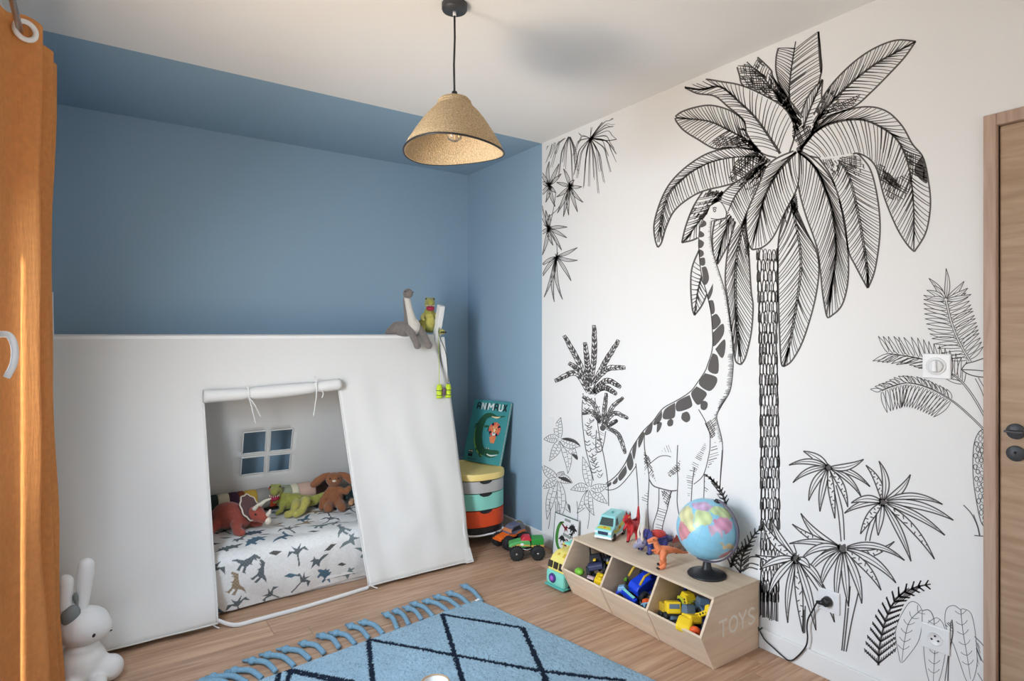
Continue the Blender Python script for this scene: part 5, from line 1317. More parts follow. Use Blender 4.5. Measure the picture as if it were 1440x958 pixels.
BKC = mat('teal_cover', srgb(62, 140, 142), .5); PAGE = mat('book_pages', (0.75, 0.73, 0.68, 1), .8)
BL = Vector((2.060, 3.580, .452)); BR = Vector((2.150, 3.262, .452)); TRb = Vector((2.268, 3.300, .862)); 
uxb = (BR - BL).normalized(); wB = (BR - BL).length; up0 = TRb - BR; uyb = (up0 - uxb * up0.dot(uxb)).normalized(); hB = up0.length * .985; nzb = uyb.cross(uxb).normalized()
if nzb.x > 0: nzb = -nzb                                  # towards the room
bk = thing('picture_book', 'tall teal picture book with a crocodile leaning on the blue wall above the drawer tower', 'book', BL)
Mb = Matrix((( *uxb, 0), (*uyb, 0), (*nzb, 0), (0, 0, 0, 1))).transposed()
def bbox(x0, y0, z0_, x1, y1, z1_): return MB().box((x0, y0, z0_), (x1, y1, z1_), .001, Mb)
bbox(0, 0, -.002, wB, hB, 0).build('cover', BKC, bk); bbox(0.004, .004, -.016, wB - .004, hB - .004, -.0022).build('pages', PAGE, bk); bbox(0, 0, -.0185, wB, hB, -.0162).build('cover', BKC, bk)
bbox(-.002, 0, -.0185, .0, hB, 0).build('spine', BKC, bk)
# cover print: unit square coordinates measured on the cover
pm = [mat('cover_dark', srgb(24, 34, 40), .5), mat('cover_white', srgb(214, 218, 212), .5), mat('cover_green', srgb(38, 84, 60), .5), mat('cover_lime', srgb(124, 176, 72), .5), mat('cover_coral', srgb(220, 90, 84), .5), mat('cover_orange', srgb(222, 130, 84), .5), mat('cover_cream', srgb(226, 208, 160), .5)]
pr_ = MB(); layer = [0]
def bp(poly, s):
    layer[0] += 1
    pr_.slot(s).flat([(x * wB, y * hB) for x, y in poly], Mb @ Vector((0, 0, .0006 + layer[0] * .00006)), uxb, uyb)
def ribbon(pts, w0, w1=None, n=6):
    a = np.array([(q.x, q.y) for q in smooth_path([(x * wB, y * hB, 0) for x, y in pts], n)]); d = np.gradient(a, axis=0); d /= np.hypot(d[:, 0], d[:, 1])[:, None] + 1e-9
    w = np.interp(np.linspace(0, 1, len(a)), np.linspace(0, 1, len(w0)) if hasattr(w0, '__len__') else [0, 1], w0 if hasattr(w0, '__len__') else [w0, w0 if w1 is None else w1]) * wB
    nn = np.c_[-d[:, 1], d[:, 0]] * w[:, None] / 2; A, B = a + nn, a - nn
    return [(x / wB, y / hB) for x, y in np.r_[A, B[::-1]]]
def strokes(ls, s, w=.032):
    for l in ls: bp(ribbon(l, w, n=1), s)
yb0, yt0 = .845, .955
def letter(ch, x, w):
    X = lambda t: x + w * t
    y0_, y1_ = yb0, yt0; ym = (y0_ + y1_) / 2
    return {'A': [[(X(0), y0_), (X(.08), y1_ - .015), (X(.5), y1_), (X(.92), y1_ - .015), (X(1), y0_)], [(X(.05), ym - .01), (X(.95), ym - .01)]], 'N': [[(X(0), y0_), (X(0), y1_)], [(X(0), y1_), (X(1), y0_)], [(X(1), y0_), (X(1), y1_)]],
            'I': [[(X(.5), y0_), (X(.5), y1_)]], 'M': [[(X(0), y0_), (X(.04), y1_)], [(X(.04), y1_), (X(.5), ym - .015)], [(X(.5), ym - .015), (X(.96), y1_)], [(X(.96), y1_), (X(1), y0_)]],
            'U': [[(X(0), y1_), (X(0), y0_ + .03), (X(.2), y0_ + .004), (X(.8), y0_ + .004), (X(1), y0_ + .03), (X(1), y1_)]], 'X': [[(X(0), y0_), (X(1), y1_)], [(X(0), y1_), (X(1), y0_)]],
            'T': [[(X(0), y1_), (X(1), y1_)], [(X(.5), y1_), (X(.5), y0_)]]}[ch]
for ch, x, w, c in (('A', .115, .085, 0), ('N', .25, .09, 1), ('I', .365, .03, 0), ('M', .425, .135, 1), ('A', .595, .085, 0), ('U', .72, .085, 1), ('X', .835, .08, 0)): strokes(letter(ch, x, w), c)
body = [(.92, .775), (.72, .745), (.55, .765), (.40, .73), (.31, .60), (.30, .45), (.36, .30), (.46, .20), (.56, .165)]
bp(ribbon([(x - .025, y - .015) for x, y in body[3:]], [.1, .16, .2, .17, .1]), 3)
bp(ribbon(body, [.012, .05, .085, .13, .19, .20, .19, .16, .12]), 2)
bp(ribbon([(.54, .19), (.68, .185), (.84, .20), (.93, .20)], [.10, .10, .085, .05]), 2); bp(ribbon([(.56, .14), (.70, .115), (.86, .135)], [.05, .045, .012]), 2); bp(ribbon([(.62, .15), (.74, .135), (.90, .165)], [.018, .03, .008]), 1)
bp(ribbon([(.56, .745), (.70, .735), (.80, .755)], [.01, .035, .01]), 6)
for l in ([(.34, .56), (.20, .60), (.17, .53)], [(.42, .57), (.53, .58), (.53, .50)], [(.44, .22), (.42, .14), (.48, .09)], [(.36, .27), (.30, .18)]): bp(ribbon(l, .05, .028), 2)
def disc(cx, cy, rx, ry, n=24, a0=0, a1=360): return [(cx + rx * math.cos(math.radians(a0 + (a1 - a0) * k / n)), cy + ry * math.sin(math.radians(a0 + (a1 - a0) * k / n))) for k in range(n)]
for cx in (.585, .645): bp(disc(cx, .235, .026, .02, 14), 2); bp(disc(cx, .24, .014, .011, 12), 1); bp(disc(cx, .24, .007, .006, 8), 0)
bp([(.60, .42), (.66, .33), (.76, .33), (.78, .46)], 5)
for k_ in range(16): bp([(.71, .545)] + disc(.71, .545, .155, .115, 3, k_ * 22.5, k_ * 22.5 + 30)[:3], [4, 0, 4, 5][k_ % 4])
bp(disc(.71, .545, .085, .075), 5); bp([(.66, .60), (.70, .49), (.72, .49), (.76, .60), (.71, .55)], 6); bp(disc(.71, .475, .045, .03, 14), 1); bp(disc(.71, .49, .02, .012, 10), 0)
for cx in (.675, .745): bp(disc(cx, .555, .011, .009, 8), 0)
bp(disc(.60, .47, .014, .012, 8), 0)
for y_ in (.075, .135): bp([(.13, y_), (.25, y_), (.25, y_ + .045), (.13, y_ + .045)], 0)
bp([(.14, .15), (.17, .15), (.17, .172), (.14, .172)], 1); bp([(.19, .15), (.24, .15), (.24, .172), (.19, .172)], 6)
for k_ in range(5): bp([(.13 + k_ * .05, .035), (.165 + k_ * .05, .035), (.165 + k_ * .05, .046), (.13 + k_ * .05, .046)], 0)
lab(pr_.build('cover_print', pm, bk, fix=False), 'printed cover with the title, a crocodile and a lion')

# ---------------------------------------------------------------- white rabbit night light by the curtain
RBW = mat('rabbit_silicone', (0.74, 0.74, 0.73, 1), .5)
RBW.node_tree.nodes['Principled BSDF'].inputs['Subsurface Weight'].default_value = .15; RBW.node_tree.nodes['Principled BSDF'].inputs['Subsurface Radius'].default_value = (.02, .02, .02)
rl = thing('rabbit_night_light', 'white rabbit night light with a grey ear patch half behind the curtain', 'night light', (-.045, 2.735, 0), math.radians(12))
organic('body', [('b', (0, .01, .085), (.082, .072, .088)), ('b', (.05, -.01, .055), (.062, .05, .052)), ('b', (.085, -.02, .050), (.046, .045, .048)), ('b', (.035, -.075, .030), (.03, .035, .03)), ('b', (-.05, -.06, .035), (.04, .04, .035)), ('b', (0, 0, .15), (.055, .05, .04))], RBW, rl, .006, 8)
hd = organic('head', [('b', (.008, 0, .225), (.084, .075, .072)), ('b', (.04, -.01, .213), (.055, .055, .05))], RBW, rl, .006, 8)
lab(organic('ear', [('l', [(.0, .0, .285), (.006, .01, .34), (.014, .012, .42), (.016, .012, .445)], [.02, .026, .030, .028])], RBW, hd, .005), 'tall upright ear')
lab(organic('ear', [('l', [(-.045, .0, .27), (-.052, .0, .33), (-.05, .0, .405)], [.024, .028, .028])], RBW, hd, .005), 'ear nearer the curtain')
GP = mat('grey_patch', srgb(120, 126, 126), .6)
lab(MB().ball((-.038, -.022, .288), (.030, .022, .036), 20, Euler((0, math.radians(20), 0)).to_matrix().to_4x4()).build('ear_patch', GP, hd), 'grey patch at the root of the ear')
MB().ball((-.022, -.020, .345), (.008, .010, .022), 14).build('ear_spot', GP, hd)
MB().ball((.022, -.066, .212), (.0085, .006, .0115), 14).build('eye', BLACK, hd)
MB().ball((.082, -.036, .195), (.007, .005, .003), 10).build('mouth', BLACK, hd)
# ---------------------------------------------------------------- wooden toy box with three bins
BXW = wood('pale_oak_box', srgb(216, 192, 164), srgb(230, 209, 183), 1, 9, .55, 3.4, bump=.03)
BXI = wood('pale_oak_side', srgb(210, 184, 157), srgb(223, 200, 175), 0, 9, .55, 3.4, bump=.03)
X0, X1, Y0, Y1, TOPZ, TB = 1.978, 2.272, 1.483, 2.327, .283, .011
box = thing('toy_box', 'low wooden toy box with three open bins standing against the mural wall', 'toy box', (X0, Y0, 0))
LX1, YL = X1 - X0, Y1 - Y0
LIPX, LIPZ = -.078, .143
side = [(0, 0), (LX1, 0), (LX1, TOPZ - TB), (0, TOPZ - TB), (LIPX, LIPZ)]
def sidep(y0, y1, sc=1.0):
    return MB().prism(side, (0, y0, 0), (1, 0, 0), (0, 0, 1), (0, 1, 0), y1 - y0)
def bevel_mod(o, w=.0012):
    m_ = o.modifiers.new('b', 'BEVEL'); m_.width = w; m_.segments = 2; m_.limit_method = 'ANGLE'; return o
rsd = bevel_mod(sidep(0, TB).build('side_panel', BXI, box)); bevel_mod(sidep(YL - TB, YL).build('side_panel', BXI, box))
cuts = [YL - TB]
for px in (855.5 + 7, 924 + 3):
    pass
D1y, D2y = YL / 3 * 2, YL / 3
for d in (D1y, D2y): bevel_mod(sidep(d - TB / 2, d + TB / 2).build('divider', BXI, box))
bevel_mod(MB().box((-.003, -.001, TOPZ - TB), (LX1, YL + .001, TOPZ)).build('top_panel', BXW, box))
bevel_mod(MB().box((LX1 - .008, TB, .01), (LX1, YL - TB, TOPZ - TB)).build('back_panel', BXW, box))
bevel_mod(MB().box((.012, TB, .012), (LX1 - .008, YL - TB, .022)).build('bottom_panel', BXW, box))
bevel_mod(MB().box((.016, TB, 0), (.024, YL - TB, .012)).build('base_rail', BXW, box))
# sloping front boards, one to each bin
fd = Vector((LIPX, 0, LIPZ)); fl_ = fd.length; fu = fd.normalized(); fnr = Vector((fu.z, 0, -fu.x))
for ya, yb2 in ((TB, D2y - TB / 2), (D2y + TB / 2, D1y - TB / 2), (D1y + TB / 2, YL - TB)):
    q = MB().prism([(0, 0), (fl_ - .002, 0), (fl_ - .002, yb2 - ya - .001), (0, yb2 - ya - .001)], Vector((.0015, ya + .0005, .001)), fu, (0, 1, 0), fnr, .010)
    bevel_mod(q.build('front_board', BXW, box))
# the word TOYS, paler on the side panel
TXT = mat('pale_lettering', srgb(234, 225, 214), .6)
lq = MB(); ln = [0]
def tstroke(pts, w):
    a = np.array([(p.x, p.y) for p in smooth_path([(x, z, 0) for x, z in pts], 5)]) if len(pts) > 2 else np.array(pts, float)
    d = np.gradient(a, axis=0); d /= np.hypot(d[:, 0], d[:, 1])[:, None] + 1e-9; nn = np.c_[-d[:, 1], d[:, 0]] * w / 2; ln[0] += 1
    A, B = a + nn, a - nn; off = -.0008 - ln[0] * .00004
    lq.add([(x, off, z) for x, z in A] + [(x, off, z) for x, z in B], [(i, i + 1, len(A) + i + 1, len(A) + i) for i in range(len(A) - 1)])
z0_, z1_ = .112, .182; sw = .010
def circ(cx, cz, rx, rz_): return [(cx + rx * math.cos(a), cz + rz_ * math.sin(a)) for a in np.linspace(0, 2 * math.pi, 17)]
tstroke([(.030, z1_ - sw / 2), (.082, z1_ - sw / 2)], sw); tstroke([(.056, z0_), (.056, z1_ - sw)], sw)
tstroke(circ(.122, (z0_ + z1_) / 2, .026, .030), sw)
tstroke([(.158, z1_), (.183, z0_ + .034)], sw); tstroke([(.208, z1_), (.183, z0_ + .034)], sw); tstroke([(.183, z0_ + .036), (.183, z0_)], sw)
tstroke([(.262, z1_ - .012), (.250, z1_ - .005), (.235, z1_ - .006), (.224, z1_ - .018), (.232, z0_ + .040), (.250, z0_ + .030), (.262, z0_ + .018), (.252, z0_ + .006), (.236, z0_ + .004), (.222, z0_ + .012)], sw)
lab(lq.build('lettering', TXT, rsd, fix=False), 'pale TOYS lettering')

# ---------------------------------------------------------------- globe
gl = thing('globe', 'desk globe with black foot standing on the toy box', 'globe', (2.140, 1.640, TOPZ + .0005))
MB().lathe([(.080, 0), (.081, .004), (.078, .008), (.045, .016), (.026, .022), (.020, .030), (.016, .052), (.012, .060), (.004, .063)], 40).build('foot', BLACK, gl)
GR, GC = .126, Vector((0, 0, .196))
tilt = Vector((.14, -.28, .92)).normalized()            # the axis leans to the right of the picture
Rg = tilt.to_track_quat('Z', 'Y').to_matrix().to_4x4()
NLo, NLa = 220, 110
CONT = {  # rough coastlines, longitude / latitude
 'na': [(-165, 65), (-140, 70), (-95, 72), (-80, 62), (-60, 52), (-70, 44), (-81, 28), (-97, 26), (-105, 18), (-95, 15), (-84, 10), (-100, 17), (-115, 30), (-124, 42), (-135, 58), (-155, 58)],
 'saf': [(10, 4), (30, 5), (42, -2), (40, -12), (35, -24), (20, -34), (12, -18)], 'sa': [(-80, 8), (-60, 9), (-36, -6), (-40, -22), (-55, -34), (-68, -54), (-74, -45), (-71, -20), (-81, -5)],
 'af': [(-16, 15), (-8, 34), (12, 36), (32, 31), (43, 12), (51, 11), (40, -8), (35, -24), (20, -34), (12, -18), (9, 4), (-8, 5)],
 'eu': [(-9, 38), (-2, 48), (8, 56), (12, 66), (28, 70), (45, 67), (60, 68), (55, 50), (40, 46), (28, 40), (15, 40), (3, 42)],
 'ru': [(60, 68), (90, 75), (130, 72), (178, 68), (160, 60), (140, 52), (120, 50), (90, 50), (58, 51)],
 'cn': [(75, 40), (90, 50), (120, 50), (130, 42), (121, 30), (108, 20), (98, 26), (80, 30)],
 'me': [(28, 40), (40, 46), (58, 50), (75, 40), (70, 26), (58, 22), (52, 14), (43, 13), (35, 30)],
 'in': [(70, 26), (80, 30), (98, 26), (104, 10), (98, 16), (88, 22), (80, 8), (74, 16)],
 'sea': [(96, 5), (110, 0), (120, 4), (140, -3), (150, -9), (130, -8), (112, -8)],
 'au': [(114, -22), (130, -12), (142, -12), (153, -27), (147, -39), (134, -33), (116, -35)],
 'gl': [(-50, 62), (-25, 70), (-25, 82), (-58, 80)], 'an': [(-180, -72), (180, -72), (180, -90), (-180, -90)]}
CC = {'saf': (214, 96, 92), 'na': (232, 150, 96), 'sa': (214, 196, 110), 'af': (226, 210, 120), 'eu': (206, 150, 190), 'ru': (196, 212, 120), 'cn': (226, 126, 170), 'me': (206, 214, 120), 'in': (222, 160, 186), 'sea': (228, 190, 110), 'au': (222, 108, 100), 'gl': (230, 230, 226), 'an': (236, 238, 236)}
lo = np.linspace(-180, 180, NLo + 1); la = np.linspace(-90, 90, NLa + 1); LO, LA = np.meshgrid(lo, la)
wv = np.array([[noise.noise((a / 9, c / 9, 3)) * 3 for a in lo] for c in la])
gc = np.ones(LO.shape + (4,)); gc[..., :3] = srgb(142, 202, 228)[:3]
gc[..., :3] *= (1 + .06 * wv / 3)[..., None]
gc[(np.abs(LO % 20) < 1.0) | (np.abs(LA % 20) < .9), :3] *= .93
for k_, P_ in sorted(CONT.items(), key=lambda q_: q_[0] == 'saf'):
    mk = inside(P_, LO + wv, LA + wv[::-1, ::-1]); c = np.array(srgb(*CC[k_])[:3])
    gc[mk, :3] = (c * .72 + np.array(srgb(170, 206, 226)[:3]) * .28) * (1 + .22 * np.sin(LO / 6 + LA / 9) * np.sin(LA / 5))[mk][:, None]
cl_ = Rg.inverted() @ Vector((-2.14, -1.64, 0)); spin = math.atan2(cl_.y, cl_.x) - math.radians(74)
vs_ = []
for a, c in zip(LO.reshape(-1), LA.reshape(-1)):
    t = math.radians(a) + spin; f = math.radians(c); vs_.append(Rg @ Vector((GR * math.cos(f) * math.cos(t), GR * math.cos(f) * math.sin(t), GR * math.sin(f))))
fs_ = [(j * (NLo + 1) + i, j * (NLo + 1) + i + 1, (j + 1) * (NLo + 1) + i + 1, (j + 1) * (NLo + 1) + i) for j in range(NLa) for i in range(NLo)]
me = bpy.data.meshes.new('sphere'); me.from_pydata(vs_, [], fs_); at_ = me.color_attributes.new('map', 'FLOAT_COLOR', 'POINT'); at_.data.foreach_set('color', gc.reshape(-1))
me.polygons.foreach_set('use_smooth', [True] * len(fs_)); me.materials.append(mat('globe_map', (1, 1, 1, 1), .32, attr='map')); me.update()
o = link('map_ball', me, gl); o.location = GC
# meridian arm: half ring from the south pole, round the side away from the window, to the north pole
sdir = Vector((.18, -.82, 0)); sdir = (sdir - tilt * sdir.dot(tilt)).normalized()
arc = [GC + (tilt * math.cos(a) + sdir * math.sin(a)) * (GR + .008) for a in np.linspace(math.radians(2), math.radians(178), 40)]
q = MB(); nrm_ = tilt.cross(sdir).normalized()
vs_ = []; 
for p in arc:
    rdl = (p - GC).normalized(); vs_ += [p - rdl * .002 - nrm_ * .007, p + rdl * .004 - nrm_ * .007, p + rdl * .004 + nrm_ * .007, p - rdl * .002 + nrm_ * .007]
fs_ = []
for i in range(len(arc) - 1):
    for k_ in range(4): fs_.append((4 * i + k_, 4 * i + (k_ + 1) % 4, 4 * i + 4 + (k_ + 1) % 4, 4 * i + 4 + k_))
fs_ += [(0, 1, 2, 3), tuple(4 * (len(arc) - 1) + k_ for k_ in range(4))]
q.add(vs_, fs_); q.build('meridian_arm', mat('violet_grey_plastic', srgb(84, 78, 98), .35), gl)
MB().cyl(GC + tilt * (GR - .002), GC + tilt * (GR + .011), .013, 20, .009, .002).build('pole_cap', BLACK, gl)
MB().tube([Vector((.0, 0, .058)), Vector((.0, 0, .064)), GC - Vector((0, 0, GR + .006))], .011, 14).build('neck', BLACK, gl)

# ---------------------------------------------------------------- wheeled toys
RUB = mat('tyre_rubber', (.02, .02, .021, 1), .7, bump=.3, bscale=400); CHR = mat('chrome_plastic', (.6, .6, .62, 1), .25, metal=.9)
def pl(n, c, r=.4): return mat(n, srgb(*c), r)
def wheel(t, c, r, w, hub, ax=(0, 1, 0), lugs=0, nm='wheel'):
    c = Vector(c); ax = Vector(ax).normalized(); M = Matrix.Translation(c) @ ax.to_track_quat('Z', 'Y').to_matrix().to_4x4()
    q = MB().lathe([(r * .62, -w / 2), (r * .9, -w / 2), (r, -w * .36), (r, w * .36), (r * .9, w / 2), (r * .62, w / 2)], 28, (0, 0, 0), M)
    if lugs:
        for k_ in range(lugs):
            a = 2 * math.pi * k_ / lugs
            q.box((-r * .06, -r * .045, -w * .46), (r * .07, r * .045, w * .46), 0, M @ Matrix.Rotation(a, 4, 'Z') @ Matrix.Translation((r, 0, 0)) @ Matrix.Rotation(.35, 4, 'X'))
    o = q.build(nm, RUB, t)
    h = MB()
    for s_ in (-1, 1):
        h.lathe([(r * .62, w * .30 * s_), (r * .56, w * .46 * s_), (r * .44, w * .40 * s_), (r * .18, w * .38 * s_), (r * .15, w * .52 * s_), (.0005, w * .52 * s_)], 24, (0, 0, 0), M)
    h.build('hub', hub, o); return o
def extr(prof, y0, y1, bev=.003, taper=None):
    """side profile (x, z) extruded across the vehicle, with softened edges"""
    bm = bmesh.new(); n = len(prof)
    a = [bm.verts.new((x, y0, z)) for x, z in prof]; c = [bm.verts.new((x, y1, z)) for x, z in prof]
    bm.faces.new(a); bm.faces.new(list(reversed(c)))
    for i in range(n): bm.faces.new((a[(i + 1) % n], a[i], c[i], c[(i + 1) % n]))
    if taper:
        zl, zh, k_ = taper
        for v in bm.verts:
            t = max(0, min(1, (v.co.z - zl) / (zh - zl))); v.co.y = (y0 + y1) / 2 + (v.co.y - (y0 + y1) / 2) * (1 - k_ * t)
    bmesh.ops.recalc_face_normals(bm, faces=bm.faces[:])
    if bev > 0: bmesh.ops.bevel(bm, geom=bm.edges[:], offset=bev, segments=2, profile=.5, affect='EDGES')
    q = MB(); q.bm(bm); return q

def monster(label, loc, rz, bodyc, accent, trim, kind):
    t = thing('monster_truck', label, 'toy truck', loc, rz, 'monster trucks beside the drawer tower')
    hub = CHR if kind else pl('hub_black', (40, 40, 44))
    for sx in (-1, 1):
        for sy in (-1, 1): wheel(t, (sx * .062, sy * .050, .040), .0395, .040, hub, lugs=16)
    MB().box((-.075, -.016, .040), (.075, .016, .056), .004).cyl((-.062, -.05, .04), (-.062, .05, .04), .006, 12).cyl((.062, -.05, .04), (.062, .05, .04), .006, 12).build('chassis', BLACK, t)
    if kind:
        extr([(-.105, .070), (-.100, .088), (-.045, .103), (-.020, .106), (.010, .106), (.02, .098), (.025, .072), (-.02, .066), (-.06, .066)], -.036, .036, .004, (.07, .106, .12)).build('hood', bodyc, t)
        extr([(-.035, .10), (-.018, .126), (.018, .128), (.03, .102)], -.031, .031, .004, (.10, .128, .15)).build('cab', pl('red_cab', (196, 44, 62)), t)
        MB().box((.028, -.038, .080), (.100, .038, .116), .003).build('cargo_bed', accent, t)
        MB().box((.026, -.039, .068), (.102, .039, .0795), .003).build('bed_stripe', trim, t)
        for sy in (-1, 1):
            MB().prism([(-.095, .073), (-.02, .078), (.02, .073), (.015, .082), (-.05, .088)], (0, sy * .037, 0), (1, 0, 0), (0, 0, 1), (0, sy, 0), .0015).build('flame_decal', trim, t)
            q = MB(); q.tube([(-.04, sy * .034, .062), (0, sy * .04, .054), (.03, sy * .036, .060)], .0045, 8); q.build('exhaust_pipe', CHR, t)
            MB().ball((-.028, sy * .0375, .085), (.012, .002, .008), 14).build('mascot_eye', WPLAST, t)
    else:
        extr([(-.11, .062), (-.105, .074), (-.05, .086), (.0, .090), (.02, .08), (.02, .060)], -.034, .034, .004, (.06, .09, .1)).build('hood', bodyc, t)
        cb_ = extr([(-.045, .086), (-.012, .128), (.05, .136), (.085, .118), (.098, .075), (.02, .07)], -.036, .036, .005, (.09, .136, .2)).build('cab', accent, t)
        MB().prism([(-.048, 0), (-.02, .036), (.02, .036), (.048, 0)], (-.036, 0, .092), (0, 1, 0), (.62, 0, .78), (-.78, 0, .62), .0035).build('windscreen', pl('amber_glass', (196, 128, 84), .2), cb_)
        for sy in (-1, 1):
            MB().prism([(-.025, .096), (-.002, .120), (.04, .124), (.055, .100)], (0, sy * .0325, 0), (1, 0, 0), (0, 0, 1), (0, sy, 0), .002).build('side_window', BLACK, cb_)
            MB().prism([(.0, .075), (.09, .080), (.080, .095), (.03, .090)], (0, sy * .036, 0), (1, 0, 0), (0, 0, 1), (0, sy, 0), .002).build('flame_decal', trim, t)
        MB().box((-.118, -.038, .055), (-.108, .038, .066), .003).cyl((-.09, -.045, .05), (-.04, -.045, .055), .004, 8).cyl((-.09, .045, .05), (-.04, .045, .055), .004, 8).build('bumper', bodyc, t)
        lab(MB().ball((.062, 0, .108), (.034, .034, .034), 18).build('rear_pod', pl('khaki_pod', (116, 106, 84)), t), 'khaki rounded rear pod')
    return t
pf = on_z(745, 786, 0)
monster('green toy monster truck with black tyres on the floor before the baseboard', (pf.x + .0, pf.y + .035, .0005), math.radians(-30), pl('green_shell', (86, 172, 96)), pl('green_bed', (54, 150, 64)), pl('yellow_trim', (222, 176, 92)), 1)
monster('orange and grey toy monster truck nearest the baseboard, behind the green one', (2.115, 3.075, .0005), math.radians(6), pl('orange_shell', (226, 106, 36)), pl('grey_blue_cab', (96, 100, 122)), pl('orange_trim', (210, 116, 60)), 0)

# sticker album standing against the wall
ab = thing('sticker_book', 'white dinosaur sticker book with dark green edge propped against the mural wall', 'book', (2.240, 2.72, 0.0005), 0, rot=(0, math.radians(5.5), 0))
MB().box((0, -.105, 0), (.008, .105, .245), .001).build('cover', WPLAST, ab)
GRN_E = pl('dark_green_edge', (24, 70, 56))
lab(MB().box((-.001, .101, 0), (.009, .106, .246), .001).box((-.001, -.106, .240), (.0, .101, .245)).build('edge', GRN_E, ab), 'dark green border of the cover')
q = MB()
def ap(P_, s): q.slot(s).flat([(-.105 + x * .21, z * .245) for x, z in P_], (-.0012 - .00005 * len(q.f), 0, 0), (0, -1, 0), (0, 0, 1))
pm2 = [GRN_E, pl('leaf_green', (70, 140, 60)), pl('maroon_ink', (120, 30, 40)), pl('black_ink', (34, 36, 38)), pl('mint_ink', (140, 206, 196)), pl('grey_ink', (150, 156, 150))]
def rib2(pts, w):
    a = np.array([(p.x, p.y) for p in smooth_path([(x, y, 0) for x, y in pts], 6)]); d = np.gradient(a, axis=0); d /= np.hypot(d[:, 0], d[:, 1])[:, None] + 1e-9; nn = np.c_[-d[:, 1], d[:, 0]] * np.interp(np.linspace(0, 1, len(a)), np.linspace(0, 1, len(w)), w)[:, None] / 2
    return [tuple(p) for p in np.r_[a + nn, (a - nn)[::-1]]]
ap(rib2([(.42, .84), (.26, .76), (.17, .58), (.16, .36), (.26, .20), (.42, .17)], [.03, .09, .12, .12, .09, .05]), 1)
sil2 = lambda nm, cx, cy, s: [(cx + x * s, cy + y * s) for x, y in SIL[nm]]
for nm, cx, cy, s, m_ in (('ptero', .50, .72, .026, 2), ('stego', .80, .74, .026, 3), ('trex', .78, .62, .018, 3), ('stego', .40, .42, .022, 3), ('ptero', .70, .42, .022, 2), ('trex', .80, .30, .02, 1), ('leaf', .30, .80, .02, 3), ('long_neck', .52, .30, .018, 2), ('leaf', .60, .56, .02, 2)): ap(sil2(nm, cx, cy, s), m_)
ap([(.42, .53), (.74, .50), (.74, .57), (.42, .60)], 5); ap([(.45, .88), (.70, .88), (.70, .94), (.45, .94)], 5); ap([(.50, .03), (.95, .03), (.95, .20), (.62, .18)], 4)
lab(q.build('cover_print', pm2, ab, fix=False), 'printed dinosaurs on the cover')

# toy camper van, yellow over mint, by the end of the toy box
YEL = pl('pastel_yellow', (238, 220, 120)); MINT = pl('pastel_mint', (132, 212, 194))
cv_ = thing('toy_camper_van', 'yellow and mint toy camper van parked by the end of the toy box', 'toy van', (2.052, 2.425, .0005), math.radians(4))
extr([(-.115, .012), (-.122, .03), (-.122, .082), (-.112, .090), (.11, .090), (.11, .012)], -.066, .066, .012).build('lower_body', MINT, cv_)
up = extr([(-.116, .088), (-.108, .125), (-.085, .160), (-.05, .178), (.09, .180), (.11, .170), (.112, .088)], -.062, .062, .010, (.09, .18, .12)).build('upper_body', YEL, cv_)
for yy in (-.040, .0, .040):
    MB().obox((-.112, yy, .120), (.006, .030, .034), (0, math.radians(14), 0), .002).build('windscreen', pl('dark_window', (52, 44, 34), .15), up)
lab(MB().cyl((-.118, .012, .056), (-.131, .012, .056), .024, 28, bev=.004).build('headlamp_ring', pl('indigo_plastic', (62, 56, 124)), cv_), 'indigo round knob on the nose')
lab(MB().ball((-.130, .012, .056), (.006, .014, .014), 16).build('headlamp', pl('violet_plastic', (164, 92, 190)), cv_), 'violet centre of the knob')
MB().box((-.128, -.07, .008), (.112, .07, .018), .005).build('bumper', pl('deep_mint', (92, 176, 164)), cv_)
MB().obox((-.075, -.03, .168), (.024, .02, .004), (0, math.radians(-35), 0), .001).obox((-.075, .015, .168), (.012, .012, .004), (0, math.radians(-35), 0), .001).build('roof_marking', pl('amber_mark', (214, 180, 60)), up)
rack = MB().tube([(-.02, -.04, .180), (-.02, -.04, .205), (-.02, .04, .205), (-.02, .04, .180)], .005, 8).tube([(.05, -.04, .180), (.05, -.04, .205), (.05, .04, .205), (.05, .04, .180)], .005, 8).build('roof_rack', YEL, cv_)
MB().obox((.015, 0, .212), (.09, .05, .010), (0, 0, .12), .003).build('surfboard', MINT, rack)
for sx in (-.07, .065):
    for sy in (-1, 1): wheel(cv_, (sx, sy * .062, .020), .020, .014, WPLAST)

# mint van on the toy box
MV = pl('mint_van_paint', (150, 214, 214), .3); VY = pl('van_yellow', (206, 206, 70), .35)
wc = Vector(((2.039 + 2.254) / 2 + .008, (2.297 + 2.204 + .08) / 2 - .01, 0)); 
mv = thing('toy_van', 'mint toy van with a yellow band parked on the left of the toy box top', 'toy van', (2.150, 2.232, TOPZ + .0005), math.radians(23))
bd = extr([(-.098, .018), (-.100, .045), (-.094, .058), (-.060, .066), (-.036, .106), (-.030, .112), (.088, .116), (.096, .108), (.098, .018)], -.046, .046, .006, (.06, .116, .16)).build('body', MV, mv)
MB().box((-.103, -.047, .014), (.100, .047, .026), .004).build('bumper', WPLAST, mv)
wsn = Vector((-.86, 0, .51))
MB().prism([(-.036, 0), (-.031, .040), (.031, .040), (.036, 0)], (-.0605, 0, .068), (0, 1, 0), (.51, 0, .86), wsn, .0022).build('windscreen', pl('smoked_glass', (70, 80, 78), .12), bd)
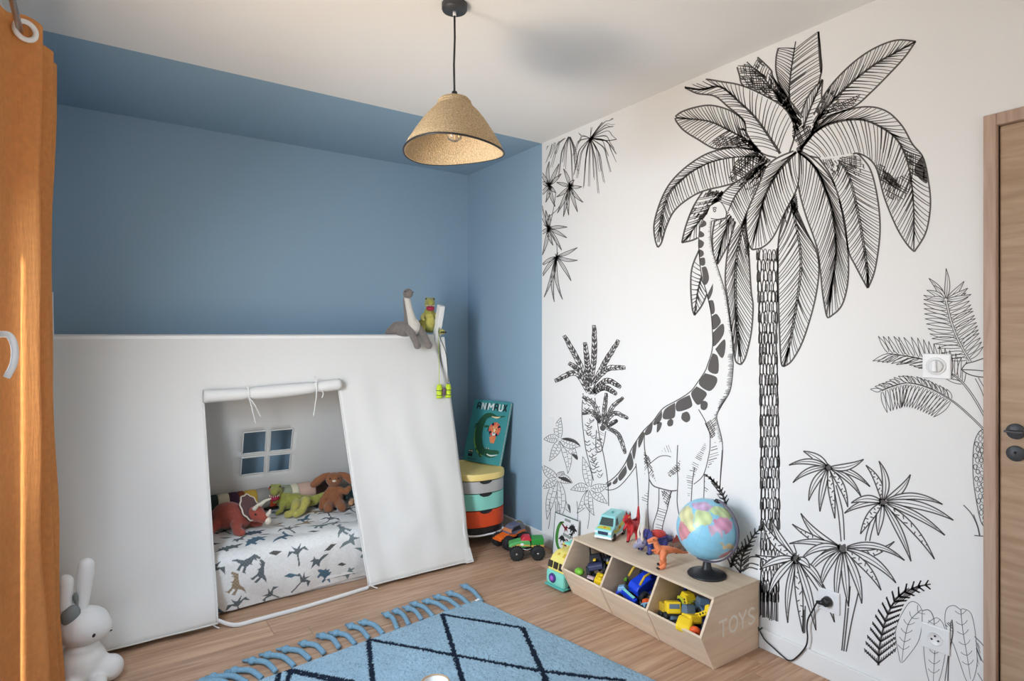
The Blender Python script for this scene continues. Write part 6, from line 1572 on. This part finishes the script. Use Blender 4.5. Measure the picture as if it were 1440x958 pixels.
for sy in (-1, 1):
    MB().prism([(-.046, .070), (-.030, .100), (-.012, .101), (-.010, .070)], (0, sy * .0435, 0), (1, 0, 0), (0, -sy * .10, 1), (0, sy, 0), .009).build('side_window', pl('smoked_glass', (70, 80, 78), .12), bd)
    MB().prism([(-.092, .040), (-.06, .052), (-.03, .046), (0, .064), (.04, .070), (.09, .090), (.094, .060), (.05, .050), (.0, .036), (-.04, .034)], (0, sy * .0445, 0), (1, 0, 0), (0, -sy * .03, 1), (0, sy, 0), .0026).build('side_band', VY, bd)
    MB().ball((.005, sy * .0475, .052), (.009, .002, .009), 12).ball((.065, sy * .0455, .074), (.007, .002, .007), 12).build('orange_dot', pl('orange_dot', (218, 120, 40)), bd)
    MB().box((-.1018, sy * .037 - .008, .040), (-.098, sy * .037 + .008, .050), .002).build('headlight', WPLAST, bd)
MB().prism([(-.038, 0), (-.026, .026), (.026, .026), (.038, 0)], (-.092, 0, .0605), (0, 1, 0), (.97, 0, .22), (-.22, 0, .97), .0016).build('bonnet_band', VY, bd)
MB().ball((-.078, 0, .0648), (.007, .008, .0025), 12).build('orange_dot', pl('orange_dot', (218, 120, 40)), bd)
MB().box((-.1015, -.026, .034), (-.098, .026, .050), .001).build('grille', pl('navy_grille', (44, 56, 84)), bd)
MB().cyl((.02, 0, .114), (.02, 0, .122), .006, 12).build('roof_vent', pl('deep_mint', (92, 176, 164)), bd)
for sx in (-.062, .060):
    for sy in (-1, 1): wheel(mv, (sx, sy * .042, .0185), .018, .013, CHR)

# ---------------------------------------------------------------- dinosaur and dragon figures on the toy box
def fig(n, c, v=.12): return mat(n, srgb(*c), .45, var=v, scale=60, bump=.4, bscale=220)
def claws(t, pts, par, m_=BLACK, r=.0032):
    for p in pts: MB().ball(p, (r * 1.5, r, r), 8).build('claw', m_, par)
TZ = TOPZ + .0005
FR, FRD = fig('red_figure', (190, 40, 44)), fig('dark_red_figure', (120, 24, 30))
p = on_z(889, 766, TOPZ)
rd_ = thing('red_dragon_figure', 'red dragon figure with raised tail beside the mint van on the toy box', 'toy dinosaur', (p.x + .012, p.y + .010, TZ), math.radians(18))
organic('body', [('b', (.0, 0, .085), (.036, .024, .028)), ('l', [(-.015, 0, .095), (-.035, 0, .118), (-.045, 0, .130)], [.022, .016, .013]), ('l', [(.02, 0, .085), (.05, 0, .088), (.066, 0, .115), (.066, 0, .165)], [.022, .015, .010, .005]),
                 ('l', [(.0, -.018, .075), (.010, -.024, .05), (.002, -.025, .025), (-.006, -.026, .006)], [.017, .014, .010, .008]), ('l', [(.005, .018, .075), (.020, .024, .05), (.012, .025, .025), (.004, .026, .006)], [.017, .014, .010, .008]),
                 ('l', [(-.03, -.014, .098), (-.045, -.022, .078), (-.06, -.022, .062)], [.010, .008, .006]), ('l', [(-.03, .014, .098), (-.045, .022, .078)], [.010, .006])], FR, rd_, .003, 4)
hd = organic('head', [('b', (-.055, 0, .140), (.020, .017, .015)), ('l', [(-.06, 0, .138), (-.085, 0, .135)], [.014, .010]), ('l', [(-.055, 0, .128), (-.078, 0, .120)], [.010, .006])], FR, rd_, .003, 4)
for sy in (-1, 1): MB().lathe([(.005, 0), (.0005, .02)], 8, (-.045, sy * .010, .150)).build('horn', FRD, hd)
MB().ball((-.064, -.015, .146), .003, 8).build('eye', VY, hd); MB().ball((-.064, .015, .146), .003, 8).build('eye', VY, hd)
q = MB()
for k_ in range(9): q.lathe([(.005, 0), (.0004, .013)], 6, (-.02 + k_ * .009, 0, .108 - .0006 * k_))
lab(q.build('back_spines', FRD, rd_), 'row of dark spines along the back')
claws(rd_, [(-.014, -.028, .004), (-.012, -.022, .004), (-.004, .028, .004), (-.002, .022, .004)], rd_)

FB, FBL = fig('indigo_figure', (62, 66, 130)), fig('lilac_grey_figure', (150, 146, 170)); FC = fig('coral_red_figure', (206, 66, 60))
p = on_z(910, 776, TOPZ)
tr_ = thing('purple_horned_figure', 'indigo horned dinosaur figure with red spiny back in the middle of the toy box top', 'toy dinosaur', (p.x + .022, p.y - .008, TZ), math.radians(-12))
organic('body', [('b', (.02, 0, .05), (.062, .034, .036)), ('l', [(.07, 0, .05), (.105, .005, .045), (.13, .01, .03)], [.026, .014, .005]), ('l', [(-.02, -.02, .045), (-.03, -.032, .02), (-.036, -.034, .008)], [.018, .013, .011]), ('l', [(-.02, .02, .045), (-.03, .032, .02), (-.036, .034, .008)], [.018, .013, .011]),
                 ('l', [(.055, -.02, .04), (.065, -.03, .02), (.06, -.032, .008)], [.018, .012, .010]), ('l', [(.055, .02, .04), (.065, .03, .02), (.06, .032, .008)], [.018, .012, .010])], FB, tr_, .003, 4)
sh_ = lab(organic('back_shell', [('b', (.025, 0, .072), (.056, .030, .026))], FC, tr_, .003, 4), 'coral red domed back')
for k_ in range(26):
    a = 2 * math.pi * k_ / 26; q = MB(); d = Vector((math.cos(a), math.sin(a), .25)).normalized()
    q.cyl(Vector((.025 + .053 * math.cos(a), .029 * math.sin(a), .066)), Vector((.025 + .053 * math.cos(a), .029 * math.sin(a), .066)) + d * .010, .0042, 6, .0004); q.build('spine', FB, sh_)
hd = organic('head', [('b', (-.055, 0, .048), (.028, .024, .024)), ('l', [(-.07, 0, .044), (-.092, 0, .034)], [.018, .011])], FBL, tr_, .003, 4)
frl = MB().prism([(.046 * math.cos(a) * (1 + .16 * (k_ % 2)), .046 * math.sin(a) * (1 + .16 * (k_ % 2))) for k_, a in enumerate(np.linspace(math.radians(-30), math.radians(210), 19))], (-.036, 0, .058), (0, 1, 0), (.35, 0, .94), (.94, 0, -.35), .006).build('neck_frill', FB, hd)
FIV = mat('bone_plastic', srgb(222, 206, 190), .45)
for sy in (-1, 1): MB().tube(smooth_path([(-.060, sy * .012, .062), (-.064, sy * .014, .095), (-.052, sy * .016, .135)], 4), [.009 - .0009 * i for i in range(9)], 10).build('horn', FIV, hd)
MB().lathe([(.006, 0), (.0005, .018)], 8, (-.086, 0, .046)).build('nose_horn', FIV, hd)
for sy in (-1, 1): MB().ball((-.066, sy * .022, .054), .003, 8).build('eye', BLACK, hd)
claws(tr_, [(-.048, -.036, .005), (-.046, -.028, .005), (-.048, .036, .005), (.050, -.036, .005)], tr_, BLACK, .004)

FO, FOP = fig('orange_figure', (226, 128, 82)), fig('peach_figure', (236, 176, 134))
p = on_z(932, 798, TOPZ)
org_ = thing('orange_raptor_figure', 'orange two-legged dinosaur figure at the front edge of the toy box top', 'toy dinosaur', (p.x, p.y, TZ), math.radians(-24))
organic('body', [('b', (.0, 0, .073), (.034, .020, .022)), ('l', [(-.015, 0, .078), (-.03, 0, .098), (-.034, 0, .115)], [.018, .013, .012]), ('l', [(.02, 0, .075), (.055, 0, .072), (.095, .004, .058), (.125, .008, .052)], [.018, .012, .007, .003]),
                 ('l', [(-.002, -.016, .068), (-.012, -.022, .045), (.000, -.022, .024), (-.006, -.022, .010), (-.022, -.022, .007)], [.016, .013, .009, .010, .009]), ('l', [(.006, .016, .068), (.006, .022, .045), (.020, .022, .024), (.016, .022, .010), (.0, .022, .007)], [.016, .013, .009, .010, .009])], FO, org_, .003, 4)
for sy in (-1, 1): organic('arm', [('l', [(-.022, sy * .012, .080), (-.034, sy * .016, .068), (-.044, sy * .014, .072)], [.006, .005, .004])], FO, org_, .002, 3)
hd = organic('head', [('b', (-.040, 0, .124), (.017, .013, .012)), ('l', [(-.045, 0, .124), (-.066, 0, .119)], [.011, .008])], FO, org_, .003, 3)
lab(organic('jaw', [('l', [(-.044, 0, .114), (-.064, 0, .109)], [.006, .005])], FOP, hd, .002, 3), 'paler lower jaw')
for sy in (-1, 1): MB().ball((-.048, sy * .012, .128), .0028, 8).build('eye', BLACK, hd)
q = MB()
for k_ in range(7): q.lathe([(.003, 0), (.0003, .007)], 6, (-.018 + k_ * .011, 0, .091 - .001 * k_))
lab(q.build('back_spines', FRD, org_), 'small dark spines along the back')
claws(org_, [(-.032, -.028, .006), (-.034, -.020, .006), (-.010, .028, .006), (-.012, .020, .006)], org_, BLACK, .0042)
p = on_z(946, 781, TOPZ)
bw_ = thing('brown_spined_figure', 'small brown spine-backed dinosaur figure behind the orange one near the globe', 'toy dinosaur', (p.x + .05, p.y + .015, TZ), math.radians(-15))
FBR = fig('brown_figure', (116, 92, 78))
organic('body', [('b', (0, 0, .030), (.032, .018, .019)), ('l', [(.02, 0, .03), (.05, .0, .032), (.075, .004, .028)], [.014, .008, .003]), ('l', [(-.025, 0, .034), (-.044, 0, .036)], [.011, .009]), ('l', [(-.016, -.012, .02), (-.018, -.016, .006)], [.009, .008]), ('l', [(-.016, .012, .02), (-.018, .016, .006)], [.009, .008]), ('l', [(.018, -.012, .02), (.02, -.016, .006)], [.009, .008]), ('l', [(.018, .012, .02), (.02, .016, .006)], [.009, .008])], FBR, bw_, .003, 4)
MB().prism([(-.026, 0), (-.024, .022), (-.012, .026), (-.006, .040), (.004, .032), (.010, .044), (.018, .024), (.028, .020), (.03, 0)], (0, -.002, .042), (1, 0, 0), (0, 0, 1), (0, 1, 0), .004).build('back_sail', fig('rust_sail', (150, 70, 58)), bw_)

# ---------------------------------------------------------------- toys heaped in the three bins
def bt(y, x=.04, z=.0): return Vector((X0 + x, Y0 + y, z))
FLZ = .0225
NAVY, JET = pl('navy_plastic', (36, 40, 74), .35), pl('jet_plastic', (26, 27, 34), .35); YB_ = pl('bright_yellow', (242, 204, 40), .35); LGN = pl('leaf_green_plastic', (120, 186, 60), .4)
BLU, DBL = pl('royal_blue', (32, 70, 206), .3), pl('deep_blue', (24, 44, 140), .3); OCH = pl('ochre_yellow', (206, 170, 50), .4); ORP = pl('orange_plastic', (230, 92, 40), .4); REDP = pl('red_plastic', (196, 44, 44), .4); SKY = pl('pale_blue_plastic', (130, 176, 206), .4); SLT = pl('slate_plastic', (92, 112, 132), .35)
def car(nm, label, loc, rot, s, body, cabin, hub, wr=.26, group=None, extra=None):
    t = thing(nm, label, 'toy vehicle', loc, 0, group, rot=rot)
    extr([(-.5 * s, .16 * s), (-.5 * s, .30 * s), (-.44 * s, .38 * s), (.1 * s, .42 * s), (.48 * s, .40 * s), (.5 * s, .16 * s)], -.24 * s, .24 * s, .03 * s).build('body', body, t)
    extr([(-.16 * s, .40 * s), (-.06 * s, .62 * s), (.30 * s, .62 * s), (.38 * s, .40 * s)], -.21 * s, .21 * s, .03 * s, (.4 * s, .62 * s, .2)).build('cab', cabin, t)
    for sx in (-.32, .30):
        for sy in (-1, 1): wheel(t, (sx * s, sy * .25 * s, wr * .62 * s), wr * .62 * s, .12 * s, hub)
    if extra: extra(t, s)
    return t
# left bin
def wing(t, s):
    for sy in (-1, 1): MB().prism([(.1 * s, .40 * s), (.62 * s, .40 * s), (.7 * s, .85 * s), (.35 * s, .55 * s)], (0, sy * .2 * s, 0), (1, 0, 0), (0, 0, 1), (0, sy, 0), .03 * s).build('tail_fin', JET, t)
    MB().obox((-.3 * s, 0, .46 * s), (.2 * s, .10 * s, .05 * s), (0, -.2, 0), .004).build('yellow_mark', YB_, t)
car('toy_car', 'navy blue finned toy car heaped in the left bin of the toy box', bt(.690, .035, .138), (math.radians(-14), math.radians(16), math.radians(40)), .155, NAVY, JET, JET, extra=wing)
fg = thing('toy_figure', 'black armoured toy figure standing at the back of the left bin', 'toy figure', bt(.672, .085, .120), math.radians(40))
organic('body', [('b', (0, 0, .065), (.026, .032, .04)), ('l', [(0, -.03, .09), (-.02, -.045, .06), (-.04, -.04, .05)], [.014, .012, .011]), ('l', [(0, .03, .09), (-.02, .045, .06), (-.04, .04, .05)], [.014, .012, .011]), ('l', [(0, -.016, .04), (-.005, -.02, -.02), (-.01, -.02, -.052)], [.017, .014, .013]), ('l', [(0, .016, .04), (-.005, .02, -.02), (-.01, .02, -.052)], [.017, .014, .013])], JET, fg, .003, 4)
organic('head', [('b', (-.004, 0, .122), (.020, .019, .022))], JET, fg, .003, 3)
MB().obox((-.026, 0, .078), (.004, .02, .012), (0, 0, 0), .001).build('chest_mark', YB_, fg)
yb1 = thing('toy_block', 'bright yellow toy block leaning on the front of the left bin', 'toy block', bt(.622, -.018, .142), 0, rot=(.25, -.3, .5))
MB().box((-.028, -.026, -.024), (.028, .026, .022), .006).build('body', YB_, yb1); MB().cyl((-.012, 0, .020), (-.012, 0, .030), .010, 16, bev=.002).cyl((.014, 0, .020), (.014, 0, .028), .008, 16, bev=.002).build('stud', YB_, yb1)
gb = thing('toy_ball', 'green toy ball in the front corner of the left bin', 'toy ball', bt(.748, -.040, .150)); organic('body', [('b', (0, 0, 0), (.022, .026, .018))], LGN, gb, .003, 2)
car('toy_car', 'small green and black toy car deep in the left bin', bt(.60, .075, .115), (.2, .3, 1.2), .10, LGN, JET, JET)
car('toy_car', 'small grey and pink toy car under the yellow block in the left bin', bt(.668, -.030, .118), (.1, .5, .4), .075, pl('pink_grey_plastic', (176, 146, 150)), JET, CHR)
# middle bin
tk = thing('toy_tractor', 'large royal blue toy tractor with ochre arms in the middle bin', 'toy tractor', bt(.435, .100, .136), 0, rot=(math.radians(14), math.radians(-16), math.radians(-6)))
extr([(-.085, .03), (-.09, .062), (-.075, .078), (.0, .085), (.03, .070), (.06, .05), (.06, .02), (-.04, .018)], -.030, .030, .005).build('bonnet', BLU, tk)
extr([(-.005, .07), (.0, .118), (.05, .122), (.066, .07)], -.028, .028, .005, (.07, .122, .12)).build('cab', DBL, tk)
MB().box((-.006, -.034, .120), (.062, .034, .132), .005).build('roof', BLU, tk)
for sy in (-1, 1):
    wheel(tk, (.036, sy * .046, .038), .038, .026, OCH, lugs=14); wheel(tk, (-.058, sy * .040, .024), .024, .020, OCH, lugs=12)
    MB().tube([(.02, sy * .034, .125), (-.045, sy * .036, .128), (-.075, sy * .036, .098)], .0055, 8).build('loader_arm', OCH, tk)
lab(MB().box((-.118, -.045, .010), (-.098, .045, .040), .005).build('bucket', BLU, tk), 'blue front bucket')
MB().obox((-.111, 0, .046), (.012, .07, .004), (0, 0, 0), .001).build('bucket_stripe', MINT, tk)
car('toy_car', 'deep blue toy racing car at the back of the middle bin', bt(.335, .17, .150), (.3, .25, .9), .12, BLU, DBL, JET)
car('toy_car', 'dark blue toy car lying low in the middle bin beside the tractor', bt(.345, .070, .115), (math.radians(40), .2, 1.9), .10, DBL, JET, OCH)
car('toy_car', 'small pale blue and orange toy car in the front corner of the middle bin', bt(.318, -.018, .118), (.1, .5, 1.3), .075, SKY, ORP, JET)
car('toy_car', 'small blue toy car under the tractor bucket in the middle bin', bt(.490, .020, .108), (.0, .3, 2.2), .08, BLU, SKY, JET)
# right bin
ex = thing('toy_excavator', 'yellow toy excavator with jointed digger arm in the right bin', 'toy excavator', bt(.105, .000, .142), 0, rot=(math.radians(10), math.radians(12), math.radians(76)))
MB().box((-.03, -.030, 0), (.035, .030, .034), .008).build('body', YB_, ex)
def dig(pts, w, h, nm, m_):
    for i, (a, c) in enumerate(zip(pts[:-1], pts[1:])):
        a = Vector(a); c = Vector(c); d = c - a; M = Matrix.Translation((a + c) / 2) @ d.to_track_quat('X', 'Z').to_matrix().to_4x4()
        o = MB().box((-d.length / 2 - .006, -w / 2, -h / 2), (d.length / 2 + .006, w / 2, h / 2), .004, M).build(nm, m_, ex)
        for k_ in range(3):
            f = (k_ + .7) / 3.2; p = a.lerp(c, f)
            for s_ in (-1, 1): lab(MB().ball(p + Vector((0, s_ * w / 2, 0)), (.006, .0012, .0045), 8).build('cut_out', BLACK, o), 'dark slot in the arm')
dig([(.062, -.012, .085), (.05, -.012, .052), (.02, -.020, .022), (-.02, -.022, .034), (-.075, -.022, .058)], .015, .019, 'digger_arm', YB_)
lab(MB().cyl((.02, -.034, .022), (.02, -.008, .022), .011, 18).build('pivot', ORP, ex), 'orange pivot')
lab(extr([(-.092, .05), (-.104, .07), (-.09, .088), (-.07, .080), (-.066, .056)], -.036, -.006, .004).build('digger_claw', YB_, ex), 'toothed claw')
extr([(.0, .03), (.004, .066), (.035, .066), (.04, .03)], -.02, .026, .004).build('cab', SLT, ex)
dy = thing('toy_dump_truck', 'yellow toy dump truck in the near left of the right bin', 'toy truck', bt(.212, -.002, .116), 0, rot=(math.radians(2), math.radians(20), math.radians(60)))
MB().box((-.055, -.030, .016), (.05, .030, .024), .003).build('chassis', BLACK, dy)
extr([(-.056, .024), (-.062, .07), (-.02, .074), (-.012, .024)], -.030, .030, .005).build('cab', YB_, dy); extr([(-.008, .026), (-.014, .062), (.06, .070), (.052, .03)], -.034, .034, .004).build('tipper', OCH, dy)
for sx in (-.038, .030):
    for sy in (-1, 1): wheel(dy, (sx, sy * .033, .016), .016, .012, JET)
MB().box((-.061, -.022, .044), (-.056, .022, .064), .002).build('windscreen', SLT, dy)
ld = thing('toy_loader_bucket', 'round-edged yellow toy bucket at the front of the right bin', 'toy bucket', bt(.105, -.046, .148), 0, rot=(.2, -.5, .35))
extr([(-.026, -.018), (-.034, .0), (-.022, .020), (.022, .022), (.034, .004), (.026, -.018)], -.030, .030, .010).build('body', YB_, ld)
wo = thing('toy_ring', 'orange red toy ring lying beside the yellow bucket in the right bin', 'toy wheel', bt(.055, -.044, .142), 0, rot=(.4, -.6, .5))
MB().lathe([(.006, -.008), (.018, -.010), (.021, -.004), (.021, .004), (.018, .010), (.006, .008)], 24, (0, 0, 0), Matrix.Rotation(math.pi / 2, 4, 'Y')).build('rim', ORP, wo); MB().ball((-.006, 0, 0), (.007, .008, .008), 12).build('hub', REDP, wo)
car('toy_truck', 'lime yellow toy truck at the back left of the right bin', bt(.205, .105, .130), (.1, .05, 1.3), .11, pl('lime_yellow', (206, 206, 60)), YB_, JET)
car('toy_car', 'slate blue toy car in the middle of the right bin behind the digger arm', bt(.120, .090, .140), (.1, .15, 1.0), .115, SLT, SLT, JET)
car('toy_car', 'red toy car in the back right corner of the right bin', bt(.055, .105, .140), (.15, .1, .7), .085, REDP, pl('teal_plastic', (60, 130, 140)), JET)
car('toy_car', 'blue and orange toy car standing on end at the right of the right bin', bt(.040, .015, .115), (.2, 1.1, .6), .085, SKY, ORP, JET)
car('toy_car', 'orange toy car low in the front right corner of the right bin', bt(.038, -.022, .105), (.2, .5, 1.9), .07, ORP, DBL, JET)
car('toy_car', 'black toy car under the yellow bucket in the right bin', bt(.160, -.022, .105), (.0, .5, 1.5), .085, JET, SLT, CHR)
for ya, yb2, nm in ((TB, D2y, 'right'), (D2y, D1y, 'middle'), (D1y, YL - TB, 'left')):
    # the hidden lower layer of each heap, which carries the toys on top
    for k_, (fx, fy, fz) in enumerate(((.10, .25, .022), (.16, .55, .03), (.08, .78, .022))):
        y_ = Y0 + ya + (yb2 - ya) * fy
        t = thing('building_brick', ['black', 'dark blue', 'slate grey'][k_] + ' building brick under the toys in the ' + nm + ' bin', 'toy block', (X0 + fx * .9, y_, FLZ), k_ * .4, 'building bricks under the toys in the ' + nm + ' bin')
        MB().box((-.026, -.030, 0), (.026, .030, (fz * 1.4 + .042)), .003).build('brick_body', [JET, DBL, SLT][k_ % 3], t)
        for s_ in (-.012, .012): MB().cyl((0, s_, (fz * 1.4 + .042)), (0, s_, (fz * 1.4 + .042) + .006), .007, 12).build('stud', [JET, DBL, SLT][k_ % 3], t)
